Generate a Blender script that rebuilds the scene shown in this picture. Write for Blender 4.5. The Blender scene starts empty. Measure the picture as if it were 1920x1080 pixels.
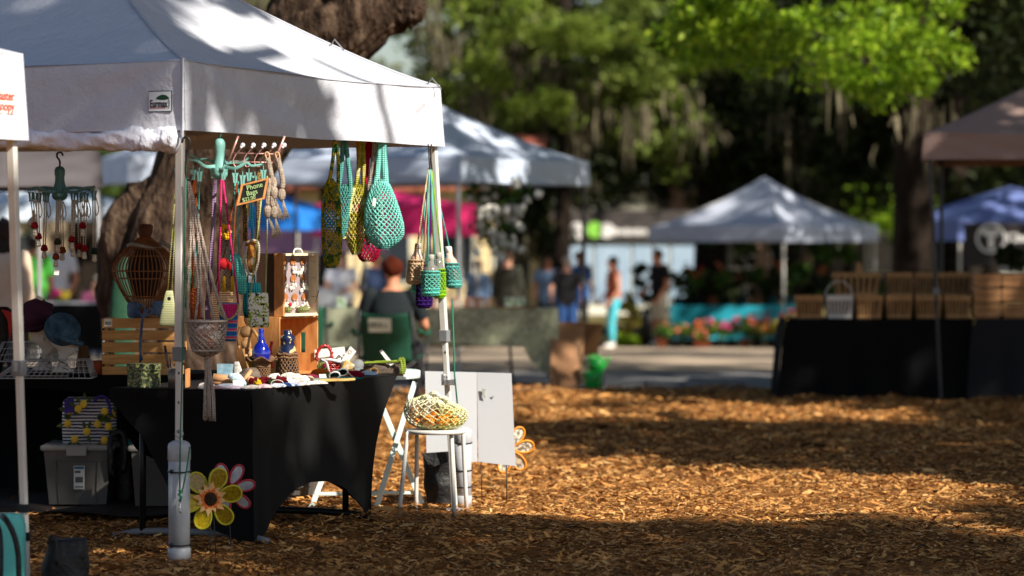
import bpy, bmesh, math, random
import numpy as np
from mathutils import Vector, Matrix, noise
R = math.radians
random.seed(7)
SC = bpy.context.scene
COL = SC.collection
# ------------------------------------------------------------------ camera, world, sun, exposure
CAMZ, F = 1.5, 6000.0                     # camera height; focal length in pixels of the 1920 px photograph
cam_d = bpy.data.cameras.new('camera')
cam = bpy.data.objects.new('camera', cam_d); COL.objects.link(cam)
cam.location = (0, 0, CAMZ); cam.rotation_euler = (R(90), 0, 0)
cam_d.sensor_width = 36; cam_d.lens = F * 36 / 1920
cam_d.shift_y = -100 / 1920
cam_d.clip_start = .1; cam_d.clip_end = 2000
cam_d.dof.use_dof = True; cam_d.dof.focus_distance = 15.9; cam_d.dof.aperture_fstop = 1.9
cam_d.dof.aperture_blades = 9
SC.camera = cam
SUN_AZ, SUN_EL = math.atan2(-.66, .75), R(38)
S = Vector((math.cos(SUN_AZ) * math.cos(SUN_EL), math.sin(SUN_AZ) * math.cos(SUN_EL), math.sin(SUN_EL)))   # towards the sun
wd = bpy.data.worlds.new('World'); SC.world = wd; wd.use_nodes = True
wn = wd.node_tree
sky = wn.nodes.new('ShaderNodeTexSky'); sky.sky_type = 'NISHITA'; sky.sun_disc = False
sky.sun_elevation = SUN_EL; sky.sun_rotation = math.atan2(S.x, S.y)
sky.air_density = 1.0; sky.dust_density = 1.0
bg = wn.nodes['Background']; bg.inputs['Strength'].default_value = .06
wn.links.new(sky.outputs[0], bg.inputs['Color'])
sun_d = bpy.data.lights.new('sun', 'SUN'); sun_d.energy = 5; sun_d.angle = R(.7); sun_d.color = (1, .92, .80)
sun = bpy.data.objects.new('sun', sun_d); COL.objects.link(sun)
sun.rotation_euler = S.to_track_quat('Z', 'Y').to_euler()
SC.view_settings.view_transform = 'Standard'; SC.view_settings.look = 'None'
SC.view_settings.exposure = .8; SC.view_settings.gamma = 1
SC.cycles.use_denoising = True
SC.cycles.max_bounces = 6; SC.cycles.diffuse_bounces = 3; SC.cycles.transparent_max_bounces = 12
SC.cycles.sample_clamp_indirect = 4
# ------------------------------------------------------------------ geometry helpers
def W(px, py, Y): return Vector(((px - 960) / F * Y, Y, CAMZ + (440 - py) / F * Y))
def gz(Y): return 0.0 if Y < 36 else max(-.6, -.025 * (Y - 36))
def G(px, Y): return Vector(((px - 960) / F * Y, Y, gz(Y)))
def V(*a): return Vector(a)
def lerp(a, b, t): return a + (b - a) * t
class MB:
    """collects shapes into one mesh"""
    def __init__(s, M=None): s.v = []; s.f = []; s.m = []; s.M = M; s.cur = 0
    def add(s, vs, fs):
        o = len(s.v)
        for p in vs:
            p = Vector(p); s.v.append(s.M @ p if s.M else p)
        for f in fs: s.f.append([i + o for i in f]); s.m.append(s.cur)
        return s
    def box(s, c, sz, rot=None):
        c = Vector(c); h = [x / 2 for x in sz]; vs = []
        for x in (-1, 1):
            for y in (-1, 1):
                for z in (-1, 1):
                    p = Vector((x * h[0], y * h[1], z * h[2]))
                    vs.append(c + (rot @ p if rot else p))
        return s.add(vs, [(0, 1, 3, 2), (4, 6, 7, 5), (0, 4, 5, 1), (2, 3, 7, 6), (0, 2, 6, 4), (1, 5, 7, 3)])
    def beam(s, a, b, w, d=None, up=(0, 0, 1)):
        a = Vector(a); b = Vector(b); d = d or w; z = (b - a); L = z.length; z.normalize()
        up = Vector(up)
        if abs(z.dot(up)) > .95: up = Vector((1, 0, 0))
        x = up.cross(z).normalized(); y = z.cross(x)
        rot = Matrix((x, y, z)).transposed()
        return s.box((a + b) / 2, (w, d, L), rot)
    def tube(s, pts, r, n=8, closed=False, cap=True, wob=0, seed=0, wf=3.0, ridge=0):
        pts = [Vector(p) for p in pts]; k = len(pts)
        rs = r if isinstance(r, (list, tuple)) else [r] * k
        vs = []; fs = []; px = None
        for i, p in enumerate(pts):
            if closed: t = pts[(i + 1) % k] - pts[i - 1]
            else: t = pts[min(i + 1, k - 1)] - pts[max(i - 1, 0)]
            if t.length < 1e-9: t = Vector((0, 0, 1))
            t.normalize()
            if px is None:
                a = Vector((0, 0, 1)) if abs(t.z) < .9 else Vector((1, 0, 0)); px = a.cross(t).normalized()
            else:
                px = px - t * px.dot(t)
                if px.length < 1e-6: px = t.orthogonal()
                px.normalize()
            py = t.cross(px)
            for j in range(n):
                a = 2 * math.pi * j / n; rr = rs[i]
                if wob:
                    q = p * wf / max(rr, .001) * .3 + Vector((math.cos(a), math.sin(a), seed * 7.3)) * 1.2
                    rr *= 1 + wob * noise.noise(q) + wob * .5 * noise.noise(q * 2.7)
                    if ridge: rr *= 1 + ridge * (abs(noise.noise(Vector((math.cos(a) * 5.5, math.sin(a) * 5.5, p.z * .9 + p.x * .9 + seed)))) * 2 - .5)
                vs.append(p + px * (rr * math.cos(a)) + py * (rr * math.sin(a)))
        for i in range(k if closed else k - 1):
            for j in range(n):
                a = i * n + j; b = i * n + (j + 1) % n; c = ((i + 1) % k) * n + (j + 1) % n; d = ((i + 1) % k) * n + j
                fs.append((a, b, c, d))
        if cap and not closed:
            fs.append(tuple(range(n - 1, -1, -1))); fs.append(tuple((k - 1) * n + j for j in range(n)))
        return s.add(vs, fs)
    def lathe(s, prof, n=20, c=(0, 0, 0), sx=1, sy=1, cap=True):
        c = Vector(c); vs = []; fs = []; k = len(prof)
        for r, z in prof:
            for j in range(n):
                a = 2 * math.pi * j / n; vs.append(c + Vector((r * math.cos(a) * sx, r * math.sin(a) * sy, z)))
        for i in range(k - 1):
            for j in range(n):
                fs.append((i * n + j, i * n + (j + 1) % n, (i + 1) * n + (j + 1) % n, (i + 1) * n + j))
        if cap: fs.append(tuple(range(n - 1, -1, -1))); fs.append(tuple((k - 1) * n + j for j in range(n)))
        return s.add(vs, fs)
    def ball(s, c, r, nu=14, nv=9, rot=None, wob=0, seed=0):
        c = Vector(c); r = (r, r, r) if not isinstance(r, (tuple, list)) else r; vs = []; fs = []
        for i in range(nv + 1):
            th = math.pi * i / nv
            for j in range(nu):
                a = 2 * math.pi * j / nu
                d = Vector((math.sin(th) * math.cos(a), math.sin(th) * math.sin(a), math.cos(th)))
                k = 1 + (wob * noise.noise(d * 1.8 + Vector((seed * 3.7, seed, 0))) if wob else 0)
                p = Vector((d.x * r[0], d.y * r[1], d.z * r[2])) * k
                vs.append(c + (rot @ p if rot else p))
        for i in range(nv):
            for j in range(nu):
                fs.append((i * nu + j, (i + 1) * nu + j, (i + 1) * nu + (j + 1) % nu, i * nu + (j + 1) % nu))
        return s.add(vs, fs)
    def prism(s, poly, off):
        """polygon (list of points) extruded by the vector off"""
        poly = [Vector(p) for p in poly]; off = Vector(off); n = len(poly)
        fs = [tuple(range(n)), tuple(range(2 * n - 1, n - 1, -1))]
        fs += [(i, i + n, (i + 1) % n + n, (i + 1) % n) for i in range(n)]
        return s.add(poly + [p + off for p in poly], fs)
    def grid(s, fn, nu, nv):
        vs = [fn(i / nu, j / nv) for j in range(nv + 1) for i in range(nu + 1)]
        fs = [(j * (nu + 1) + i, j * (nu + 1) + i + 1, (j + 1) * (nu + 1) + i + 1, (j + 1) * (nu + 1) + i) for j in range(nv) for i in range(nu)]
        return s.add(vs, fs)
    def quad(s, a, b, c, d): return s.add([a, b, c, d], [(0, 1, 2, 3)])
def fixnormals(me):
    bm = bmesh.new(); bm.from_mesh(me); bmesh.ops.remove_doubles(bm, verts=bm.verts, dist=1e-5)
    bmesh.ops.recalc_face_normals(bm, faces=bm.faces); bm.to_mesh(me); bm.free()
def obj(name, mb, mat, parent=None, smooth=True, bevel=0, solid=0, label=None, fix=False, sharp=None):
    me = bpy.data.meshes.new(name); me.from_pydata([tuple(v) for v in mb.v], [], mb.f)
    mats = mat if isinstance(mat, (list, tuple)) else [mat]
    for m in mats: me.materials.append(m)
    if len(mats) > 1: me.polygons.foreach_set('material_index', mb.m)
    if fix: fixnormals(me)
    if smooth: me.polygons.foreach_set('use_smooth', [True] * len(me.polygons))
    me.update()
    o = bpy.data.objects.new(name, me); COL.objects.link(o)
    if parent: o.parent = parent
    if label: o['label'] = label
    if solid:
        md = o.modifiers.new('solid', 'SOLIDIFY'); md.thickness = solid; md.offset = 0
    if bevel:
        md = o.modifiers.new('bevel', 'BEVEL'); md.width = bevel; md.segments = 2; md.limit_method = 'ANGLE'; md.angle_limit = R(40)
    return o
def npmesh(name, v, q, mats, parent=None):
    me = bpy.data.meshes.new(name); n, m = len(v), len(q); k = q.shape[1]
    me.vertices.add(n); me.vertices.foreach_set('co', np.asarray(v, np.float32).ravel())
    me.loops.add(m * k); me.loops.foreach_set('vertex_index', np.asarray(q, np.int32).ravel())
    me.polygons.add(m); me.polygons.foreach_set('loop_start', np.arange(0, m * k, k, dtype=np.int32))
    me.update(calc_edges=True)
    for mm in (mats if isinstance(mats, (list, tuple)) else [mats]): me.materials.append(mm)
    o = bpy.data.objects.new(name, me); COL.objects.link(o)
    if parent: o.parent = parent
    return o
def tag(o, label, cat, group=None):
    o['label'] = label; o['category'] = cat
    if group: o['group'] = group
    return o
def thing(name, label, cat, loc=(0, 0, 0), group=None, rz=0):
    o = bpy.data.objects.new(name, None); COL.objects.link(o); o.location = loc; o.rotation_euler = (0, 0, rz)
    o.empty_display_size = .1
    return tag(o, label, cat, group)
def struct(o, kind='structure'): o['kind'] = kind; return o
def copy_tree(o, parent=None):
    c = o.copy(); COL.objects.link(c)
    if parent: c.parent = parent
    for ch in list(o.children): copy_tree(ch, c)
    return c
def text(s, size, mat, parent, loc, rot=(R(90), 0, 0), name='lettering', ext=.0006, sx=1, ax='LEFT', bold=0):
    cu = bpy.data.curves.new(name, 'FONT'); cu.body = s; cu.size = size; cu.extrude = ext; cu.align_x = ax; cu.align_y = 'CENTER'; cu.offset = bold
    t = bpy.data.objects.new(name, cu); COL.objects.link(t)
    me = bpy.data.meshes.new_from_object(t.evaluated_get(bpy.context.evaluated_depsgraph_get())); bpy.data.objects.remove(t)
    me.materials.clear(); me.materials.append(mat)
    o = bpy.data.objects.new(name, me); COL.objects.link(o); o.parent = parent; o.location = loc; o.rotation_euler = rot; o.scale = (sx, 1, 1)
    return o
# ------------------------------------------------------------------ materials
def srgb(*c):
    return tuple((x / 255 / 12.92 if x / 255 <= .04045 else ((x / 255 + .055) / 1.055) ** 2.4) for x in c)
MATS = {}
def newmat(name):
    m = bpy.data.materials.new(name); m.use_nodes = True; nt = m.node_tree
    return m, nt, nt.nodes['Principled BSDF']
def node(nt, t, **kw):
    n = nt.nodes.new(t)
    for k, v in kw.items():
        if k in n.inputs: n.inputs[k].default_value = v
        else: setattr(n, k, v)
    return n
def ramp(nt, stops, mode='LINEAR'):
    n = nt.nodes.new('ShaderNodeValToRGB'); cr = n.color_ramp; cr.interpolation = mode
    cr.elements[0].position = stops[0][0]; cr.elements[0].color = (*stops[0][1], 1)
    cr.elements[1].position = stops[-1][0]; cr.elements[1].color = (*stops[-1][1], 1)
    for p, c in stops[1:-1]:
        e = cr.elements.new(p); e.color = (*c, 1)
    return n
def M(name, col=(128, 128, 128), rough=.6, var=.18, vs=6, bump=0, bs=60, metal=0, spec=.4, stops=None, coord='Object', mode='LINEAR', stretch=(1, 1, 1), kind='noise', detail=4, trans=0, coat=0, bdist=.01):
    """procedural material: colour varied by noise (or a colour ramp over noise / waves), optional bump"""
    if name in MATS: return MATS[name]
    m, nt, b = newmat(name); L = nt.links
    tc = node(nt, 'ShaderNodeTexCoord'); mp = node(nt, 'ShaderNodeMapping'); mp.inputs['Scale'].default_value = stretch
    L.new(tc.outputs[coord], mp.inputs['Vector'])
    c = srgb(*col)
    if stops is None:
        stops = [(.25, tuple(x * (1 - var) for x in c)), (.75, tuple(min(1, x * (1 + var)) for x in c))]
    else: stops = [(p, srgb(*k)) for p, k in stops]
    if kind == 'noise':
        tx = node(nt, 'ShaderNodeTexNoise', Scale=vs, Detail=detail, Roughness=.6); out = tx.outputs[0]
    elif kind == 'wave':
        tx = node(nt, 'ShaderNodeTexWave', Scale=vs, Distortion=1.5, Detail=2); tx.bands_direction = 'Z'; out = tx.outputs[1]
    elif kind == 'saw':
        tx = node(nt, 'ShaderNodeTexWave', Scale=vs, Distortion=.3); tx.bands_direction = 'Z'; tx.wave_profile = 'SAW'; out = tx.outputs[1]
    elif kind == 'voronoi':
        tx = node(nt, 'ShaderNodeTexVoronoi', Scale=vs); sp = node(nt, 'ShaderNodeSeparateColor'); L.new(tx.outputs['Color'], sp.inputs[0]); out = sp.outputs[0]
    elif kind == 'island':
        tx = node(nt, 'ShaderNodeNewGeometry'); out = tx.outputs['Random Per Island']
    if kind != 'island': L.new(mp.outputs[0], tx.inputs['Vector'])
    rp = ramp(nt, stops, mode); L.new(out, rp.inputs[0]); L.new(rp.outputs[0], b.inputs['Base Color'])
    b.inputs['Roughness'].default_value = rough; b.inputs['Metallic'].default_value = metal; b.inputs['Specular IOR Level'].default_value = spec
    if coat: b.inputs['Coat Weight'].default_value = coat
    if bump:
        n2 = node(nt, 'ShaderNodeTexNoise', Scale=bs, Detail=5, Roughness=.6); L.new(mp.outputs[0], n2.inputs['Vector'])
        bp = node(nt, 'ShaderNodeBump', Strength=bump, Distance=bdist); L.new(n2.outputs[0], bp.inputs['Height']); L.new(bp.outputs[0], b.inputs['Normal'])
    if trans:
        tr = node(nt, 'ShaderNodeBsdfTranslucent'); L.new(rp.outputs[0], tr.inputs[0])
        mx = node(nt, 'ShaderNodeMixShader', Fac=trans); L.new(b.outputs[0], mx.inputs[1]); L.new(tr.outputs[0], mx.inputs[2])
        L.new(mx.outputs[0], nt.nodes['Material Output'].inputs[0])
    MATS[name] = m
    return m
def yarn(name, col, col2=None, s=90, var=.2, stops=None, vs=14, mode='LINEAR'):
    """crocheted yarn: rows of stitches as bump over a coloured base"""
    if name in MATS: return MATS[name]
    st = stops or ([(.35, col), (.65, col2)] if col2 else None)
    m = M(name, col, .9, var, vs, stops=st, spec=.1, mode=mode); nt = m.node_tree; L = nt.links; b = nt.nodes['Principled BSDF']
    tc = node(nt, 'ShaderNodeTexCoord'); sp = node(nt, 'ShaderNodeSeparateXYZ'); L.new(tc.outputs['Object'], sp.inputs[0])
    def mth(op, a, bb=None):
        n = node(nt, 'ShaderNodeMath'); n.operation = op
        if isinstance(a, (int, float)): n.inputs[0].default_value = a
        else: L.new(a, n.inputs[0])
        if bb is not None:
            if isinstance(bb, (int, float)): n.inputs[1].default_value = bb
            else: L.new(bb, n.inputs[1])
        return n.outputs[0]
    xx = mth('MULTIPLY', mth('ADD', sp.outputs[0], sp.outputs[1]), s * 6.28)
    zz = mth('MULTIPLY', sp.outputs[2], s * 6.28)
    h = mth('MULTIPLY', mth('ABSOLUTE', mth('SINE', mth('MULTIPLY', xx, .5))), mth('ABSOLUTE', mth('SINE', mth('MULTIPLY', zz, .5))))
    bp = node(nt, 'ShaderNodeBump', Strength=.9, Distance=.004); L.new(h, bp.inputs['Height']); L.new(bp.outputs[0], b.inputs['Normal'])
    return m
def glass(name, col=(255, 255, 255), rough=.02, alpha=.25):
    if name in MATS: return MATS[name]
    m, nt, b = newmat(name)
    b.inputs['Base Color'].default_value = (*srgb(*col), 1); b.inputs['Roughness'].default_value = rough
    b.inputs['Alpha'].default_value = alpha; b.inputs['Specular IOR Level'].default_value = .6
    MATS[name] = m
    return m
wood_stretch = (1, 1, 12)
m_white_cloth = M('white_canopy_cloth', (192, 195, 204), .75, .03, 3, bump=.5, bs=7, bdist=.05, spec=.2)
m_blue_cloth = M('bluish_canopy_cloth', (190, 202, 222), .75, .04, 2, spec=.2)
m_brown_cloth = M('brown_canopy_cloth', (160, 136, 128), .8, .06, 2, spec=.2)
m_royal = M('royal_blue_cloth', (104, 120, 176), .8, .06, 2, spec=.2)
m_black = M('black_spandex', (8, 8, 9), .85, .15, 4, bump=.1, bs=40, spec=.25)
m_blackcloth = M('black_table_linen', (10, 10, 12), .9, .15, 4, spec=.15)
m_pole_white = M('white_painted_steel', (206, 203, 196), .38, .06, 12, spec=.5)
m_pole_grey = M('grey_painted_steel', (172, 174, 178), .35, .08, 12, metal=.5)
m_pole_dark = M('dark_painted_steel', (60, 58, 60), .4, .1, 12)
m_plastic_black = M('black_plastic', (16, 16, 17), .45, .1, 20)
m_plastic_grey = M('grey_plastic', (120, 122, 126), .5, .1, 20)
m_steel = M('steel', (170, 172, 175), .3, .05, 20, metal=.9)
m_paper = M('white_card', (232, 230, 222), .8, .03, 20)
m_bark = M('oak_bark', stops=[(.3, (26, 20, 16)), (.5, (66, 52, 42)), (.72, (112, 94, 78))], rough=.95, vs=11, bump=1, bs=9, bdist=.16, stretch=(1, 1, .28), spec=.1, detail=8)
m_bark_dark = M('shaded_oak_bark', stops=[(.3, (18, 15, 12)), (.55, (38, 31, 26)), (.75, (64, 53, 44))], rough=.95, vs=6, bump=1, bs=12, bdist=.06, stretch=(1, 1, .35), spec=.1, detail=8)  # bark darkened, the shade on the trunks is put into the colour
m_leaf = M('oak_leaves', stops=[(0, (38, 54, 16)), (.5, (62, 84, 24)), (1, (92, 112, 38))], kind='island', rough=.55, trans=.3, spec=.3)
m_leaf_sun = M('sunlit_oak_leaves', stops=[(0, (70, 86, 30)), (.5, (104, 124, 46)), (1, (136, 146, 70))], kind='island', rough=.55, trans=.35, spec=.3)  # lighter copy of the oak leaves, sunlight put into the colour
m_leaf_lime = M('sunlit_lime_leaves', stops=[(0, (84, 116, 18)), (.5, (126, 164, 30)), (1, (176, 198, 56))], kind='island', rough=.5, trans=.42, spec=.3)  # lime tone carries the sunlight on the oak foliage in its colour
m_leaf_dark = M('shaded_oak_leaves', stops=[(0, (24, 34, 14)), (.5, (38, 50, 20)), (1, (62, 70, 30))], kind='island', rough=.6, trans=.2, spec=.2)  # darker copy of the oak leaves, shade put into the colour
m_leaf_plant = M('potted_plant_leaves', stops=[(0, (30, 66, 22)), (.5, (58, 100, 34)), (1, (120, 150, 52))], kind='island', rough=.4, trans=.3, spec=.4)
m_moss = M('spanish_moss', stops=[(0, (78, 74, 60)), (1, (128, 120, 98))], kind='island', rough=.95, trans=.25, spec=.05)
m_twig = M('twigs', (60, 48, 38), .9, .2, 10)
# ------------------------------------------------------------------ ground, path, mulch
def strip(name, rows, x0, x1, mat, lift=0, nx=1):
    mb = MB(); vs = []; fs = []
    for i, (y, z) in enumerate(rows):
        for k in range(nx + 1): vs.append((lerp(x0, x1, k / nx), y, z + lift))
    for i in range(len(rows) - 1):
        for k in range(nx): a = i * (nx + 1) + k; fs.append((a, a + 1, a + nx + 2, a + nx + 1))
    mb.add(vs, fs)
    return struct(obj(name, mb, mat, smooth=False))
m_ground = M('dry_grass_ground', stops=[(.3, (70, 62, 34)), (.5, (104, 96, 56)), (.7, (132, 112, 74))], rough=.95, vs=.8, coord='Object', bump=.4, bs=12, spec=.1, detail=8)
m_mulchbed = M('mulch_bed', stops=[(.3, (70, 42, 22)), (.5, (134, 88, 44)), (.7, (176, 122, 64))], rough=.95, vs=30, bump=.8, bs=70, spec=.1, bdist=.02, detail=6)
m_path = M('sandy_concrete', stops=[(.3, (150, 134, 116)), (.7, (186, 168, 148))], rough=.9, vs=1.4, bump=.2, bs=40, spec=.15, detail=7)
m_path_shade = M('shaded_path_tone', stops=[(.3, (100, 100, 104)), (.7, (132, 130, 130))], rough=.9, vs=2, bump=.3, bs=60, spec=.15, detail=7)
rows = [(y, gz(y)) for y in (-40, 31, 36, 42, 48, 54, 60, 90, 200, 900)]
strip('ground', rows, -500, 500, m_ground)
strip('mulch_bed', [(-20, 0), (30.9, 0)], -30, 30, m_mulchbed, .004)
strip('shaded_path', [(y, gz(y)) for y in (30.9, 35, 36)], -60, 60, m_path_shade, .005)  # near strip of the path, its shade put into the greyer colour
strip('path', [(y, gz(y)) for y in (35, 36, 42, 48, 54, 57.4)], -60, 60, m_path, .009)
# wood chips: far too many to count
m_chip = M('bark_chips', stops=[(0, (56, 36, 20)), (.13, (114, 76, 40)), (.42, (182, 124, 66)), (.8, (206, 150, 84)), (1, (214, 172, 114))], kind='island', rough=.85, spec=.2)
rg = np.random.default_rng(3)
def chips():
    n = 380000
    y = 13.0 + (31.0 - 13.0) * rg.random(n * 3) ** 1.5
    x = (rg.random(n * 3) * 2 - 1) * (y * .168 + .5)
    keep = rg.random(n * 3) < (x * 0 + (y * .168 + .5) / 5.8)
    x, y = x[keep][:n], y[keep][:n]; n = len(x)
    ln = (.010 + .032 * rg.random(n) ** 1.7 + .035 * (rg.random(n) < .05)) * (.9 + (y - 13) / 30); wd_ = ln * (.16 + .3 * rg.random(n)); a = rg.random(n) * 6.283
    tilt = rg.normal(0, .17, n); roll = rg.normal(0, .26, n)
    u = np.stack([np.cos(a) * np.cos(tilt), np.sin(a) * np.cos(tilt), np.sin(tilt)], 1)
    w = np.stack([-np.sin(a) * np.cos(roll), np.cos(a) * np.cos(roll), np.sin(roll)], 1)
    und = .012 * np.sin(x * 3.1 + y * 1.7) + .012 * np.sin(x * 7.3 - y * 4.1)
    z = .016 + und + .5 * ln * np.abs(np.sin(tilt)) + .5 * wd_ * np.abs(np.sin(roll)) + .008 * rg.random(n)
    c = np.stack([x, y, z], 1); u = u * ln[:, None] / 2; w = w * wd_[:, None] / 2
    tp = (.3 + .7 * rg.random(n))[:, None]
    v = np.stack([c - u - w * tp, c - u * .9 + w * tp, c + u + w, c + u * 1.05 - w * .8], 1).reshape(-1, 3)
    o = npmesh('wood_chips', v, np.arange(4 * n).reshape(-1, 4), m_chip)
    return struct(o, 'stuff')
chips()
# ------------------------------------------------------------------ pop-up tents
def tent(name, label, P, u, v, L, zb, zt, zp, fab, leg, lean={}, n=24, group=None, skip=(), pw=1.2, split=None, legdark=None, wr=.012):
    """four-legged pop-up canopy; P is one ground corner, u and v run along its sides"""
    u = Vector((*u, 0)).normalized(); v = Vector((*v, 0)).normalized(); z0 = P.z
    root = thing(name, label, 'tent', P, group)
    cs = [Vector((0, 0, 0)), u * L, u * L + v * L, v * L]; ctr = (u + v) * L / 2
    rf = MB(); va = MB(); sd = random.random() * 50
    for k in range(4):
        a, b = cs[k], cs[(k + 1) % 4]; nrm = (b - a).cross(Vector((0, 0, 1))).normalized()
        if nrm.dot((a + b) / 2 - ctr) < 0: nrm = -nrm
        def roof(s, t, a=a, b=b):
            p = lerp(lerp(a, b, s), ctr, t)
            z = zt + (zp - zt) * t ** pw - .10 * math.sin(math.pi * s) * t * (1 - t) * 2 - .02 * math.sin(math.pi * s) * (1 - t)
            q = p * 1.3 + Vector((sd, 0, z)); z += wr * noise.noise(q) * (1 - t) * math.sin(math.pi * s) * 1.5
            return Vector((p.x, p.y, z))
        rf.grid(roof, n, n)
        def val(s, t, a=a, b=b, nrm=nrm):
            p = lerp(a, b, s); e = math.sin(math.pi * s)
            z = zt - (zt - zb) * t - .02 * e * (1 - t)
            fold = noise.noise(Vector((s * 7 + sd, t * 1.2, k * 3.1))) * wr * 1.6 + noise.noise(Vector((s * 3 - t * 2.2, sd, t))) * wr * 2.2
            hem = .004 if .83 < t < .87 else 0
            tens = sum(.007 * math.sin(math.atan2(t * .33, q_ * L) * 13 + sd + k) * math.exp(-math.hypot(t * .33, q_ * L) / .55) * min(1, q_ * 12) for q_ in (s, 1 - s))
            off = (.004 + .018 * t) + tens * wr * 190 + fold * (.25 + t) * min(1, e * 3) - hem
            z += .003 * math.sin(s * 11 + k) * t * e; cn = max(0, (s - .97) / .03) - max(0, (.03 - s) / .03)
            return p + nrm * off + (b - a).normalized() * off * cn + Vector((0, 0, z))
        va.grid(val, n * 2, 10)
    obj('roof', rf, fab, root, fix=True)
    obj('valance', va, fab, root)
    for k, c in enumerate(cs):
        if k in skip: continue
        d = (ctr - c).normalized() * .055; dx = Vector((*lean.get(k, (0, 0)), 0)); lb = MB()
        top = c + d + Vector((0, 0, zt - .04)); bot = c + d + dx; mid = lerp(bot, top, .42)
        dr = v if abs(v.y) > abs(u.y) else u
        lb.beam(mid, top, .036, .036, up=u); lb.beam(bot, lerp(bot, top, .46), .028, .028, up=u)
        lm = (legdark or {}).get(k, leg)
        lo = obj('leg', lb, lm, root, smooth=False, bevel=.004)
        if root.name == 'canopy_tent':
            hb = MB()
            for q_ in (.08, .14, .2, .26, .32, .38): p_ = lerp(bot, top, q_); hb.box(p_ - (u + v).normalized() * 0 - V(0, .0145, 0), (.007, .004, .012))
            obj('pin_holes', hb, m_plastic_black, lo, smooth=False)
        cl = MB(); cl.beam(mid - Vector((0, 0, .035)), mid + Vector((0, 0, .03)), .05, .05, up=u); cl.box(mid + u * .03, (.02, .02, .04))
        obj('collar', cl, m_plastic_grey, lo, smooth=False, bevel=.004)
        ft = MB(); ft.box(bot + Vector((0, 0, .008)), (.09, .09, .008)); obj('foot_plate', ft, lm, lo, smooth=False)
    tr = MB()
    for k in range(4):
        a, b = cs[k], cs[(k + 1) % 4]; ia = a + (ctr - a).normalized() * .06; ib = b + (ctr - b).normalized() * .06; h = Vector((0, 0, 1)); m = (ia + ib) / 2
        for p, q in ((ia, m), (m, ib)):
            tr.beam(p + h * (zt - .05), q + h * (zb + .06), .012, .024); tr.beam(p + h * (zb + .06) + (ctr - m).normalized() * .02, q + h * (zt - .05) + (ctr - m).normalized() * .02, .012, .024)
        tr.beam(ia + h * (zt - .06), ctr + h * (zp - .12), .014, .024)
    obj('truss', tr, leg, root, smooth=False)
    return root
MP = W(345, 1050, 14.74); MP.z = 0
MU = Vector((1.116, 2.71, 0)).normalized(); MV = Vector((-MU.y, MU.x, 0)); ML = 2.93
main_tent = tent('canopy_tent', 'white pop-up tent over the crochet stall with a square black and green logo badge', MP, MU.xy, MV.xy, ML, 1.98, 2.305, 3.2, m_white_cloth, m_pole_white, lean={1: (.135, -.02), 0: (-.01, 0)}, n=40, wr=.010)
# corner seam and webbing strip on the near corner
sm = MB(); sm.beam(V(-.006, -.026, 1.93), V(-.006, -.016, 2.31), .03, .006, up=(MU - MV)); obj('corner_strap', sm, m_white_cloth, main_tent, smooth=False)
pp = MB()
for a, b in ((V(0, 0, 0), MU * ML), (V(0, 0, 0), MV * ML)):
    pp.tube([lerp(a, b, t) + V(0, 0, 2.303 - .02 * math.sin(math.pi * t)) - (MU if b == MV * ML else MV) * .006 for t in np.linspace(0, 1, 24)], .0022, 5)
for c in (V(0, 0, 0), MU * ML, MV * ML): pp.tube([lerp(c, (MU + MV) * ML / 2, t) + V(0, 0, 2.305 + .895 * t ** 1.2 + .004) for t in np.linspace(0, 1, 24)], .006, 5)
obj('seam_piping', pp, M('seam_cloth', (176, 180, 190), .8, .05), main_tent)
# hem line, logo badge on the front left valance
def on_left(s, z, off=.03): return MV * s - MU * off + Vector((0, 0, z))     # local to main_tent
bd = thing('x', '', ''); bpy.data.objects.remove(bd)
ang = math.atan2(-MV.y, -MV.x)
b0 = MB(Matrix.Rotation(ang, 4, 'Z'))
m_navy = M('navy_ink', (14, 24, 36), .6, .1); m_leafink = M('green_ink', (8, 60, 40), .6, .1); m_redink = M('red_ink', (190, 60, 50), .6, .1); m_blackink = M('black_ink', (12, 12, 14), .6, .1)
badge = MB(Matrix.Rotation(ang, 4, 'Z')); badge.box((0, 0, 0), (.122, .004, .098))
bo = obj('logo_badge', badge, m_navy, main_tent, smooth=False, bevel=.002); bo.location = on_left(.115, 2.115, .0175)
pl = MB(Matrix.Rotation(ang, 4, 'Z')); pl.box((0, -.003, 0), (.114, .003, .09)); obj('badge_panel', pl, M('badge_white', (205, 212, 218), .6, .03), bo, smooth=False)
lf = MB(Matrix.Rotation(ang, 4, 'Z'))
lp = [(-.022, .012), (-.008, .024), (.012, .031), (.032, .029), (.046, .019), (.051, .016), (.044, .010), (.026, .006), (.0, .007)]
lf.prism([(x, -.0055, z) for x, z in lp], (0, .001, 0)); lf.tube([(.047, -.0055, .012), (.051, -.0055, -.004), (.0505, -.0055, -.02), (.047, -.0055, -.032)], .0013, 6)
obj('leaf_emblem', lf, m_leafink, bo, smooth=False)
rl = MB(Matrix.Rotation(ang, 4, 'Z')); rl.box((-.01, -.0055, -.0305), (.082, .0012, .0022)); obj('underline', rl, m_redink, bo, smooth=False)
text('Eurmax', .05, m_blackink, bo, Matrix.Rotation(ang, 3, 'Z') @ V(-.051, -.006, -.012), (R(90), 0, ang), sx=.6, bold=.0008)
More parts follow.
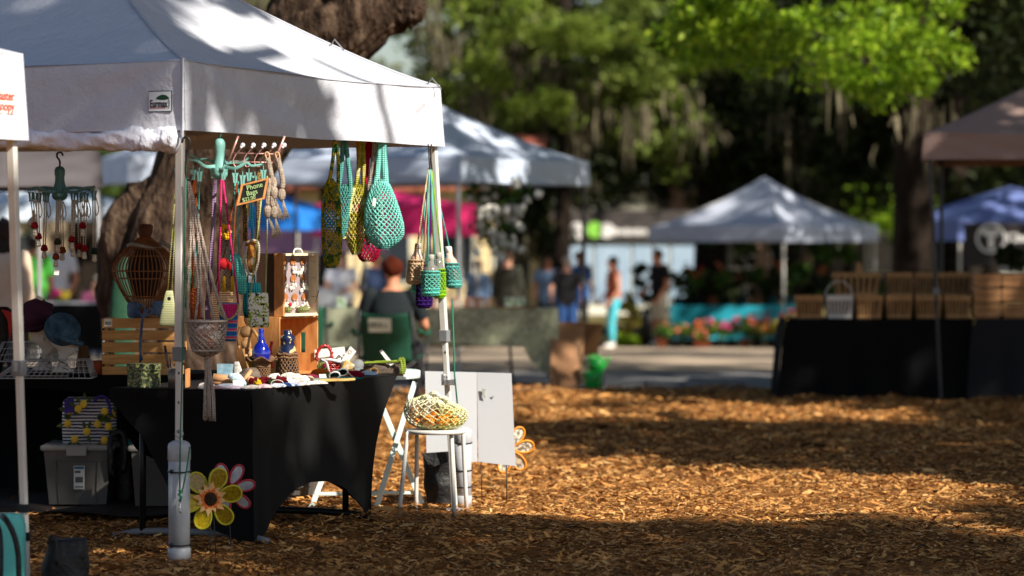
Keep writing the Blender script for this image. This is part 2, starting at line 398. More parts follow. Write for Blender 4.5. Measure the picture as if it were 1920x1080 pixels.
# rolled up side wall under the front left valance
rw = MB(); pts = []; rs = []
for i in range(150):
    s = i / 149; p = MV * (.02 + 2.6 * s) - MU * (.005 + .01 * math.sin(s * 20)) + Vector((0, 0, 1.955 - .012 * math.sin(s * 9)))
    near = max(0, 1 - s * 6.5)
    pts.append(p - Vector((0, 0, .012 * near + .02 * noise.noise(V(s * 30, 2, 0)) * near))); rs.append(.046 * (1 + .1 * noise.noise(V(s * 40, 0, 0))) * (1 + .35 * near * abs(noise.noise(V(s * 75, 5, 1))) + near * .22))
rs[0] = .02; rw.tube(pts, rs, 26, wob=.2, wf=1.0, seed=3); c_ = [sum(rw.v[i * 26:(i + 1) * 26], Vector()) / 26 for i in range(150)]
for i in range(150):
    for j in range(26):
        v = rw.v[i * 26 + j]; a = j / 26 * 6.283; pl_ = math.sin(a * 3 + i * .35 + 2 * noise.noise(V(i * .12, a, 0))) * .10 + math.sin(a * 5 - i * .8) * .05; rw.v[i * 26 + j] = c_[i] + (v - c_[i]) * (1 + pl_)
obj('rolled_sidewall', rw, M('crumpled_white_sheet', (222, 224, 236), .7, .03, 8, bump=.5, bs=9, bdist=.05, spec=.2), main_tent)
# rope loops on the roof edge
rp_ = MB()
for s, t in ((.35, .3), (.93, .03)):
    p = MU * ML * s + (MV * .02); z = 2.30 + .06
    base = lerp(MU * ML, (MU + MV) * ML / 2, t); zz = 2.305 + .895 * t ** 1.2
    rp_.tube([base + Vector((0, 0, zz + .01)), base - MV * .04 - MU * .05 + Vector((0, 0, zz + .03)), base - MV * .1 - MU * .06 + Vector((0, 0, zz - .03))], .004, 5)
obj('tie_cord', rp_, m_plastic_grey, main_tent)
# neighbour tent at the left edge
AP = W(32, 262, 13.6); AP = Vector((AP.x, 13.6, 0))
nb = tent('canopy_tent', 'white pop-up tent with red lettering on its valance at the left edge', AP + V(.02, 0, 0), -MU.xy, MV.xy, 2.9, 1.9, 2.27, 3.1, m_white_cloth, m_pole_white, lean={0: (.075, 0)}, n=24)
a2 = math.atan2(MU.y, MU.x)
tn = Matrix.Rotation(a2, 3, 'Z')
lb = MB(Matrix.Rotation(a2, 4, 'Z')); lb.box((0, 0, 0), (.16, .003, .1)); lo = obj('lettering_patch', lb, M('cream_print', (225, 220, 208), .7, .05), nb, smooth=False); lo.location = V(0, 0, 2.06) - MU * .17 - MV * .018
text('Master', .055, m_redink, lo, tn @ V(.075, -.003, .022), (R(90), 0, a2), ax='RIGHT', sx=1.0, bold=.001)
text('Canopy', .055, m_redink, lo, tn @ V(.075, -.003, -.022), (R(90), 0, a2), ax='RIGHT', sx=1.0, bold=.001)
for z, in ((.22,), (.34,)):
    s_ = MB(); bp_ = V(.075, 0, 0) * (1 - z / 2.2) + V(-.02, .0, z); s_.box(bp_ + (-MU + MV).normalized() * .055 + V(.02, -.0, 0), (.045, .045, .035)); obj('tape_band', s_, m_plastic_black, nb, smooth=False)
# tents further off
gt = tent('canopy_tent', 'bluish white pop-up tent over the table with the olive green cloth', V(*(W(862, 0, 34).xy), 0), (1.43, 2.64), (-2.64, 1.43), 3.0, 2.06, 2.34, 3.12, m_blue_cloth, m_pole_grey, n=16, legdark={1: m_pole_dark})
ft = tent('canopy_tent', 'white pop-up tent sheltering the flower stall with the turquoise tablecloth', V(*(W(1470, 0, 58).xy), gz(58)), (-2.3, 1.93), (1.93, 2.3), 3.05, 1.92, 2.22, 3.14, M('pale_grey_canopy_cloth', (182, 190, 208), .75, .05, 2, spec=.2), m_pole_white, n=16, pw=1.4)
bt = tent('canopy_tent', 'brown pop-up tent above the table of wooden baskets', V(*(W(1733, 0, 28.6).xy), 0), (.98, -.17), (.17, .98), 3.0, 2.17, 2.41, 3.2, m_brown_cloth, m_pole_dark, lean={0: (.11, 0)}, n=16, pw=1.1)
rt = tent('canopy_tent', 'royal blue pop-up tent behind the round white emblem banner', V(*(W(1797, 0, 52).xy), gz(52)), (.9, .2), (-.2, .9), 3.0, 1.80, 2.14, 2.72, m_royal, m_pole_white, n=12, pw=1.0)
kt = tent('canopy_tent', 'grey brown pop-up tent behind the hat display at the left', V(*(W(188, 0, 27).xy), 0), (-.95, -.3), (-.3, .95), 3.0, 1.9, 2.2, 3.0, M('taupe_canopy_cloth', (84, 80, 84), .8, .06, 2), m_pole_grey, lean={0: (.12, 0)}, n=12)
st_ = tent('canopy_tent', 'small blue white pop-up tent seen left of the leaning oak trunk', V(*(W(242, 0, 44).xy), gz(44)), (.95, .3), (-.3, .95), 2.4, 2.42, 2.8, 3.4, m_blue_cloth, m_pole_dark, n=10)
pt = tent('canopy_tent', 'hot pink pop-up tent behind the seated person', V(*(W(868, 0, 55).xy), gz(55)), (-.98, .1), (.1, .98), 2.6, 1.95, 2.5, 2.75, M('hot_pink_cloth', (226, 40, 116), .8, .06, 2), m_pole_white, n=10)
ut = tent('canopy_tent', 'bright blue pop-up tent seen behind the hanging phone bags', V(*(W(560, 0, 50).xy), gz(50)), (-.9, .3), (.3, .9), 2.2, 1.92, 2.2, 2.6, M('bright_blue_cloth', (30, 118, 208), .8, .06, 2), m_pole_white, n=10)
vt = tent('canopy_tent', 'lilac pop-up tent between the blue tent and the pink tent', V(*(W(668, 0, 60).xy), gz(60)), (-.9, .2), (.2, .9), 2.2, 1.75, 2.3, 2.6, M('lilac_cloth', (176, 130, 168), .8, .06, 2), m_pole_white, n=10)
# ------------------------------------------------------------------ trees
def leaf_arrays(cen, rad, per, size, seed, up=.35):
    rg = np.random.default_rng(seed); cen = np.asarray(cen, float); rad = np.asarray(rad, float)
    if rad.ndim == 1: rad = np.repeat(rad[:, None], 3, 1) * np.array([1, 1, .7])
    n = len(cen) * per; c = np.repeat(cen, per, 0); r = np.repeat(rad, per, 0)
    d = rg.normal(size=(n, 3)); d /= np.linalg.norm(d, axis=1)[:, None]; d *= (rg.random(n) ** .5)[:, None]
    c = c + d * r
    nrm = rg.normal(size=(n, 3)); nrm[:, 2] += up * 2; nrm /= np.linalg.norm(nrm, axis=1)[:, None]
    u = np.cross(nrm, rg.normal(size=(n, 3))); u /= np.linalg.norm(u, axis=1)[:, None]; w = np.cross(nrm, u)
    ln = size * (.6 + .8 * rg.random(n)); u *= (ln / 2)[:, None]; w *= (ln * .24)[:, None]
    v = np.stack([c - u, c - u * .1 + w, c + u, c - u * .1 - w], 1).reshape(-1, 3)
    return v, np.arange(4 * n).reshape(-1, 4)
def crown(name, cen, rad, per, size, mat, parent, seed=1, loc=None):
    v, q = leaf_arrays(cen, rad, per, size, seed)
    if loc is not None: v = v - np.array(loc)
    return npmesh(name, v, q, mat, parent)
def moss(pts, parent, loc, seed=1, ln=(.5, 1.6), n=22, w=.03, spread=.25):
    rg = np.random.default_rng(seed); vs = []
    for p in pts:
        L0 = rg.uniform(*ln)
        for k in range(n):
            o = rg.normal(0, spread, 3) * [1, 1, .3]; L = L0 * rg.uniform(.35, 1) * max(.25, 1 - abs(o[0]) / spread / 2.4); a = rg.random() * 3.14; dx = np.array([math.cos(a), math.sin(a), 0]) * w * rg.uniform(.5, 1.4)
            t = np.array(p) + o - np.array(loc); b = t + [rg.normal(0, .05), rg.normal(0, .05), -L]; m_ = (t + b) / 2 + rg.normal(0, .04, 3)
            vs += [t - dx * .7, t + dx * .7, m_ + dx, m_ - dx, m_ - dx, m_ + dx, b + dx * .15, b - dx * .15]
    v = np.array(vs); return struct(npmesh('moss', v, np.arange(len(v)).reshape(-1, 4), m_moss, parent), 'stuff')
def branchy(root, loc, trunk, limbs, seed=0, n=18):
    """trunk: [(point, radius)], limbs: list of the same"""
    def dense(L, k):
        P = [L[0]] + list(L) + [L[-1]]; out = []
        for i in range(1, len(P) - 2):
            (a, ra), (b, rb), (c, rc), (d, rd) = P[i - 1:i + 3]; a, b, c, d = map(Vector, (a, b, c, d))
            for j in range(k): t = j / k; out.append((.5 * ((2 * b) + (c - a) * t + (2 * a - 5 * b + 4 * c - d) * t * t + (3 * b - a - 3 * c + d) * t ** 3), lerp(rb, rc, t)))
        return out + [(Vector(L[-1][0]), L[-1][1])]
    big = seed == 1 and n > 12
    if big: trunk = dense(trunk, 9); limbs = [dense(l, 7) for l in limbs]
    t = MB(); t.tube([Vector(p) - loc for p, r in trunk], [r for p, r in trunk], 90 if big else n, wob=.3, seed=seed, wf=1.0, ridge=.13 if big else 0)
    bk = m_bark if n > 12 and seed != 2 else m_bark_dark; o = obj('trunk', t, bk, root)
    for k, lm in enumerate(limbs):
        l = MB(); l.tube([Vector(p) - loc for p, r in lm], [r for p, r in lm], 56 if big else 10, wob=.25, seed=seed + k, ridge=.13 if big else 0); obj('limb', l, bk, o)
    return o
def clumps(c, r, n, cr, seed, hollow=.35, flat=1):
    """n leaf clump centres in an ellipsoid, thinned by noise so that gaps show"""
    rg = np.random.default_rng(seed); out = []; rr = []
    tries = 0
    while len(out) < n:
        tries += 1; d = rg.normal(size=3); d /= np.linalg.norm(d); k = hollow + (1 - hollow) * rg.random()
        p = np.array(c) + d * np.array(r) * k
        if noise.noise(Vector(p) * .55 + Vector((seed * 3.3, 0, 0))) < -.12 and tries < 6 * n: continue
        out.append(p); rr.append(cr * rg.uniform(.6, 1.3))
    return np.array(out), np.array(rr)
# --- the shade canopy: unseen oak leaf clumps, placed for the shade they cast
def img(gx, gy): return 960 + gx / gy * F, 440 + 9000 / gy
def interp(x, xs, ys): return float(np.interp(x, xs, ys))
def shade_prob(gx, gy):
    px, py = img(gx, gy); n = noise.noise(Vector((gx * .9, gy * .5, 3)))
    py2 = py + n * 7
    if gy < 31.5:
        if -3.5 < gx < -2.38 and 17.05 < gy < 17.7: return .97  # extra leaf clumps added to shade the storage totes
        if px < -420:
            if py > 1000: return .05
            return .985
        if px < 300: return .03 if 700 < py2 < 1004 else .95
        if px < 565: return .015 if 700 < py2 < 985 else .95
        if px < 985:
            if 800 < py2 < 828 and px > 900: return .8
            return (0 if py2 > 830 else .03) if 705 < py2 < 978 else .97
        top = interp(px, [985, 1100, 1200, 1500, 1800, 1950], [845, 872, 884, 897, 921, 930]); bot = interp(px, [985, 1200, 1240, 1500, 1800, 1950], [985, 974, 966, 964, 957, 950])
        if top - 12 < py2 < bot + 13: return .015 + .1 * max(0, (px - 1500) / 450)
        t2 = interp(px, [985, 1100, 1180, 1500, 1800], [700, 735, 755, 758, 796]); b2 = interp(px, [985, 1200, 1500, 1780], [792, 788, 790, 804])
        if t2 - 5 < py2 < b2 + 5 and px < 1800: return .04
        return .97
    if 38 < gy < 57.5 and -.3 < gx < 5.2 and not (gx > 2.9 and 42 < gy < 48): return .06 if n > -.4 else .5
    if 39 < gy < 45 and -4 < gx < 3: return .05
    if gy < 38 and gx > .3: return .92
    if 74 < gy < 93: return .12
    if 63 < gy < 74 and -11 < gx < 1: return .08
    if gy > 62: return .92 if n < .35 else .3
    return .6 if n < -.12 else .96
def canopy_clumps():
    rg = np.random.default_rng(11); out = []; gy = 12.5
    while gy < 112:
        st = .42 if gy < 31 else (.6 if gy < 62 else 1.3)
        half = gy * .17 + 7
        gx = -half
        while gx < half:
            x = gx + rg.uniform(-.5, .5) * st; y = gy + rg.uniform(-.5, .5) * st
            if rg.random() < shade_prob(x, y):
                h = (rg.uniform(10.5, 12) if img(x, y)[0] < -420 else rg.uniform(7.2, 8.6)) if gy < 60 else rg.uniform(9.5, 12.5)
                p = np.array([x, y, 0]) + np.array(S) * (h / S.z)
                if not (abs(p[0]) < p[1] * .168 + .8 and p[2] - 1.5 < p[1] * .0745 + 1.0):
                    out.append((p, st))
            gx += st
        gy += st * (.75 if gy < 31 else 1)
    return out
OAKS = []      # (root, centre xy, loc)
def oak(label, base, trunk, limbs, seed):
    root = thing('oak_tree', label, 'tree', base, None)
    t = branchy(root, Vector(base), trunk, limbs, seed); OAKS.append([root, Vector(base), []]); return root
ZT = 22.5
def I(px, py, r, Y=ZT): return (W(px, py, Y), r)
b1 = V(*W(330, 0, ZT).xy, 0)
t1 = oak('massive leaning live oak whose trunk rises behind the crochet stall', b1,
    [(b1 - V(0, 0, .1), .75), (b1 + V(0, 0, .25), .56), I(322, 620, .47), I(338, 480, .43), I(366, 370, .37), I(410, 270, .36), I(470, 180, .40), I(520, 120, .36)],
    [[I(470, 185, .3), I(530, 80, .2), I(562, 0, .2), I(590, -160, .2), I(560, -420, .17), I(380, -800, .1)],
     [I(500, 150, .33), I(590, 85, .27), I(665, 30, .29), I(705, -50, .27), I(790, -200, .22), I(1000, -480, .2), I(1300, -640, .12)],
     [I(700, 40, .15), I(745, 22, .14), I(778, 22, .11), I(796, 28, .05)],
     [I(400, 300, .2), I(300, 405, .26), I(256, 440, .24), I(246, 520, .22), I(262, 620, .28)]], 1)
YT = 44.0
b2 = V(*W(1712, 0, YT).xy, gz(YT))
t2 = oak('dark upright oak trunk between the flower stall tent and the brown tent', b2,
    [(b2 - V(0, 0, .1), .42), (b2 + V(0, 0, .6), .30), (W(1712, 350, YT), .27), (W(1716, 150, YT), .24), (W(1724, 0, YT), .24), (W(1730, -250, YT), .24)],
    [[(W(1716, 190, YT), .16), (W(1640, 60, YT), .13), (W(1500, -90, YT), .12), (W(1250, -200, YT - 3), .09)],
     [(W(1724, 120, YT), .15), (W(1800, 20, YT), .13), (W(1900, -60, YT), .1)],
     [(W(1716, 210, YT), .1), (W(1650, 130, 40), .07), (W(1560, 70, 37), .06), (W(1420, 60, 35), .04), (W(1330, 80, 34), .02)]], 2)
o3 = oak('tall spreading live oak just outside the right edge shading the mulch', V(9.5, 9.0, 0), [(V(9.5, 9, -.1), .7), (V(9.5, 9, 1), .5), (V(9.3, 9.2, 4), .42), (V(9, 9.5, 7), .35)],
    [[(V(9.1, 9.4, 6), .3), (V(7, 10.5, 7.6), .22), (V(4.2, 11, 8.2), .12)], [(V(9.2, 9.2, 5.6), .25), (V(10, 15, 7.6), .2), (V(9, 20, 8.3), .1)]], 3)
o4 = oak('broad live oak standing outside the right edge beyond the basket table', V(14.5, 27, 0), [(V(14.5, 27, -.1), .7), (V(14.5, 27, 1), .5), (V(14.4, 27, 4), .42), (V(14, 27, 7.5), .3)],
    [[(V(14.2, 27, 6), .26), (V(11.5, 28, 7.8), .2), (V(8.6, 30, 8.4), .1)], [(V(14.3, 27, 6), .24), (V(12.6, 34, 8), .2), (V(11, 40, 8.6), .1)]], 4)
for p, st in canopy_clumps():
    k = min(range(len(OAKS)), key=lambda i: (OAKS[i][1].xy - Vector(p[:2])).length + (0 if i > 1 else 3)); OAKS[k][2].append((p, st))
for k, (root, base, cl) in enumerate(OAKS):
    if not cl: continue
    cen = np.array([c for c, s in cl]); st = np.array([s for c, s in cl])
    near = st < 1
    parts = [leaf_arrays(cen[sel], np.stack([st[sel] * a] * 3, 1), per, sz, 40 + k) for sel, a, per, sz in ((near, .72, 60, .26), (~near, .7, 70, .5)) if sel.any()]
    v = np.concatenate([a for a, b in parts]) - np.array(base); npmesh('crown', v, np.arange(len(v)).reshape(-1, 4), m_leaf, root)
# boughs whose shadows stripe the lit side of the main tent roof
def on_right(px, py):
    k = (px - 960) / F; s = (k * MP.y - MP.x) / (MU.x * ML - k * MU.y * ML); q = MP + MU * ML * s
    return W(px, py, q.y)
mb = MB()
for pts, r, t in (([(470, 40), (540, 95), (586, 150), (604, 200), (606, 262)], .075, 9.2), ([(700, 110), (716, 200), (726, 262)], .035, 8.6), ([(395, 20), (372, 120), (368, 250)], .10, 9.0), ([(300, 60), (440, 60), (520, 20)], .07, 8.4), ([(470, 110), (505, 170), (512, 250)], .045, 9.6), ([(430, 190), (480, 215), (540, 205)], .05, 8.8)):
    qs = [on_right(*p) + S * t for p in pts]; a = qs[0] + (qs[0] - qs[1]) * 1.2; b = qs[-1] + (qs[-1] - qs[-2]) * 1.5 + S * .3
    mb.tube([p - OAKS[2][1] for p in [a] + qs + [b]], [r * .8] + [r] * len(qs) + [r * 1.1], 8, wob=.3)
obj('bough', mb, m_bark, o3)
# --- crowns and trees that show in the picture
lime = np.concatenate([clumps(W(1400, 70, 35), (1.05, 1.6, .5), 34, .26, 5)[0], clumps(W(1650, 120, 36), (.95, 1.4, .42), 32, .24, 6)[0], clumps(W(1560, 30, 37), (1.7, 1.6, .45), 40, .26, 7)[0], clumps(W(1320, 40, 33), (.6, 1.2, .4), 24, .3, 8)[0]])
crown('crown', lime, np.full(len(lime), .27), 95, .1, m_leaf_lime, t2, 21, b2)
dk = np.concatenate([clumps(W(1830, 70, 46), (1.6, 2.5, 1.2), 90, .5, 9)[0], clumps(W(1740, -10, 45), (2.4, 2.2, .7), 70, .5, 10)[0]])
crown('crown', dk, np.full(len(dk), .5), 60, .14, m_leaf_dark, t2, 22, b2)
rgm = np.random.default_rng(5)
moss([W(rgm.uniform(1480, 1800), rgm.uniform(90, 230), rgm.uniform(38, 46)) for _ in range(3)], t2, b2, 31, (.5, 1.5))
def far_tree(label, px, Y, trunk_r, crowns, leaf, lsz=.2, per=60, mossn=0, seed=0, lean=0, group=None, top=-200):
    base = V(*W(px, 0, Y).xy, gz(Y)); root = thing('oak_tree', label, 'tree', base, group)
    tp = W(px + lean, top, Y)
    mid = lerp(base, tp, .5) + V(.1, 0, 0)
    lim = []
    for i, (cx, cy, cd, rx, ry, rz, n, cr) in enumerate(crowns):
        c = W(cx, cy, Y + cd); lim.append([(lerp(base, tp, .45 + .1 * (i % 4)), trunk_r * .5), (lerp(lerp(base, tp, .6), c, .5) + V(0, 0, .2), trunk_r * .32), (c, trunk_r * .12)])
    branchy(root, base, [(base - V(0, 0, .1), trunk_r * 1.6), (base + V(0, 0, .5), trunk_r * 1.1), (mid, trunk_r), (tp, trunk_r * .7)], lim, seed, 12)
    cs = []; rs = []
    for i, (cx, cy, cd, rx, ry, rz, n, cr) in enumerate(crowns):
        a, r = clumps(W(cx, cy, Y + cd), (rx, ry, rz), n, cr, seed * 7 + i); cs.append(a); rs.append(r)
    crown('crown', np.concatenate(cs), np.concatenate(rs), per, lsz, leaf, root, seed + 60, base)
    if mossn:
        rg = np.random.default_rng(seed); pts = []
        for i in range(mossn):
            cx, cy, cd, rx, ry, rz, n, cr = crowns[i % len(crowns)]; c = W(cx, cy, Y + cd)
            pts.append(c + V(rg.uniform(-1, 1) * rx, rg.uniform(-1, -.3) * ry, rg.uniform(-.7, .5) * rz))
        moss(pts, root, base, seed, (.6, 2.2), 26, .035, .3)
    return root
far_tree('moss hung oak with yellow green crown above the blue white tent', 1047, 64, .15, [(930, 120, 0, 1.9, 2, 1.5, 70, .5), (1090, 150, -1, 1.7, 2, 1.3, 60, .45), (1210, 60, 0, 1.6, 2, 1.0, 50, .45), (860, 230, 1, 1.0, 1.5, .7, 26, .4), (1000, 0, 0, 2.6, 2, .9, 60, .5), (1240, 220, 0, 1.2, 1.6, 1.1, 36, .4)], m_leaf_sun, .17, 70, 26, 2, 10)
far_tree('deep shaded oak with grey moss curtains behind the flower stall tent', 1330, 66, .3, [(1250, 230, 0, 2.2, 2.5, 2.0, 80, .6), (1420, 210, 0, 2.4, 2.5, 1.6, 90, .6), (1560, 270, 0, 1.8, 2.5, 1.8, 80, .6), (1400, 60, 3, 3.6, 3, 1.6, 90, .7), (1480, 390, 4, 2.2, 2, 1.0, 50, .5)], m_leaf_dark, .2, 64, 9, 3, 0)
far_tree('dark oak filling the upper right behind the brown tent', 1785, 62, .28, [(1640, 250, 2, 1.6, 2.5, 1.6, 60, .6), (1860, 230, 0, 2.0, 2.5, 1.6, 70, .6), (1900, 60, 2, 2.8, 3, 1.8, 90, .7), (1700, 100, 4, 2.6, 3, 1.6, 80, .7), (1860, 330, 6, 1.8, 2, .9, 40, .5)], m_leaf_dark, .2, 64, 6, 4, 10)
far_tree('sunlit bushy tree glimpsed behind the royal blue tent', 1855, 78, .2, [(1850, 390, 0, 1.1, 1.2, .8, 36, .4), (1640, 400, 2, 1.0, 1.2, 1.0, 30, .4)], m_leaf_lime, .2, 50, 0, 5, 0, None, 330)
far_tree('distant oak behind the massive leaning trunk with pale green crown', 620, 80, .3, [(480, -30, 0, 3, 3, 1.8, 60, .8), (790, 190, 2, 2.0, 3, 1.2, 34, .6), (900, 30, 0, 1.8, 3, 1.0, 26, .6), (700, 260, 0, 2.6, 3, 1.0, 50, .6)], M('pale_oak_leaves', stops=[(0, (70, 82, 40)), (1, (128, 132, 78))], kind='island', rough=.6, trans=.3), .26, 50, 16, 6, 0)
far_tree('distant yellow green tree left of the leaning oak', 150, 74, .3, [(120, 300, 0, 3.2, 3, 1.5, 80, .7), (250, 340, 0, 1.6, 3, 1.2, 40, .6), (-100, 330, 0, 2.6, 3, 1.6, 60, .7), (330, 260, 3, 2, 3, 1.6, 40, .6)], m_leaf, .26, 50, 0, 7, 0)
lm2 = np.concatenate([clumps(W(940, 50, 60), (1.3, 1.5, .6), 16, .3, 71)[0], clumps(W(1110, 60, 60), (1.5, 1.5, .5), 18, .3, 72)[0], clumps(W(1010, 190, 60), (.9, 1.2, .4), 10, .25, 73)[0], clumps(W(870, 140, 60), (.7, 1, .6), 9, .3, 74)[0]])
ct = next(o for o in SC.objects if o.get('label', '').startswith('moss hung oak')); crown('crown', lm2, np.full(len(lm2), .32), 80, .14, M('yellow_green_leaves', stops=[(0, (74, 96, 26)), (.5, (110, 134, 38)), (1, (156, 170, 72))], kind='island', rough=.55, trans=.38), ct, 75, ct.location)  # sunlit patches of this crown put into a lighter leaf colour
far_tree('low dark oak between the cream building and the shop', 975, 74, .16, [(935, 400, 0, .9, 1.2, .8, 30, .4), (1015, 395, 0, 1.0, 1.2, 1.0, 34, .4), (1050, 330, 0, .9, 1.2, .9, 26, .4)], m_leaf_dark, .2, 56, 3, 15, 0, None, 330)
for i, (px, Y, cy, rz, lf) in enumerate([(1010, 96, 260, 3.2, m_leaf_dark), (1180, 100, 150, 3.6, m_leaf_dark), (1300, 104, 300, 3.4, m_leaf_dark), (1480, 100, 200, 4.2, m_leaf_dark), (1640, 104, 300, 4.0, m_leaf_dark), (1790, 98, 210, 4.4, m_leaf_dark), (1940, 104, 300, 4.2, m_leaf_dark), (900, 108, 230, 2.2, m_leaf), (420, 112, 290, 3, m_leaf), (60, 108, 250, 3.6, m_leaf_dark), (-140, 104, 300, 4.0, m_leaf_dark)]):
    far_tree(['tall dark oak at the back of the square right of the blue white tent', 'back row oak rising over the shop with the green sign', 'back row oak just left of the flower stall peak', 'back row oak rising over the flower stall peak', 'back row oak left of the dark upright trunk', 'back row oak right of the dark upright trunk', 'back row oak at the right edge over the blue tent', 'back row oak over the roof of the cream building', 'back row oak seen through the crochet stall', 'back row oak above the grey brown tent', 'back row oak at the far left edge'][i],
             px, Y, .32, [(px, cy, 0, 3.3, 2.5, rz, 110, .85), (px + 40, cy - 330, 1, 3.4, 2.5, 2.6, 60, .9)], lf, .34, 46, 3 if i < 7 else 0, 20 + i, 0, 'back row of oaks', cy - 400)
# ------------------------------------------------------------------ the crochet stall: tables
def wmb(root): return MB(Matrix.Translation(-root.location))
def solo(name, mb, mat, label, cat, group=None, **kw):
    """one-mesh thing with its origin at its own base"""
    lo = Vector((min(v[i] for v in mb.v) for i in range(3))); hi = Vector((max(v[i] for v in mb.v) for i in range(3)))
    c = Vector(((lo.x + hi.x) / 2, (lo.y + hi.y) / 2, lo.z)); mb.v = [v - c for v in mb.v]
    o = obj(name, mb, mat, **kw); o.location = c
    return tag(o, label, cat, group)
def loft(mb, rows, Y, th=None, n=16, k=.8, ph=0, tilt=0):
    """stack of ellipses seen from the front: rows of (py, left px, right px); th = depth as a share of the width"""
    vs = []; fs = []; m = len(rows)
    for py, a, b in rows:
        c = W((a + b) / 2, py, Y); hw = abs(b - a) / 2 / F * Y; hd = hw * (th if th is not None else 1)
        for j in range(n):
            t = 2 * math.pi * j / n + ph; x = math.cos(t); y = math.sin(t)
            vs.append(c + V(hw * math.copysign(abs(x) ** k, x), hd * math.copysign(abs(y) ** k, y), tilt * hw * x))
    for i in range(m - 1):
        for j in range(n): fs.append((i * n + j, (i + 1) * n + j, (i + 1) * n + (j + 1) % n, i * n + (j + 1) % n))
    fs.append(tuple(range(n))); fs.append(tuple((m - 1) * n + j for j in range(n - 1, -1, -1)))
    return mb.add(vs, fs)
def cord(mb, pts, Y, r, n=6, **kw):
    """tube through pixels (px, py[, dY]); r in pixels"""
    return mb.tube([W(p[0], p[1], Y + (p[2] if len(p) > 2 else 0)) for p in pts], [x / F * Y for x in r] if isinstance(r, (list, tuple)) else r / F * Y, n, **kw)
def sm(pts, k=4):
    """smooth a list of points (Catmull-Rom)"""
    P = [Vector(p) if len(p) == 3 else Vector((p[0], p[1], 0)) for p in pts]; P = [P[0] * 2 - P[1]] + P + [P[-1] * 2 - P[-2]]; out = []
    for i in range(1, len(P) - 2):
        for j in range(k):
            t = j / k; a, b, c, d = P[i - 1:i + 3]
            out.append(.5 * ((2 * b) + (c - a) * t + (2 * a - 5 * b + 4 * c - d) * t * t + (3 * b - a - 3 * c + d) * t ** 3))
    return out + [P[-2]]
def netmesh(mb, fn, nu, nv, closed=True):
    """diamond net over fn(u, v); wrap in u when closed"""
    vs = []; fs = []; idx = {}
    for i in range(nv + 1):
        for j in range(nu + (0 if closed else 1)):
            idx[i, j] = len(vs); vs.append(fn((j + .5 * (i % 2)) / nu, i / nv))
    g = lambda i, j: idx.get((i, j % nu if closed else j))
    for i in range(nv - 1):
        for j in range(nu + (0 if closed else 1)):
            o = i % 2; q = (g(i, j), g(i + 1, j + o), g(i + 2, j), g(i + 1, j - 1 + o))
            if None not in q: fs.append(q)
    return mb.add(vs, fs)
def wire(o, th):
    m = o.modifiers.new('net', 'WIREFRAME'); m.thickness = th; m.use_even_offset = False; m.use_replace = True; return o
TA = V(-1.256, 15.38, 0); TU = V(.35, .937, 0).normalized(); TW = V(-TU.y, TU.x, 0); TH = .75
def T(a, b, h=0): return TA + TU * a + TW * b + V(0, 0, TH + h)
tb = thing('folding_table', 'table in a black stretch cover with an arched hem, front of the crochet stall', 'table', TA)
cv = MB(Matrix.Translation(-TA)); HM = lambda xs, ys, s: float(np.interp(s, xs, ys))
def side(p0, p1, q0, q1, hem, inn, nu=36):
    """p: table edge, q: feet line"""
    nrm = V(-(p1 - p0).y, (p1 - p0).x, 0).normalized()
    def fn(s, t):
        zh = hem(s); z = TH - (TH - zh) * t; f = 1 - (z / TH) ** 2.6; p = lerp(lerp(p0, p1, s), lerp(q0, q1, s), f)
        e = math.sin(math.pi * s); p = p + nrm * (inn * e * math.sin(math.pi * min(1, t * .8)) + .012 * math.sin(s * 40) * t * t * (1 - e) - (.012 * (1 - t) ** 6)); r = .015 * max(0, 1 - t * 12)
        return V(p.x, p.y, z) + nrm * r
    cv.grid(fn, nu, 18)
a0, a1, a2_, a3 = TA, TA + TU * 1.84, TA + TU * 1.84 + TW * .76, TA + TW * .76
f0, f1, f2, f3 = TA + TU * .03, TA + TU * 1.53 + TW * .02, TA + TU * 1.53 + TW * .74, TA + TU * .03 + TW * .76
side(a0, a1, f0, f1, lambda s: HM([0, .03, .12, .25, .38, .52, .66, .8, .9, .97, 1], [0, .0, .06, .16, .225, .25, .24, .19, .1, .015, 0], s), .07)
side(a1, a2_, f1, f2, lambda s: .22 * math.sin(math.pi * s) ** .8, .05, 16)
side(a2_, a3, f2, f3, lambda s: HM([0, .1, .5, .85, 1], [0, .12, .28, .42, .69], s), .06)
side(a3, a0, f3, f0, lambda s: HM([0, .2, .45, .7, .9, 1], [.69, .52, .17, .07, .02, 0], s), .06, 20)
cv.grid(lambda s, t: lerp(lerp(a0, a1, s), lerp(a3, a2_, s), t) + V(0, 0, TH + .001), 8, 4)
obj('stretch_cover', cv, m_black, tb)
def leg_obj(root, pts, r, mat, name='leg', n=8):
    mb = MB(); mb.tube([Vector(p) - root.location for p in pts], r, n); return obj(name, mb, mat, root)
for a in (.12, 1.42):
    for b in (.12, .64): leg_obj(tb, [TA + TU * a + TW * b + V(0, 0, .72), TA + TU * a + TW * b + V(0, 0, .03)], .017, m_plastic_black)
    leg_obj(tb, sm([TA + TU * a + TW * (.02 - .06) + V(0, 0, .015), TA + TU * a + TW * .15 + V(0, 0, .045), TA + TU * a + TW * .6 + V(0, 0, .045), TA + TU * a + TW * .8 + V(0, 0, .015)]), .018, m_plastic_grey if a < 1 else m_plastic_black, 'foot_bar')
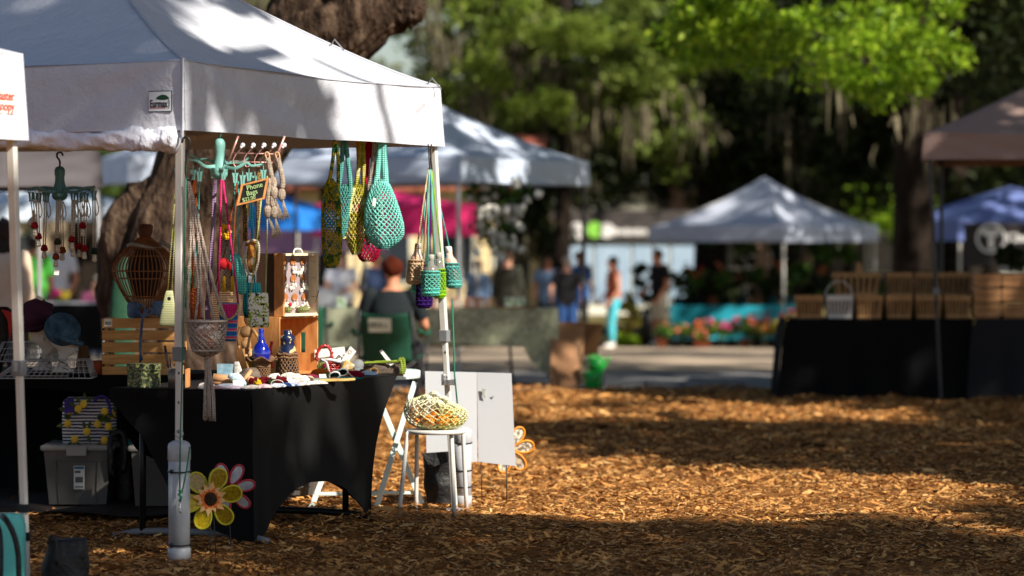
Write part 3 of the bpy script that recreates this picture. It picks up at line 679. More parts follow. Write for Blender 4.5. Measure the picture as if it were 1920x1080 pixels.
# second table along the front left side, open below
QA = V(-1.80, 16.98, 0); QL = 1.9
t2b = thing('folding_table', 'long folding table under black linen holding the hats and the slatted crate', 'table', QA)
def Q(a, b, z): return QA + TW * a + TU * b + V(0, 0, z)
cv = MB(Matrix.Translation(-QA))
cv.grid(lambda s, t: Q(s * QL, t * .76, TH), 10, 4)
cv.grid(lambda s, t: Q(s * QL, -.004 * math.sin(s * 30) * t, TH - t * (.10 + .02 * math.sin(s * 11))), 50, 4)
cv.grid(lambda s, t: Q(s * QL, .76 + .02 * math.sin(s * 34) * t, TH - t * .72), 60, 6)
cv.grid(lambda s, t: Q(0 - .015 * math.sin(s * 20) * t, s * .76, TH - t * .70), 20, 6)
obj('table_linen', cv, m_blackcloth, t2b)
for a in (.1, QL - .1):
    for b in (.08, .68): leg_obj(t2b, [Q(a, b, .74), Q(a, b, 0)], .016, m_plastic_black)
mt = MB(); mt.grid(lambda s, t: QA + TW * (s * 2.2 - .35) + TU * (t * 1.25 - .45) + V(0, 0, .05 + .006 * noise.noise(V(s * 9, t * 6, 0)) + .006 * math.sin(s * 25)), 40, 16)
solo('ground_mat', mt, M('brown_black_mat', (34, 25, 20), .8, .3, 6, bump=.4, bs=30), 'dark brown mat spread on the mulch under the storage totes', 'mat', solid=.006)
# ------------------------------------------------------------------ weights, cords, pinwheels at the poles
m_pvc = M('white_pvc', stops=[(.35, (158, 162, 168)), (.7, (190, 192, 196))], rough=.4, vs=7, spec=.5, detail=6)
m_green_cord = M('green_bungee', (12, 104, 78), .6, .2, 60)
def pvc(label, c, r, h, straps, ring=True):
    root = thing('pipe_weight', label, 'tent weight', c)
    b = MB(); b.lathe([(r, .03), (r, h - .05)], 28); obj('pipe', b, m_pvc, root)
    k = MB(); k.lathe([(0, h + .016), (r * .6, h + .013), (r * .95, h + .002), (r * 1.06, h - .012), (r * 1.07, h - .075), (r, h - .078)], 28); obj('end_cap', k, m_pvc, root)
    k = MB(); k.lathe([(r, .07), (r * 1.07, .066), (r * 1.07, .002), (0, .001)], 28); obj('end_cap', k, m_pvc, root)
    if ring:
        q = MB(); q.tube([V(math.cos(a) * .017, 0, h + .045 + math.sin(a) * .017) for a in np.linspace(0, 6.283, 16)[:-1]], .0035, 6, closed=True); q.tube([(0, 0, h + .02), (0, 0, h + .032)], .004); obj('eye_bolt', q, m_steel, root)
    for z in straps:
        q = MB(); q.tube([V(math.cos(a) * (r + .003), math.sin(a) * (r + .003), z + .004 * math.sin(a)) for a in np.linspace(0, 6.283, 28)[:-1]], .0035, 6, closed=True); q.ball((-r * .6, -r * .85, z), .011, 10, 6); obj('bungee_tie', q, m_plastic_black, root)
    return root
c = G(336, 14.63); pvc('white plastic pipe weight tied to the near pole below the green bungee', c, .0495, .545, (.085, .42))
c = G(868, 17.56); pvc('white plastic pipe weight strapped to the far pole behind the white stool', c, .047, .43, (.12, .21, .36), False)
bg_ = MB(); Yb = 14.56
cord(bg_, [(349, 300), (347, 420), (343, 640), (338, 820), (337, 925)], Yb, 1.5); cord(bg_, [(356, 838), (350, 880), (341, 925)], Yb - .02, 1.6); cord(bg_, [(335, 918), (341, 922), (335, 927), (340, 932), (337, 940)], Yb - .02, 3)
hk = MB(); cord(hk, sm([(341, 268), (345, 258), (353, 259), (356, 268), (352, 284), (349, 300), (348, 322), (352, 336), (358, 334), (360, 326)]), Yb, 2.2)
o = solo('bungee_cord', bg_, m_green_cord, 'green bungee cord running down the near tent pole to the pipe weight', 'bungee cord')
h2 = obj('hook', MB(Matrix.Translation(-o.location)).add(hk.v, hk.f), m_plastic_black, o)
q = MB(Matrix.Translation(-o.location)); cord(q, [(337, 938), (337, 958), (340, 962)], Yb, 1.6); obj('hook', q, m_steel, o)
b2_ = MB(); cord(b2_, [(848, 560), (852, 700), (858, 762)], 17.3, 1.7); solo('bungee_cord', b2_, m_green_cord, 'green bungee cord stretched along the far tent pole above the net bag', 'bungee cord')
def pinwheel(label, cx, cy, Y, Rp, hl, hw, angs, rim, fill, stake, extra=None, fills=None, yaw=.2):
    c = W(cx, cy, Y); root = thing('pinwheel', label, 'pinwheel', V(c.x, c.y, 0)); s = Y / F; z = c.z
    def pt(x, y, d=0):   # pixel offsets in the wheel plane
        return V(x * s * math.cos(yaw), x * s * math.sin(yaw) + d, z - y * s)
    for i, a in enumerate(angs):
        ca, sa = math.cos(R(a)), -math.sin(R(a)); ring = []
        for t in np.linspace(0, 2 * math.pi, 26)[:-1]:
            l = math.cos(t) * hl; w = math.sin(t) * hw * (1 + .22 * math.cos(t)); ring.append(pt((Rp + l) * ca - w * sa, (Rp + l) * sa + w * ca, .012 * math.sin(t)))
        p = MB(); p.prism([q * 1 for q in ring], (0, .0012, 0)); po = obj('petal', p, (fills or [fill] * 9)[i % 9], root, smooth=False)
        k = MB(); k.tube(ring, 2.1 * s, 6, closed=True); obj('petal_rim', k, rim, po)
    st = MB()
    for x0, x1, y1 in stake: st.tube([pt(x0, 0, .02), V(x1 * s, .02, .02), V(x1 * s, .02, -.04)], .0028, 6)
    obj('stake', st, m_plastic_black, root)
    if extra: extra(root, pt, s)
    return root
m_ywire = M('yellow_rim', (196, 186, 40), .5, .1); m_yfoil_sun = M('sunlit_yellow_foil', stops=[(.3, (206, 176, 16)), (.6, (250, 224, 30))], rough=.28, vs=60, trans=.35, spec=.6)  # foil of the sunlit petals, sunlight put into the brighter yellow
m_yfoil_shade = M('shaded_yellow_foil', stops=[(.3, (122, 98, 18)), (.6, (182, 150, 28))], rough=.3, vs=80, trans=.2, spec=.6)  # same yellow foil darkened, shade put into its colour
def sunflower(root, pt, s):
    m_pet = M('peach_petal', stops=[(.3, (226, 150, 80)), (.7, (238, 206, 146))], rough=.8, vs=30); m_or = M('orange_petal', (222, 104, 40), .8, .15, 30)
    for ring, (r0, r1, wd2, mat, d) in enumerate(((8, 31, 6, m_pet, -.012), (8, 20, 4.2, m_or, -.015))):
        mb = MB()
        for i in range(12):
            a = R(i * 30 + ring * 14 + 8); ca, sa = math.cos(a), math.sin(a); k = 1 + .12 * math.sin(i * 2.3)
            P = lambda r, w: pt(r * ca - w * sa, r * sa + w * ca, d - .004 * (r / 30))
            mb.prism([P(r0, -3), P((r0 + r1) / 2 * k, -wd2), P(r1 * k, 0), P((r0 + r1) / 2 * k, wd2), P(r0, 3)], (0, .001, 0))
        obj('flower_petals', mb, mat, root, smooth=False)
    m2 = MB(); m2.ball(pt(0, 0, -.018), (13 * s, .010, 13 * s), 18, 10); obj('flower_centre', m2, M('dark_seed_centre', stops=[(.4, (24, 16, 10)), (.6, (70, 52, 22))], rough=.9, vs=120, bump=.8, bs=200), root)
pinwheel('yellow foil pinwheel with a sunflower centre in front of the black table cover', 395, 935, 14.85, 37, 22, 15, [129, 70, 12, -51, -111, -168], m_ywire, m_yfoil_sun, [(0, -2, 0), (3, 9, 0)], sunflower, [m_yfoil_shade, m_yfoil_shade, m_yfoil_shade, m_yfoil_shade, m_yfoil_sun, m_yfoil_sun])
pinwheel('white pinwheel with red rims peeking out behind the yellow one', 428, 918, 15.05, 31, 20, 10, [110, 62, 12, -40, -100, 175], M('red_rim', (176, 40, 56), .5, .1), M('white_foil', stops=[(.3, (150, 156, 170)), (.7, (206, 208, 214))], rough=.3, vs=20), [(0, 4, 0)])
pinwheel('white pinwheel with orange rims behind the lower right of the white board', 956, 842, 18.0, 27, 19, 11, [60, 8, -55, -110, 125, 180], M('orange_rim', (222, 136, 32), .5, .1), M('cream_foil', stops=[(.45, (120, 116, 110)), (.55, (226, 216, 190))], rough=.4, vs=50), [(-6, -6, 0)])
# black sand bags and bags on the ground
def sack(name, label, cat, rows, Y, th, mat, n=22, wob=.1):
    mb = MB(); loft(mb, rows, Y, th, n, .75)
    mb.v = [v + V(noise.noise(v * 9) * .018, noise.noise(v * 11 + V(5, 0, 0)) * .02, noise.noise(v * 8 + V(0, 7, 0)) * .006) * (wob * 10) for v in mb.v]
    return solo(name, mb, mat, label, cat)
m_nylon = M('black_nylon', (20, 20, 22), .5, .2, 8, bump=.5, bs=14, bdist=.03, spec=.4)
o = sack('sand_bag', 'black cloth sand bag leaning beside the white stool legs', 'sand bag', [(y, 793 + (y - 846) * .03, 848 + (y - 846) * .02 + 6 * math.sin((y - 846) / 34)) for y in np.linspace(849, 950, 14)], 17.55, .45, m_nylon)
q = MB(Matrix.Translation(-o.location)); q.prism([W(790, 850, 17.46), W(846, 846, 17.46), W(842, 866, 17.45), W(806, 878, 17.44)], (0, .012, 0)); obj('flap', q, m_nylon, o, smooth=False, bevel=.004)
o = sack('weight_bag', 'open topped black weight bag on the mulch at the bottom left corner', 'weight bag', [(y, 84 + 6 * math.sin(y / 30), 163 - 5 * math.sin(y / 25)) for y in np.linspace(1010, 1106, 12)], 13.55, .7, m_nylon)
q = MB(Matrix.Translation(-o.location)); cord(q, sm([(90, 1020), (96, 1006), (104, 1012), (106, 1060)]), 13.3, 4); obj('strap', q, m_nylon, o)
m_teal_bag = M('turquoise_fabric', (96, 196, 190), .6, .06, 8, bump=.2, bs=30)
b = MB(); loft(b, [(y, -60, 47 - max(0, (978 - y)) * .7) for y in (963, 966, 972, 985, 1010, 1050, 1090, 1111)], 13.4, .5, 24, .45)
tb_ = solo('cooler_bag', b, m_teal_bag, 'turquoise cooler bag with black straps at the bottom left corner', 'bag')
q = MB(Matrix.Translation(-tb_.location)); cord(q, sm([(4, 968, -.2), (12, 976, -.27), (25, 1000, -.28), (34, 1040, -.28), (36, 1110, -.28)]), 13.4, 6); cord(q, sm([(-10, 968, -.2), (2, 1010, -.28), (2, 1110, -.28)]), 13.4, 4); obj('strap', q, m_nylon, tb_)
# white board on wires
YB = 17.75
bd_ = MB(); bd_.prism([W(797, 696, YB), W(894, 698, YB + .012), W(895, 866, YB + .012), W(800, 868, YB)], (0, .008, 0)); bd_.prism([W(894.4, 698, YB + .012), W(959, 700, YB - .01), W(967, 874, YB - .01), W(897, 866, YB + .012)], (0, .008, 0))
m_coro = M('white_corrugated_board', (190, 193, 198), .5, .03, 3, spec=.4); 
wb = solo('board', bd_, m_coro, 'blank white corrugated yard sign turned away beside the far tent pole', 'sign', smooth=False)
q = MB(Matrix.Translation(-wb.location)); cord(q, [(950, 870), (950, 952)], YB, 1.3); cord(q, [(902, 866), (904, 945)], YB, 1.0); obj('wire_stake', q, m_plastic_black, wb)
q = MB(Matrix.Translation(-wb.location)); q.prism([W(903, 728, YB - .006), W(911, 730, YB - .006), W(908, 738, YB - .006), W(911, 747, YB - .006), W(905, 744, YB - .006)], (0, .003, 0)); q.prism([W(922, 742, YB - .006), W(927, 742, YB - .006), W(925, 746, YB - .006)], (0, .003, 0)); obj('torn_tape', q, M('grey_tape', (150, 150, 140), .7), wb, smooth=False)
cl = MB(); cl.box(W(843, 717, 17.36), (.07, .05, .03)); cl.box(W(831, 712, 17.4), (.02, .03, .06)); solo('spring_clamp', cl, m_steel, 'small metal clamp on the far tent pole just over the net bag', 'clamp', smooth=False, bevel=.004)
# ------------------------------------------------------------------ white folding table, stool, net bag of oranges
m_mint_paint = M('pale_mint_paint', (208, 226, 222), .45, .04, 10)
ctr_ = W(694, 702, 17.85); wt = thing('side_table', 'pale folding side table on crossed legs tucked behind the black covered table', 'table', V(ctr_.x, ctr_.y, 0))
mb = MB(); mb.lathe([(0, .7), (.275, .7), (.28, .705), (.28, .742), (.27, .745), (0, .745)], 36); obj('tabletop', mb, m_mint_paint, wt)
for tp, bt_, dy in (((778, 716), (704, 956), 0), ((676, 708), (582, 956), 0), ((700, 722), (793, 950), .05), ((600, 722), (678, 949), .05)):
    mb = wmb(wt); mb.beam(W(*tp, 17.45 + .1), W(*bt_, 17.45 + dy), .03, .014, up=(0, 1, 0)); obj('leg', mb, m_mint_paint, wt, smooth=False, bevel=.003)
mb = wmb(wt); mb.beam(W(590, 926, 17.46), W(712, 926, 17.46), .014, .02); mb.beam(W(668, 924, 17.52), W(784, 924, 17.52), .012, .018); obj('stretcher', mb, m_mint_paint, wt, smooth=False, bevel=.003)
m_wpaint = M('white_enamel', (206, 203, 196), .4, .04, 14)
sc_ = W(816, 806, 17.18); stl = thing('stool', 'round white metal stool carrying the net bag of oranges', 'stool', V(sc_.x, sc_.y, 0)); SH = .455
mb = MB(); mb.lathe([(0, SH - .022), (.155, SH - .022), (.165, SH - .016), (.165, SH - .004), (.158, SH), (0, SH)], 32); obj('seat', mb, m_wpaint, stl)
for tp, bt_, y0, y1 in (((764, 812), (748, 969), 17.1, 17.04), ((782, 812), (780, 960), 17.3, 17.33), ((846, 812), (852, 968), 17.1, 17.05), ((868, 812), (875, 961), 17.28, 17.31)):
    mb = wmb(stl); a = W(*tp, y0); b = W(*bt_, y1); b.z = 0; cc = V(sc_.x, sc_.y, a.z + .0); mb.tube(sm([lerp(a, cc, .25) + V(0, 0, .004), a + V(0, 0, -.002), lerp(a, b, .12), b]), .0115, 10); obj('leg', mb, m_wpaint, stl)
m_orange = M('orange_peel', stops=[(.3, (222, 112, 16)), (.7, (240, 150, 30))], rough=.5, vs=5, bump=.3, bs=160, bdist=.004)
for k, (px, py, Y, r) in enumerate([(803, 790, 17.11, .036), (830, 790, 17.11, .036), (790, 790, 17.2, .034), (815, 774, 17.16, .036), (851, 790, 17.17, .032), (842, 780, 17.22, .032), (825, 790, 17.24, .034), (781, 792, 17.15, .028)]):
    p = W(px, py, Y); p.z = max(p.z, SH + r + .003); mb = MB(); mb.ball(p, (r, r, r * .95), 16, 10)
    solo('orange', mb, m_orange, 'orange showing through the net bag on the white stool', 'orange', 'oranges in the net bag')
m_netwhite = yarn('white_lime_yarn', (232, 228, 208), (206, 210, 120), vs=5)
nb_ = thing('net_bag', 'white and lime net bag full of oranges slumped on the stool', 'net bag', V(sc_.x, sc_.y, SH))
mb = wmb(nb_)
def netf(u, v):
    a = 2 * math.pi * u; th = math.pi * (.04 + .93 * v); st = math.sin(th) ** (.55 if v > .5 else .85); x = math.cos(a) * st; y = math.sin(a) * st; z = math.cos(th)
    px = 817 + 59 * x * (1 + .05 * math.sin(a * 3)); zz = .5 + .5 * z
    lump = 1 + .08 * noise.noise(V(x * 2, y * 2, z * 2)); h = 58 * zz ** .9 * (1.12 if x < .15 else .86) * lump
    p = W(px, 806, 17.16); p.y = 17.17 + .135 * y; p.z = SH + .002 + h * .00286; return p
netmesh(mb, netf, 21, 15); wire(obj('net', mb, m_netwhite, nb_), .0085)
mb = wmb(nb_)
for k, (a, b) in enumerate(((800, 748), (815, 742), (830, 750), (822, 758), (845, 762), (808, 757), (838, 768))):
    cord(mb, sm([(a - 14, b + 8 + k, -.02), (a - 5, b - 4, -.05), (a + 6, b - 2, -.05), (a + 13, b + 9, -.02)]), 17.15, 4.2, 7, wob=.3)
obj('gathered_edge', mb, m_netwhite, nb_)
# ------------------------------------------------------------------ under the second table: totes and bags
m_tote = M('grey_tote_plastic', (98, 95, 92), .45, .04, 6, spec=.4); m_lid = M('pale_grey_lid', (158, 155, 150), .4, .04, 6)
def tote(label, x0, x1, Y, y0=850, y1=961, lab=False):
    c = W((x0 + x1) / 2, y1, Y); root = thing('storage_tote', label, 'storage tote', V(c.x, c.y, .055)); s = Y / F; w = (x1 - x0) * s; h = (y1 - y0) * s
    mb = MB(); A = (w / 2, .2); B = (w / 2 * .86, .175); vs = []
    for (hx, hy), z in ((B, 0), (A, h - .03)):
        vs += [V(-hx, -hy, z), V(hx, -hy, z), V(hx, hy, z), V(-hx, hy, z)]
    mb.add(vs, [(3, 2, 1, 0), (0, 1, 5, 4), (1, 2, 6, 5), (2, 3, 7, 6), (3, 0, 4, 7), (4, 5, 6, 7)])
    for k in (-.32, .32):
        mb.beam(V(w * k * .86, -.178, .01), V(w * k, -.202, h - .08), .012, .006)
    mb.beam(V(-w * .4, -.196, h - .085), V(w * .4, -.196, h - .085), .006, .006)
    obj('body', mb, m_tote, root, smooth=False, bevel=.012)
    l = MB(); l.box((0, 0, h - .015), (w + .035, .43, .032)); obj('lid', l, m_lid, root, smooth=False, bevel=.012)
    l = MB(); l.box((.0, -.222, h - .03), (.11, .014, .055)); obj('latch', l, m_lid, root, smooth=False, bevel=.005)
    if lab:
        l = MB(); l.box((w * .03, -.197, h * .46), (.058, .003, .125)); lo = obj('label', l, m_paper, root, smooth=False)
        l = MB(); l.box((w * .03, -.1995, h * .46 + .052), (.052, .002, .014)); obj('label_band', l, M('teal_ink', (60, 120, 140), .6), lo, smooth=False)
        l = MB(); l.box((w * .03, -.1995, h * .46 - .012), (.04, .002, .03)); l.box((w * .03, -.1995, h * .46 - .05), (.044, .002, .006)); l.box((w * .03 - .008, -.1995, h * .46 + .03), (.03, .002, .012)); obj('label_picture', l, M('grey_ink', (96, 98, 104), .6), lo, smooth=False)
    return root
tote('grey storage tote with a paper label, under the table below the lemon print bag', 92, 216, 17.3, lab=True)
tote('grey storage tote half hidden by the black table cover behind the near pole', 254, 352, 17.2, 853, 966)
tote('pale grey tote standing far back under the black covered table', 500, 596, 17.9, 905, 950)
lb_ = thing('tote_bag', 'lemon print tote bag with navy stripes standing on the grey storage tote', 'bag', W(168, 850, 17.25))
mb = wmb(lb_); loft(mb, [(757, 128, 212), (764, 119, 216), (790, 117, 219), (820, 117, 219), (848, 119, 217)], 17.25, .35, 28, .5)
m_stripe = M('navy_white_stripes', stops=[(.42, (44, 38, 84)), (.52, (226, 222, 220))], rough=.85, vs=18, kind='wave', mode='LINEAR')
m_lemon = M('lemon_print', (232, 190, 62), .8, .15, 20); m_lfp = M('leaf_print', (70, 84, 36), .8, .3, 20)
obj('body', mb, m_stripe, lb_)
mb = wmb(lb_); mb2 = wmb(lb_); rr_ = random.Random(4)
for k, (x, y) in enumerate([(157, 770), (147, 779), (196, 784), (127, 807), (183, 808), (203, 812), (163, 822), (140, 836), (196, 838), (210, 790), (130, 782)]):
    f_ = W(x, y, 17.25 - .142 * (1 - ((x - 168) / 52) ** 4) ** .5); mb.ball(f_, (.021, .008, .022), 10, 6)
    for j in range(3):
        a = rr_.random() * 6.28; d = V(math.cos(a), 0, math.sin(a)); w_ = V(-d.z, 0, d.x) * .008; c0 = f_ + d * .018 + V(0, -.002, 0); mb2.prism([c0, c0 + d * .02 + w_ * 1.5, c0 + d * .046, c0 + d * .02 - w_ * 1.5], (0, .003, 0))
lb_.location.z += .036; obj('lemon_pattern', mb, m_lemon, lb_); obj('leaf_pattern', mb2, m_lfp, lb_, smooth=False)
lb_.location.z -= .036; mb = wmb(lb_); m_purple = M('purple_webbing', (58, 44, 120), .8, .1)
mb.prism([W(120, 762, 17.12), W(138, 760, 17.12), W(139, 786, 17.11), W(121, 788, 17.11)], (0, .01, 0)); obj('side_band', mb, m_purple, lb_, smooth=False); mb = wmb(lb_); cord(mb, sm([(176, 766, -.1), (184, 757, -.1), (196, 757, -.1), (204, 770, -.1), (208, 790, -.12)]), 17.22, 3)
obj('handle', mb, m_purple, lb_, smooth=False); lb_.location.z += .036
hb = MB(); loft(hb, [(815, 222, 240), (822, 216, 246), (880, 216, 250), (935, 214, 252), (958, 218, 250)], 17.4, .6, 18, .6); hb2 = MB(); cord(hb2, sm([(208, 892, -.2), (206, 850, -.22), (210, 818, -.2), (230, 812, -.2), (236, 850, -.2), (232, 888, -.2)]), 17.3, 6)
o = solo('shopping_bag', hb, M('black_gold_bag', stops=[(.5, (14, 13, 13)), (.68, (96, 62, 24))], rough=.4, vs=22), 'black and gold shopping bag between the two grey totes', 'bag'); obj('handle', MB(Matrix.Translation(-o.location)).add(hb2.v, hb2.f), m_nylon, o)
q = MB(); q.prism([W(259, 797, 17.1), W(286, 846, 17.1), W(286, 846, 17.1), W(262, 842, 17.1)], (0, .004, 0)); solo('card_sheet', q, M('magenta_card', (186, 16, 110), .6, .05), 'bright magenta card sheet standing on the half hidden tote', 'card', smooth=False)
q = MB(); loft(q, [(824, 237, 263), (828, 235, 265), (841, 237, 263)], 17.32, 1, 18, .7); solo('plastic_tub', q, M('teal_tub', (44, 130, 136), .3, .1, 9), 'small teal plastic tub with a clear lid beside the magenta card', 'tub')
# ------------------------------------------------------------------ on the second table
m_pine = M('pine_slats', stops=[(.3, (176, 122, 66)), (.7, (216, 164, 100))], rough=.65, vs=5, stretch=(1.2, 8, 14), bump=.15, bs=20)
m_crate = M('honey_wood', stops=[(.3, (176, 112, 58)), (.7, (214, 152, 90))], rough=.6, vs=5, stretch=(8, 2, 1.5), bump=.1, bs=20)
cr = thing('slatted_crate', 'pine slatted crate under the rattan lantern on the hat table', 'crate', W(266, 706, 17.15)); s_ = 17.15 / F
for k in range(5):
    y = 606 + k * 22.6; mb = wmb(cr); mb.box(W(266, y, 17.15), (149 * s_, .012, 18.5 * s_)); obj('slat', mb, m_pine, cr, smooth=False, bevel=.002)
mb = wmb(cr)
for y in (606, 651, 696): mb.box(W(266, y, 17.45), (149 * s_, .012, 18.5 * s_))
for x in (194, 338):
    for y in (606, 651, 696): mb.box(W(x, y, 17.15) + V(0, .15, 0), (.011, .29, 18 * s_))
    for d in (.02, .28): mb.box(W(x + (5 if x < 250 else -5), 651, 17.15) + V(0, d, 0), (.018, .018, 108 * s_))
mb.box(W(266, 702, 17.15) + V(0, .15, 0), (145 * s_, .28, .01)); obj('frame', mb, m_pine, cr, smooth=False)
mb = wmb(cr); mb.box(W(203, 605, 17.15) + V(0, -.008, 0), (15 * s_, .002, 15 * s_)); lo = obj('price_sticker', mb, m_paper, cr, smooth=False)
mb = wmb(cr)
for k in range(6): mb.box(W(198 + k * 2, 606, 17.15) + V(0, -.0095, 0), (1.1 * s_, .001, 6 * s_))
obj('barcode', mb, m_blackink, lo, smooth=False)
rl_ = thing('rattan_lantern', 'dark rattan lantern with vertical ribs on top of the slatted crate', 'lantern', W(272, 597, 17.3))
m_rattan = M('dark_rattan', (140, 86, 46), .6, .25, 30)
mb = wmb(rl_); c0 = W(272, 0, 17.3); prof = [(588, 14), (570, 30), (540, 48), (508, 61), (490, 56), (470, 40), (455, 22), (446, 12)]
for k in range(46):
    a = 2 * math.pi * k / 46; mb.tube(sm([W(272, y, 17.3) + V(math.cos(a) * r * 17.3 / F, math.sin(a) * r * 17.3 / F, 0) for y, r in prof], 3), .003, 5)
for y, r in ((588, 14), (556, 39.5), (522, 57), (508, 61.5), (480, 49), (446, 12)):
    p = W(272, y, 17.3); mb.tube([p + V(math.cos(a), math.sin(a), 0) * r * 17.3 / F for a in np.linspace(0, 6.283, 40)[:-1]], .003, 5, closed=True)
obj('ribs', mb, m_rattan, rl_)
mb = wmb(rl_); loft(mb, [(420, 263, 283), (424, 258, 287), (436, 259, 286), (447, 262, 282), (452, 264, 280)], 17.3, 1, 20, 1); obj('neck', mb, M('woven_neck', (86, 46, 24), .7, .3, 60, bump=.6, bs=120), rl_)
mb = wmb(rl_); loft(mb, [(585, 258, 286), (597, 248, 296)], 17.3, 1, 20, 1); obj('foot', mb, m_rattan, rl_)
mb = wmb(rl_); loft(mb, [(560, 256, 288), (540, 246, 298), (510, 238, 306), (490, 241, 303), (466, 253, 290)][::-1], 17.3, 1, 18, 1, 0); obj('dark_core', mb, M('dark_liner', (34, 24, 18), .9, .3, 12), rl_)
m_denim = yarn('denim_blue_yarn', (56, 84, 122), (110, 134, 168), vs=10); m_lace = yarn('pale_lace', (190, 184, 172), (150, 150, 150))
cw = thing('crochet_cowl', 'denim blue crochet cowl with long tie wrapped round the rattan lantern base', 'cowl', W(272, 600, 17.2))
mb = wmb(cw)
for x0, x1, y0, y1 in ((238, 262, 566, 596), (284, 312, 564, 592)): mb = wmb(cw); loft(mb, [(y0, x0 + 4, x1 - 4), (y0 + 6, x0, x1), (y1 - 4, x0 + 1, x1 + 2), (y1, x0 + 4, x1 - 2)], 17.12, .4, 14); obj('wrap', mb, m_denim, cw)
mb = wmb(cw); cord(mb, sm([(268, 596), (258, 580), (264, 572), (272, 580), (268, 596), (264, 640), (263, 680)]), 17.05, 2.2); cord(mb, sm([(268, 592), (282, 578), (284, 586), (268, 596)]), 17.05, 2.2); cord(mb, sm([(266, 600), (262, 650), (267, 676)]), 17.06, 1.8); obj('tie', mb, m_denim, cw)
mb = MB(); mb.tube([W(272, 462, 17.3) + V(math.cos(a) * .09, math.sin(a) * .09, .012 * math.sin(a * 2)) for a in np.linspace(0, 6.283, 30)[:-1]], .010, 8, closed=True, wob=.2); cord(mb, [(300, 452, -.08), (318, 462, -.1), (326, 474, -.1)], 17.3, 4); solo('crochet_collar', mb, m_lace, 'pale lacy collar draped round the neck of the rattan lantern', 'collar')
# foam heads and hats
m_foam = M('white_foam', (205, 202, 198), .7, .04, 10)
def head(label, cx, cy, s, Y, face, base):
    root = thing('foam_mannequin', label, 'display head', W(cx, base, Y)); mb = wmb(root); k = Y / F * s
    P = lambda x, y, d=0: W(cx, cy, Y) + V(x * k * face, d * k, -y * k)
    rows = [(-34, -20, 14), (-28, -27, 20), (-16, -31, 25), (-4, -31, 27), (4, -29, 27), (10, -26, 29), (15, -22, 27), (20, -16, 26), (26, -10, 24), (31, -9, 18), (36, -12, 8), (46, -13, 6), (56, -17, 9), (62, -24, 17), (66, -26, 20)]
    vs = []; fs = []; n = 18
    for y, a, b in rows:
        for j in range(n):
            t = 2 * math.pi * j / n; x = math.cos(t); vs.append(P((a + b) / 2 + (b - a) / 2 * x, y, math.sin(t) * (b - a) / 2 * .8))
    for i in range(len(rows) - 1):
        for j in range(n): fs.append((i * n + j, i * n + (j + 1) % n, (i + 1) * n + (j + 1) % n, (i + 1) * n + j))
    fs += [tuple(range(n)), tuple(range(n * len(rows) - n, n * len(rows)))]
    mb.add(vs, fs); mb.ball(P(30, 10), (4 * k, 3.5 * k, 5 * k), 8, 6); mb.ball(P(26, 18), (3 * k, 5 * k, 1.8 * k), 8, 6); mb.ball(P(26, 22), (3 * k, 4.5 * k, 2 * k), 8, 6); mb.ball(P(-4, 4, -22), (4 * k, 3 * k, 7 * k), 8, 6); mb.ball(P(23, 1, -9), (3 * k, 4 * k, 2.5 * k), 8, 6)
    obj('head_form', mb, m_foam, root, fix=True); mb = wmb(root)
    mb.tube([P((a + b) / 2 + (b - a) / 2 * math.cos(t) * 1.04, 47 + 5 * math.cos(t), math.sin(t) * (b - a) / 2 * .84) for a, b in ((-13, 6),) for t in np.linspace(0, 6.283, 20)[:-1]], 1.3 * k, 5, closed=True); mb.tube([P(6, 52, -6), P(-2, 58, -13), P(10, 62, -14)], 1.2 * k, 5); obj('cord_necklace', mb, M('brown_cord', (70, 34, 24), .7), root)
    return root
head('white foam display head leaning under the plum beret', 88, 628, 1.0, 17.35, 1, 694); head('white foam display head turned right under the blue beanie', 121, 636, .92, 17.15, 1, 694)
m_plum = yarn('plum_yarn', (84, 48, 72), (60, 34, 54), vs=6); m_bluey = yarn('blue_heather_yarn', (34, 60, 84), (84, 116, 140), vs=12)
mb = MB(); mb.ball(W(62, 592, 17.3), (.118, .12, .085), 30, 16, Matrix.Rotation(R(-22), 3, 'Y'), .22, 3); mb.tube([W(72, 606, 17.3) + Matrix.Rotation(R(-14), 3, 'Y') @ V(math.cos(a) * .085, math.sin(a) * .085, -.02) for a in np.linspace(0, 6.283, 24)[:-1]], .014, 8, closed=True)
hat = solo('beret', mb, m_plum, 'plum knitted beret on the left foam head', 'hat'); mb = MB(Matrix.Translation(-hat.location)); mb.prism([W(68, 553, 17.17), W(80, 558, 17.17), W(79, 564, 17.17), W(67, 559, 17.17)], (0, .003, 0)); obj('price_tag', mb, m_paper, hat, smooth=False)
mb = MB(); mb.ball(W(117, 618, 17.12), (.098, .1, .088), 30, 16, Matrix.Rotation(R(25), 3, 'Y'), .06, 5); mb.tube([W(122, 634, 17.12) + Matrix.Rotation(R(20), 3, 'Y') @ V(math.cos(a) * .092, math.sin(a) * .094, 0) for a in np.linspace(0, 6.283, 28)[:-1]], .013, 8, closed=True, wob=.15); solo('beanie', mb, m_bluey, 'heathered blue crochet beanie on the right foam head', 'hat')
m_wire = M('coated_wire', (176, 178, 182), .35, .05, metal=.4)
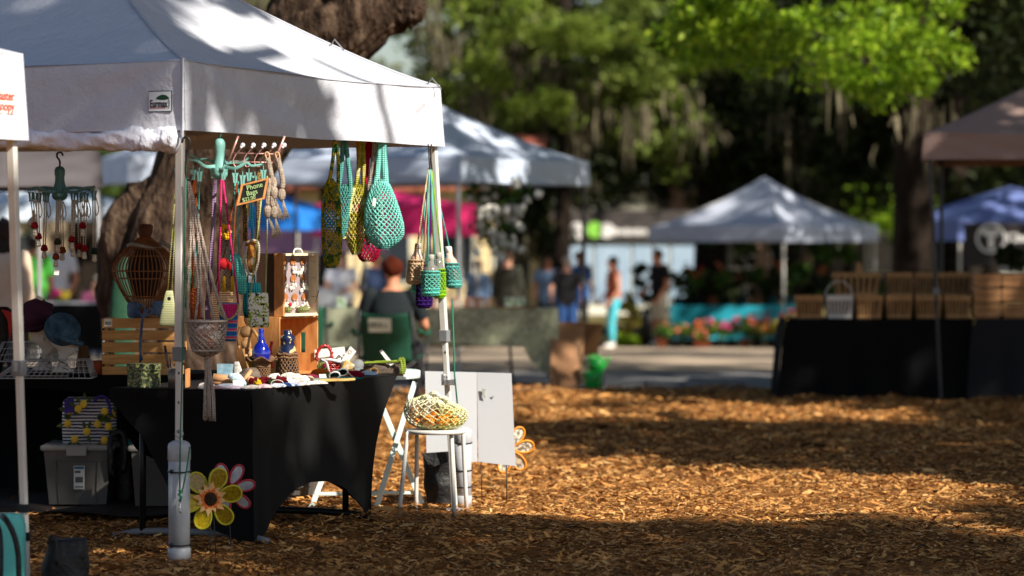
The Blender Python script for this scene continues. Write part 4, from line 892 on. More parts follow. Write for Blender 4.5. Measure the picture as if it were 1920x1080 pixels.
def wire_basket(label, t0, t1, b0, b1, yt, yb, Y, d):
    root = thing('wire_basket', label, 'wire basket', W((b0 + b1) / 2, yb, Y)); mb = wmb(root); nx = 16; nz = 3
    def P(u, w, v): x = lerp(lerp(b0, b1, u), lerp(t0, t1, u), v); dd = lerp(d, d * .7, v); p = W(x, lerp(yb, yt, v), Y); return p + V(0, (w - .5) * dd, 0)
    for w in (0, 1):
        for i in range(nx + 1): mb.tube([P(i / nx, w, 0), P(i / nx, w, 1)], .0016, 5)
        for j in range(nz + 1): mb.tube([P(0, w, j / nz), P(1, w, j / nz)], .0034 if j == 0 else .0018, 5)
    for u in (0, 1):
        for i in range(1, 8): mb.tube([P(u, i / 8, 0), P(u, i / 8, 1)], .0016, 5)
        for j in range(nz + 1): mb.tube([P(u, 0, j / nz), P(u, 1, j / nz)], .0034 if j == 0 else .0018, 5)
    for i in range(1, nx): mb.tube([P(i / nx, 0, 1), P(i / nx, 1, 1)], .0016, 5)
    obj('wire_frame', mb, m_wire, root); return root
wire_basket('upturned silver wire basket under the blue beanie head', 42, 166, -2, 178, 674, 707, 17.05, .3); wire_basket('upturned silver wire basket behind, under the plum beret head', 8, 96, -10, 108, 641, 676, 17.42, .22)
q = MB(); loft(q, [(676, 172, 196), (680, 170, 198), (706, 176, 194)], 17.2, 1, 18, 1); solo('bowl', q, M('terracotta', (150, 66, 34), .7, .1), 'terracotta bowl between the wire basket and the slatted crate', 'bowl')
q = MB(); q.prism([W(148, 648, 17.3), W(164, 648, 17.3), W(176, 700, 17.3), W(140, 700, 17.3)], (0, .012, 0)); q.prism([W(150, 650, 17.28), W(154, 650, 17.28), W(174, 698, 17.22), W(169, 698, 17.22)], (0, .012, 0)); solo('easel', q, M('brown_wood_easel', (104, 74, 40), .6, .2, 8), 'small brown wooden easel behind the blue beanie', 'easel', smooth=False)
q = MB(); loft(q, [(575, -20, 14), (582, -30, 24), (620, -30, 22), (650, -30, 14), (702, -30, 2)], 17.5, .5, 16); o = solo('backpack', q, m_nylon, 'black backpack with a red flap at the left edge of the hat table', 'backpack'); q = MB(Matrix.Translation(-o.location)); q.prism([W(2, 580, 17.2), W(26, 586, 17.2), W(18, 640, 17.2), W(14, 600, 17.2)], (0, .01, 0)); obj('flap', q, M('red_nylon', (170, 26, 20), .6), o, smooth=False)
# ------------------------------------------------------------------ clip hangers
m_teal = M('pale_teal_plastic', (124, 182, 172), .35, .05, 8, spec=.5); m_teal_dk = M('shaded_teal_plastic', (58, 98, 94), .4, .08, 8)  # the darker teal has the shade put into its colour
def clip(mb, px, py, Y, k=1.0):
    """a small clothes peg hanging on its wire ring"""
    cord(mb, [(px, py - 14 * k), (px, py - 5 * k)], Y, .7, 5)
    for sgn in (-1, 1):
        mb.prism([W(px + sgn * 1 * k, py - 6 * k, Y), W(px + sgn * 6 * k, py - 7 * k, Y), W(px + sgn * 4 * k, py + 2 * k, Y), W(px + sgn * 3.4 * k, py + 12 * k, Y), W(px + sgn * .3 * k, py + 12 * k, Y)], (0, .007, 0))
def hanger(label, cx, y0, y1, Y, mat, arms, clips, rb, hook=True):
    root = thing('clip_hanger', label, 'clip hanger', W(cx, y0, Y)); mb = wmb(root); h = y1 - y0
    loft(mb, [(y0 + h * t, cx - rb * w, cx + rb * w) for t, w in ((0, .3), (.03, .5), (.1, .66), (.2, .68), (.32, .58), (.45, .62), (.6, .78), (.74, .95), (.86, 1), (.94, .82), (1, .35))], Y, 1, 20, 1); obj('body', mb, mat, root)
    for pts in arms:
        mb = wmb(root); P = [W(x, y, Y + d) for x, y, d in [tuple(p) for p in sm([Vector(q) for q in pts], 5)]]; n = len(P); vs = []; fs = []
        for i, p in enumerate(P):
            t = (P[min(i + 1, n - 1)] - P[max(i - 1, 0)]).normalized(); sd = V(0, 1, 0).cross(t); sd = sd.normalized() if sd.length > .2 else V(0, 0, 1); w = lerp(.0085, .0045, i / n); dd = V(0, 1, 0) * .007 if abs(t.y) < .8 else V(1, 0, 0) * .007
            vs += [p + sd * w - dd, p + sd * w + dd, p - sd * w + dd, p - sd * w - dd]
        for i in range(n - 1):
            for j in range(4): fs.append((i * 4 + j, i * 4 + (j + 1) % 4, i * 4 + 4 + (j + 1) % 4, i * 4 + 4 + j))
        fs += [(0, 1, 2, 3), (n * 4 - 1, n * 4 - 2, n * 4 - 3, n * 4 - 4)]; mb.add(vs, fs); obj('arm', mb, mat, root, bevel=.002)
    for x, y, d in clips:
        mb = wmb(root); clip(mb, x, y, Y + d); obj('peg', mb, mat, root, smooth=False)
    if hook:
        mb = wmb(root); cord(mb, sm([(cx, y0 + 2), (cx, y0 - 10), (cx - 5, y0 - 18), (cx - 4, y0 - 25), (cx + 3, y0 - 26), (cx + 6, y0 - 20)]), Y, 2); obj('hook', mb, m_plastic_black if mat is m_teal_dk else mat, root)
    return root
YH = 15.05
hanger('pale teal octopus shaped clip hanger holding the phone bags', 412, 260, 337, YH, m_teal,
       [[(404, 312, -.05), (385, 312, -.09), (370, 302, -.1), (354, 300, -.1)], [(408, 308, .03), (390, 300, .09), (372, 298, .12), (356, 290, .12)], [(420, 312, -.05), (440, 316, -.09), (462, 306, -.1), (472, 311, -.11), (493, 308, -.11)], [(420, 306, .04), (440, 304, .09), (455, 304, .1), (466, 296, .1)], [(412, 318, -.1), (414, 322, -.15), (415, 316, -.2)], [(412, 308, .08), (412, 306, .16), (413, 300, .22)]],
       [(362, 325, -.1), (374, 328, -.1), (376, 322, .1), (399, 322, .14), (419, 325, -.16), (441, 331, -.1), (455, 335, -.1), (467, 330, .06), (478, 336, .1), (494, 325, -.11), (332, 322, -.02)], 15.5, hook=False)
mb = MB(); cord(mb, [(412, 262), (414, 240)], YH, 2.2); solo('hanger_cord', mb, m_teal_dk, 'short dark cord tying the pale teal hanger to the tent frame', 'cord')
hanger('shaded dark teal clip hanger with mushroom charms under the rolled white wall', 112, 312, 377, 15.2, m_teal_dk,
       [[(106, 358, -.03), (90, 360, -.05), (70, 352, -.06), (52, 356, -.06)], [(118, 358, -.03), (140, 360, -.05), (160, 353, -.06), (178, 350, -.06)], [(106, 356, .05), (85, 352, .1), (60, 355, .12)], [(118, 356, .05), (140, 352, .1), (170, 356, .12)], [(112, 362, -.1), (112, 365, -.16)], [(112, 356, .1), (112, 354, .2)]],
       [(58, 366, 0), (66, 368, .08), (73, 368, 0), (84, 366, -.02), (88, 368, .06), (137, 368, -.02), (148, 368, .05), (156, 366, -.02), (161, 368, .06), (176, 364, -.05)], 15)
m_redcap = yarn('dark_red_yarn', (150, 24, 28), (110, 14, 20)); m_stem = yarn('cream_yarn', (206, 196, 178), (180, 170, 150)); m_capg = yarn('moss_green_yarn', (58, 60, 38), (44, 46, 30)); m_capo = yarn('rust_yarn', (150, 66, 30), (120, 48, 22)); m_capk = yarn('dark_green_yarn', (30, 50, 40), (24, 36, 32))
names = {'red': m_redcap, 'green': m_capg, 'rust': m_capo, 'dark': m_capk}
for k, (x, y, tx, ty, col, lab) in enumerate([(65, 424, 60, 374, 'red', 'leftmost high red mushroom charm hanging by the white pole'), (72, 444, 70, 374, 'red', 'red mushroom charm just right of the white pole, second lowest on the left'), (83, 466, 86, 374, 'red', 'lowest red mushroom charm on the left side of the dark hanger'), (108, 454, 110, 374, 'green', 'moss green mushroom charm below the middle of the dark hanger'), (105, 482, 108, 376, 'rust', 'rust capped mushroom charm hanging lowest with a paper tag'), (117, 470, 115, 378, 'rust', 'small rust mushroom charm tucked behind the moss green one'), (135, 450, 137, 374, 'red', 'upper red mushroom charm of the bunch right of the hanger body'), (137, 463, 139, 374, 'red', 'plump red mushroom charm in the middle of the right bunch'), (149, 463, 148, 374, 'red', 'red mushroom charm between the plump one and the glass jar charm'), (155, 424, 156, 372, 'red', 'high red mushroom charm with a bottle hanging at the right'), (158, 467, 161, 374, 'red', 'lowest red mushroom charm at the right of the dark hanger'), (177, 472, 176, 370, 'dark', 'dark green mushroom charm hanging alone at the far right')]):
    Y = 15.17 + .03 * (k % 3); r_ = thing('mushroom_charm', lab, 'charm', W(x, y, Y), 'mushroom charms on the dark hanger')
    mb = wmb(r_); cord(mb, [(tx - 2, ty), (x - 2, y - 6)], Y, 1.3); cord(mb, [(tx + 2, ty), (x + 2, y - 6)], Y, 1.3); cord(mb, sm([(tx + 4, ty), (tx + 9, ty + 22), (tx + 5, ty + 34), (tx + 2, ty + 20)]), Y + .01, 1.1); obj('cord_loop', mb, m_stem, r_)
    mb = wmb(r_); loft(mb, [(y - 8, x - 2, x + 2), (y - 6, x - 5, x + 5), (y, x - 7, x + 7), (y + 4, x - 6.5, x + 6.5), (y + 5, x - 3, x + 3)], Y, 1, 14, 1); obj('cap', mb, names[col], r_)
    mb = wmb(r_); loft(mb, [(y + 4, x - 3.5, x + 3.5), (y + 10, x - 4, x + 4), (y + 17, x - 5, x + 5), (y + 19, x - 3, x + 3)], Y, 1, 12, 1); obj('stem', mb, m_stem, r_)
    if col == 'rust' and y > 480: mb = wmb(r_); mb.prism([W(102, 506, Y), W(107, 504, Y), W(111, 508, Y), W(110, 516, Y), W(101, 515, Y)], (0, .002, 0)); obj('paper_tag', mb, m_paper, r_, smooth=False)
mb = MB(); loft(mb, [(406, 60, 64), (412, 54, 66), (420, 50, 68), (424, 52, 66)], 15.2, .9, 14, 1, 0); solo('crochet_charm', mb, m_stem, 'cream crochet bell charm at the left end of the dark hanger', 'charm')
# ------------------------------------------------------------------ phone bags
def bag(name, label, straps, rows, Y, mat, smat, th=.28, sr=1.4, group=None, extra=None, n=20):
    c = W((rows[0][1] + rows[0][2]) / 2, rows[-1][0], Y); root = thing(name, label, 'bag', c, group)
    mb = wmb(root); loft(mb, rows, Y, th, n, .75); obj('pouch', mb, mat, root)
    if straps:
        mb = wmb(root)
        for s in straps: cord(mb, s, Y, sr, 6)
        obj('strap', mb, smat, root)
    if extra: extra(root)
    return root
y_lime = yarn('lime_cream_yarn', (206, 208, 150), (150, 160, 74), vs=20); y_limestr = M('lime_cream_rows', stops=[(.35, (196, 196, 168)), (.6, (158, 164, 92))], rough=.9, vs=38, kind='wave')
def button(root): mb = wmb(root); mb.ball(W(317, 560, 15.06), (.009, .004, .009), 12, 6); obj('button', mb, m_capk, root)
bag('phone_bag', 'lime and cream striped phone bag with a dark button hanging left of the near pole', [[(331, 334), (314, 548)], [(333, 334), (322, 548)]], [(545, 312, 324), (552, 309, 325), (575, 304, 328), (605, 298, 333), (612, 299, 332)], 15.1, y_limestr, y_lime, extra=button)
y_rust = yarn('rust_brown_yarn', (150, 74, 34), (120, 54, 26)); bag('phone_bag', 'rust brown knitted phone bag behind the macrame hanger', [[(362, 336), (366, 430), (360, 545)], [(364, 336), (376, 470), (378, 545)]], [(540, 358, 380), (548, 356, 382), (600, 357, 382), (640, 358, 380), (646, 360, 378)], 15.22, y_rust, y_rust, sr=2.8)
y_teal = yarn('teal_yarn', (72, 170, 160), (96, 190, 178)); y_tealdk = yarn('deep_teal_yarn', (10, 76, 84), (8, 60, 68)); y_teal2 = M('teal_lime_zigzag', stops=[(.4, (60, 150, 150)), (.55, (176, 186, 110))], rough=.9, vs=60, kind='noise')
bag('phone_bag', 'teal and lime patterned phone bag just behind the near pole', [[(374, 338), (372, 420), (366, 505)]], [(500, 337, 366), (506, 335, 368), (560, 334, 366), (578, 336, 362)], 15.35, y_teal2, y_teal)
y_mauve = yarn('mauve_yarn', (170, 140, 170), (130, 104, 140)); bag('phone_bag', 'mauve phone bag on a thick twisted strap behind the macrame hanger', [[(405, 337), (400, 440), (394, 560)], [(402, 337), (396, 460), (388, 560)]], [(556, 386, 402), (566, 384, 404), (610, 384, 402), (630, 386, 400)], 15.3, y_mauve, y_mauve, sr=2.6)
y_yo = M('yellow_orange_rows', stops=[(.2, (206, 106, 40)), (.45, (236, 186, 70)), (.7, (240, 226, 196))], rough=.9, vs=30, kind='wave'); y_yel = yarn('yellow_yarn', (226, 180, 40), (200, 150, 30))
bag('phone_bag', 'yellow orange and white striped phone bag behind the pink one', [[(443, 336), (425, 460), (400, 550)], [(445, 336), (437, 460), (432, 550)]], [(545, 397, 437), (552, 395, 438), (590, 394, 434), (604, 397, 430)], 15.2, y_yo, y_rust, sr=1.6)
m_pink = yarn('hot_pink_yarn', (216, 52, 118), (186, 36, 96)); m_bands = M('pink_blue_bands', stops=[(0, (38, 92, 166)), (.28, (40, 96, 170)), (.3, (226, 206, 96)), (.36, (214, 56, 120)), (.62, (214, 56, 120)), (.64, (40, 140, 170)), (.8, (38, 92, 166))], rough=.9, vs=8.5, kind='saw', mode='CONSTANT')
def flap(root):
    mb = wmb(root); Y = 14.9; mb.prism([W(409, 570, Y), W(447, 570, Y), W(446, 582, Y), W(438, 594, Y), (W(428, 598, Y)), W(418, 594, Y), W(411, 584, Y)], (0, .006, 0)); f = obj('flap', mb, m_pink, root, smooth=False, bevel=.002)
    mb = wmb(root); cord(mb, sm([(409, 571), (411, 584), (418, 594), (428, 599), (438, 594), (446, 582), (447, 571)]), Y, 1.8); obj('trim', mb, y_lime, f)
bag('phone_bag', 'hot pink flapped phone bag with blue and yellow bands hanging behind the tassel hanger', [[(415, 337), (413, 430), (409, 572)], [(418, 337), (430, 430), (447, 572)]], [(568, 409, 447), (575, 408, 448), (600, 412, 446), (630, 417, 444), (640, 420, 442)], 14.95, m_bands, m_pink, sr=2, extra=flap)
y_gw = M('green_white_checks', stops=[(.0, (226, 222, 206)), (.52, (222, 220, 200)), (.56, (150, 168, 52)), (.84, (168, 182, 70)), (.87, (40, 46, 24))], rough=.9, vs=115, kind='voronoi', mode='CONSTANT', bump=.5, bs=130)
bag('phone_bag', 'green and white checked phone bag nearest the display case', [[(494, 334), (484, 430), (470, 552)], [(501, 330), (501, 430), (498, 552)]], [(549, 467, 502), (554, 465, 503), (580, 465, 504), (608, 466, 505), (614, 468, 503)], 14.95, y_gw, y_lime, sr=1.5)
bag('phone_bag', 'pale teal phone bag hanging tilted beside the black net bag', [[(441, 340), (438, 420), (432, 480)], [(447, 340), (446, 420), (448, 478)]], [(476, 432, 448), (486, 430, 452), (520, 438, 462), (545, 444, 462), (552, 448, 460)], 15.1, y_teal, y_teal, sr=1.3)
bag('phone_bag', 'deep teal phone bag hanging just behind the green and white one', [[(467, 342), (472, 440), (478, 540)], [(470, 342), (475, 440), (462, 540)]], [(530, 460, 488), (545, 457, 490), (580, 455, 488), (596, 458, 484)], 15.2, y_tealdk, y_tealdk, sr=1.6)
y_bg = M('black_gold_braid', stops=[(.45, (22, 20, 16)), (.6, (170, 130, 50))], rough=.8, vs=160)
def face(root):
    mb = wmb(root); Y = 15.1; cord(mb, sm([(462, 462), (460, 490), (466, 512), (476, 514), (484, 490), (485, 458), (474, 450), (463, 455)]), Y, 2.4); obj('trim', mb, m_stem, root); mb = wmb(root); mb.ball(W(480, 461, 15.07), (.007, .004, .007), 8, 6); mb.ball(W(472, 490, 15.07), (.006, .004, .018), 8, 6); obj('stitched_patch', mb, m_paper, root)
bag('phone_bag', 'brown pouch with white edging hanging below the chalkboard', [[(457, 380), (458, 452)], [(461, 380), (462, 452)], [(484, 322), (482, 452)], [(487, 322), (485, 452)]], [(450, 462, 484), (458, 460, 486), (490, 461, 484), (512, 466, 478)], 15.12, M('brown_gold_yarn', stops=[(.4, (122, 74, 26)), (.6, (176, 118, 44))], rough=.9, vs=40), y_bg, sr=2.6, extra=face)
nk = thing('net_purse', 'small black net purse with a yellow flower and tassels among the phone bags', 'purse', W(421, 545, 15.05)); mb = wmb(nk)
def np_(u, v): a = 2 * math.pi * u; r = (8 + 6 * math.sin(math.pi * min(1, v * .8 + .1))) * 15.05 / F; p = W(421, lerp(445, 545, v), 15.05); return p + V(r * math.cos(a), r * .6 * math.sin(a), 0)
netmesh(mb, np_, 12, 26); wire(obj('net', mb, m_blackink, nk), .0022)
mb = wmb(nk)
for k in range(9): a = k * .698; p = W(423, 434, 14.98); mb.ball(p + V(math.cos(a), 0, math.sin(a) * 1.2) * .022 * (.8 + .3 * (k % 2)), (.012, .005, .014), 8, 5, Matrix.Rotation(-a, 3, 'Y'))
obj('yellow_flower', mb, y_yel, nk); mb = wmb(nk); mb.ball(W(420, 494, 14.98), (.024, .012, .024), 12, 8, wob=.4); mb.ball(W(431, 500, 14.98), (.010, .008, .022), 10, 6); obj('red_charm', mb, M('red_yarn', (212, 30, 36), .8, .1), nk); mb = wmb(nk)
for x in (420, 435): loft(mb, [(518, x - 2, x + 2), (524, x - 3, x + 3), (548, x - 4, x + 4)], 14.98, 1, 10, 1)
obj('yellow_tassels', mb, y_yel, nk)
# macrame plant hanger
mh = thing('macrame_hanger', 'natural macrame plant hanger with a net bowl and long tassel in front of the table', 'macrame', W(388, 790, 14.8)); y_nat = yarn('natural_cotton', (190, 176, 164), (168, 152, 142), vs=20)
YM = 14.75
for pts, r in (([(352, 340), (356, 384), (357, 450), (353, 530), (352, 602)], 3), ([(353, 340), (362, 384), (372, 450), (376, 520), (380, 596)], 3), ([(354, 342), (366, 390), (384, 470), (404, 545), (424, 602)], 3.4), ([(353, 345), (360, 400), (364, 470), (372, 540), (366, 600)], 2.6), ([(354, 345), (364, 400), (378, 480), (390, 540), (400, 598)], 2.6)):
    mb = wmb(mh); P = sm([(x, y) for x, y in pts], 6)
    for k in range(3): cord(mb, [(p.x + 1.5 * math.sin(i * .9 + k * 2.1), p.y, .004 * math.cos(i * .9 + k * 2.1)) for i, p in enumerate(P)], YM, r * .62, 5)
    for q in P[4::7]: mb.ball(W(q.x, q.y, YM), (r * 1.2 * YM / F, r * YM / F, r * 1.3 * YM / F), 8, 5)
    obj('knotted_cord', mb, y_nat, mh)
mb = wmb(mh)
def bowl(u, v): a = 2 * math.pi * u; r = float(np.interp(v, [0, .2, .5, .8, .93, 1], [38, 36, 33, 28, 18, 6])) * YM / F; p = W(388, lerp(601, 668, v), YM); return p + V(r * math.cos(a), r * math.sin(a), 0)
netmesh(mb, bowl, 16, 12); wire(obj('net_bowl', mb, y_nat, mh), .009)
mb = wmb(mh); mb.tube([W(388, 602, YM) + V(math.cos(a), math.sin(a), 0) * 38 * YM / F for a in np.linspace(0, 6.283, 30)[:-1]], .006, 6, closed=True); mb.tube([W(388, 657, YM) + V(math.cos(a), math.sin(a), 0) * 26 * YM / F for a in np.linspace(0, 6.283, 30)[:-1]], .007, 6, closed=True); loft(mb, [(660, 376, 400), (668, 380, 396), (676, 385, 391)], YM, 1, 14, 1); obj('rim_ring', mb, y_nat, mh)
mb = wmb(mh); rr_ = random.Random(2)
for k in range(46):
    a = rr_.random() * 6.28; r0 = 4 * rr_.random() ** .5; r1 = 13 * rr_.random() ** .5; x = math.cos(a); d = math.sin(a) * YM / F; e = 790 - rr_.random() * 9
    cord(mb, sm([(388 + r0 * x, 672, d * r0), (390 + r0 * x * 1.3, 694, d * r0), (392 + r1 * x * .85, 730, d * r1), (393 + r1 * x * 1.05 + rr_.uniform(-1, 1), e, d * r1)], 3), YM, 1.25, 5)
obj('tassel', mb, y_nat, mh)
mb = MB(); mb.ball(W(388, 632, YM), (.066, .066, .062), 16, 10, wob=.25, seed=3); solo('yarn_filler', mb, M('mixed_yarn_scraps', stops=[(.3, (120, 96, 130)), (.45, (206, 196, 186)), (.6, (190, 120, 90)), (.75, (226, 220, 210))], rough=.9, vs=22, bump=.8, bs=50), 'ball of mixed pastel yarn inside the macrame bowl', 'yarn')
# chalkboard sign
cb = thing('chalkboard_sign', 'small wooden framed chalkboard reading Phone Bags clipped under the teal hanger', 'sign', W(474, 386, 14.86)); Yc = 14.86
C4 = [W(443, 386, Yc), W(496, 373, Yc), W(504, 333, Yc), W(452, 346, Yc)]; ctr4 = sum(C4, V(0, 0, 0)) / 4
mb = wmb(cb); inn = [lerp(p, ctr4, .17) for p in C4]
for i in range(4): j = (i + 1) % 4; mb.prism([C4[i], C4[j], inn[j], inn[i]], (0, .012, 0))
obj('wood_frame', mb, m_crate, cb, smooth=False); mb = wmb(cb); mb.prism([p + V(0, .004, 0) for p in inn], (0, .005, 0)); obj('slate', mb, M('slate_black', (16, 17, 16), .8, .1), cb, smooth=False)
m_chalk = M('green_chalk', (176, 208, 140), .9, .1); tilt = math.atan2(C4[1].z - C4[0].z, C4[1].x - C4[0].x)
for s_txt, fx, fy, sz in (('Phone', .24, .74, .032), ('Bags', .28, .47, .031), ('$22.00', .18, .2, .024)):
    p = lerp(lerp(C4[0], C4[1], fx), lerp(C4[3], C4[2], fx), fy) + V(0, -.001, 0) - cb.location; text(s_txt, sz, m_chalk, cb, p, (R(90), -tilt, 0), sx=.95)
# pink hanger with crystal knobs and macrame key fobs
m_rose = M('rose_gold_wire', (214, 160, 150), .35, .05, metal=.4); m_crys = M('crystal', (225, 225, 232), .08, .03, spec=1)
ph = thing('jewelled_hanger', 'pink wire hanger with five crystal knobs beside the teal hanger', 'hanger', W(480, 310, 15.0)); mb = wmb(ph)
for a, b, r in (((447, 255), (428, 304), 2.2), ((534, 255), (513, 306), 2.2), ((438, 287), (520, 289), 1.3), ((434, 303), (516, 305), 1.3)): cord(mb, [a, b], 15.0, r)
for x in (455, 475, 495, 514, 533): cord(mb, sm([(x, 276), (x - 6, 282), (x - 13, 290), (x - 18, 302), (x - 14, 312), (x - 8, 312)]), 14.97, 1)
obj('wire', mb, m_rose, ph)
for x in (455, 475, 495, 514, 533): mb = wmb(ph); mb.ball(W(x, 272, 14.96), .0115, 7, 4); mb.ball(W(x - 3, 276, 14.95), .006, 6, 4); obj('crystal_knob', mb, m_crys, ph, smooth=False)
y_fob = yarn('beige_macrame', (196, 180, 162), (156, 140, 124), vs=30, s=140)
for (x0, y0, x1, y1, xb, yb, xt, yt, lab) in ((500, 292, 511, 340, 514, 362, 527, 410, 'left of the two long beige macrame fobs on the pink hanger'), (519, 292, 530, 340, 528, 365, 537, 406, 'right of the two long beige macrame fobs on the pink hanger'), (506, 330, 502, 372, 502, 396, 516, 445, 'short beige macrame fob with the lowest tassel'), (512, 340, 510, 380, 514, 398, 523, 440, 'short beige macrame fob tucked behind the lowest one')):
    f = thing('macrame_fob', lab, 'key fob', W(xb, yt, 14.95), 'macrame fobs on the pink hanger'); mb = wmb(f); cord(mb, sm([(x0, y0 + 6), (x0 - 3, y0 - 4), (x0 + 3, y0 - 6), (x0 + 6, y0 + 6)]), 14.95, 1.6); obj('loop', mb, M('tan_cord', (206, 160, 120), .8), f)
    mb = wmb(f); cord(mb, sm([(x0 + 2, y0 + 4), (x1, y1), (xb, yb - 12)]), 14.95, 5, 10, wob=.15); mb.ball(W(xb, yb, 14.95), (.020, .018, .032), 12, 8, wob=.15); obj('braid', mb, y_fob, f); mb = wmb(f)
    for k in range(9): cord(mb, [(xb + 1 + (k % 3), yb + 10, .003 * (k // 3)), (lerp(xb, xt, .7) + (k - 4) * .7, lerp(yb, yt, .7)), (xt + (k - 4) * 1.5, yt + (k % 3) * 2)], 14.95, 1.0, 5)
    obj('tassel', mb, y_fob, f)
# ------------------------------------------------------------------ market bags
m_tealy = yarn('mint_yarn', (140, 220, 208), (120, 206, 194), vs=8)
def market(label, straps, rows, dY, mat, nu, nv, th=.35, wt=.010, skew=0, dark_core=None):
    Y = on_right((rows[2][1] + rows[2][2]) / 2, 300).y + dY - 15.9
    root = thing('market_bag', label, 'market bag', W((rows[2][1] + rows[2][2]) / 2, rows[-1][0], Y), 'crochet market bags under the valance')
    ys = [r[0] for r in rows]; L_ = [r[1] for r in rows]; R_ = [r[2] for r in rows]
    def fn(u, v):
        a = 2 * math.pi * u; y = lerp(ys[0], ys[-1], v); l = float(np.interp(y, ys, L_)); r = float(np.interp(y, ys, R_)); hw = max(.5, (r - l) / 2) / F * Y
        x = math.cos(a); fold = 1 + .12 * math.sin(a * 5 + v * 2 + nu); return W((l + r) / 2, y, Y) + V(hw * x, hw * th * math.sin(a) * fold - .02 * skew * x, 0)
    mb = wmb(root); netmesh(mb, fn, nu, nv); wire(obj('net', mb, mat, root), wt)
    mb = wmb(root)
    for pts, w in straps:
        P = [W(x, y, Y - .01) for x, y in [(q.x, q.y) for q in sm(pts, 5)]]; n = len(P); w_ = w / F * Y / 2
        mb.add([q for p in P for q in (p + V(-w_, 0, 0), p + V(-w_ * .3, -.006, 0), p + V(w_ * .3, -.006, 0), p + V(w_, 0, 0), p + V(0, .007, 0))], [(i * 5 + j, i * 5 + (j + 1) % 5, i * 5 + 5 + (j + 1) % 5, i * 5 + 5 + j) for i in range(n - 1) for j in range(5)])
    obj('strap', mb, mat, root); return root
y_gy = yarn('green_yellow_mottle', (0, 0, 0), stops=[(.3, (22, 92, 62)), (.42, (60, 104, 40)), (.5, (206, 178, 36)), (.6, (40, 110, 70)), (.7, (196, 206, 170))], vs=22, mode='LINEAR')
market('long green and yellow mottled market bag at the left end of the row', [([(628, 258), (624, 300), (616, 350), (612, 380)], 7), ([(629, 258), (634, 300), (634, 350), (630, 380)], 7)], [(335, 616, 622), (350, 609, 634), (380, 604, 638), (430, 604, 640), (470, 605, 640), (495, 609, 634), (503, 616, 626)], 16.0, y_gy, 16, 34, .5, .010)
y_blg = yarn('soft_teal_yarn', (96, 168, 158), (76, 148, 142)); market('soft teal market bag half hidden behind the green mottled one', [([(644, 258), (641, 300), (637, 340), (634, 362)], 9), ([(647, 258), (652, 300), (657, 345), (656, 370)], 9)], [(345, 634, 650), (360, 632, 658), (390, 630, 655), (430, 632, 650), (446, 636, 644)], 16.15, y_blg, 14, 18, .5, .009)
y_ol = yarn('olive_lemon_mottle', (0, 0, 0), stops=[(.3, (128, 130, 30)), (.5, (186, 176, 70)), (.62, (222, 218, 170)), (.72, (150, 150, 40))], vs=20)
market('olive and lemon market bag with a ruffled pale edge', [([(677, 260), (674, 300), (668, 345), (664, 370)], 8), ([(680, 260), (682, 310), (682, 350), (680, 372)], 8)], [(345, 664, 678), (360, 656, 684), (400, 646, 684), (440, 645, 682), (465, 655, 678), (478, 662, 672)], 16.3, y_ol, 15, 22, .5, .010)
mb = MB(); cord(mb, sm([(664, 352), (657, 376), (654, 398), (644, 415), (640, 436), (645, 448)]), 16.62, 4.4, 8, wob=.3); solo('crochet_scrap', mb, yarn('pale_lemon_yarn', (226, 222, 150), (206, 206, 120)), 'pale lemon ruffled strip hanging beside the olive market bag', 'ruffle')
market('golden yellow market bag showing only its strap and bottom', [([(670, 260), (672, 300), (670, 345)], 7), ([(673, 260), (678, 300), (681, 345)], 7)], [(345, 668, 682), (380, 660, 684), (440, 656, 682), (470, 660, 676), (477, 663, 671)], 16.5, yarn('gold_yarn', (214, 160, 30), (190, 130, 20)), 12, 16, .5, .010)
market('crimson market bag hanging lowest behind the grey one', [([(692, 260), (688, 300), (684, 350), (682, 376)], 11), ([(693, 260), (700, 310), (706, 370)], 8)], [(350, 682, 700), (380, 676, 706), (420, 670, 712), (460, 668, 714), (484, 673, 708), (491, 682, 698)], 16.35, yarn('crimson_yarn', (176, 18, 66), (150, 12, 52)), 18, 24, .5, .010)
market('grey speckled market bag just behind the mint one', [([(702, 260), (699, 300), (692, 345), (688, 370)], 7), ([(704, 260), (708, 310), (714, 360)], 6)], [(345, 688, 702), (370, 682, 714), (400, 679, 718), (435, 680, 716), (460, 690, 706)], 16.15, yarn('grey_speckle_yarn', (150, 142, 134), (206, 198, 184), vs=40), 17, 22, .5, .009)
mk = market('mint green market bag nearest the tent pole with a white tag', [([(713, 262), (710, 300), (704, 345), (696, 372)], 12), ([(718, 262), (720, 300), (723, 340), (727, 360)], 13)], [(336, 706, 724), (350, 696, 732), (372, 688, 741), (395, 684, 749), (420, 684, 756), (440, 688, 757), (455, 698, 746), (467, 712, 728)], 15.95, m_tealy, 22, 26, .55, .010)
mb = wmb(mk); yk = on_right(718, 300).y - .09; mb.prism([W(700, 370, yk), W(706, 373, yk), W(703, 388, yk), W(698, 385, yk)], (0, .002, 0)); obj('white_tag', mb, m_paper, mk, smooth=False)
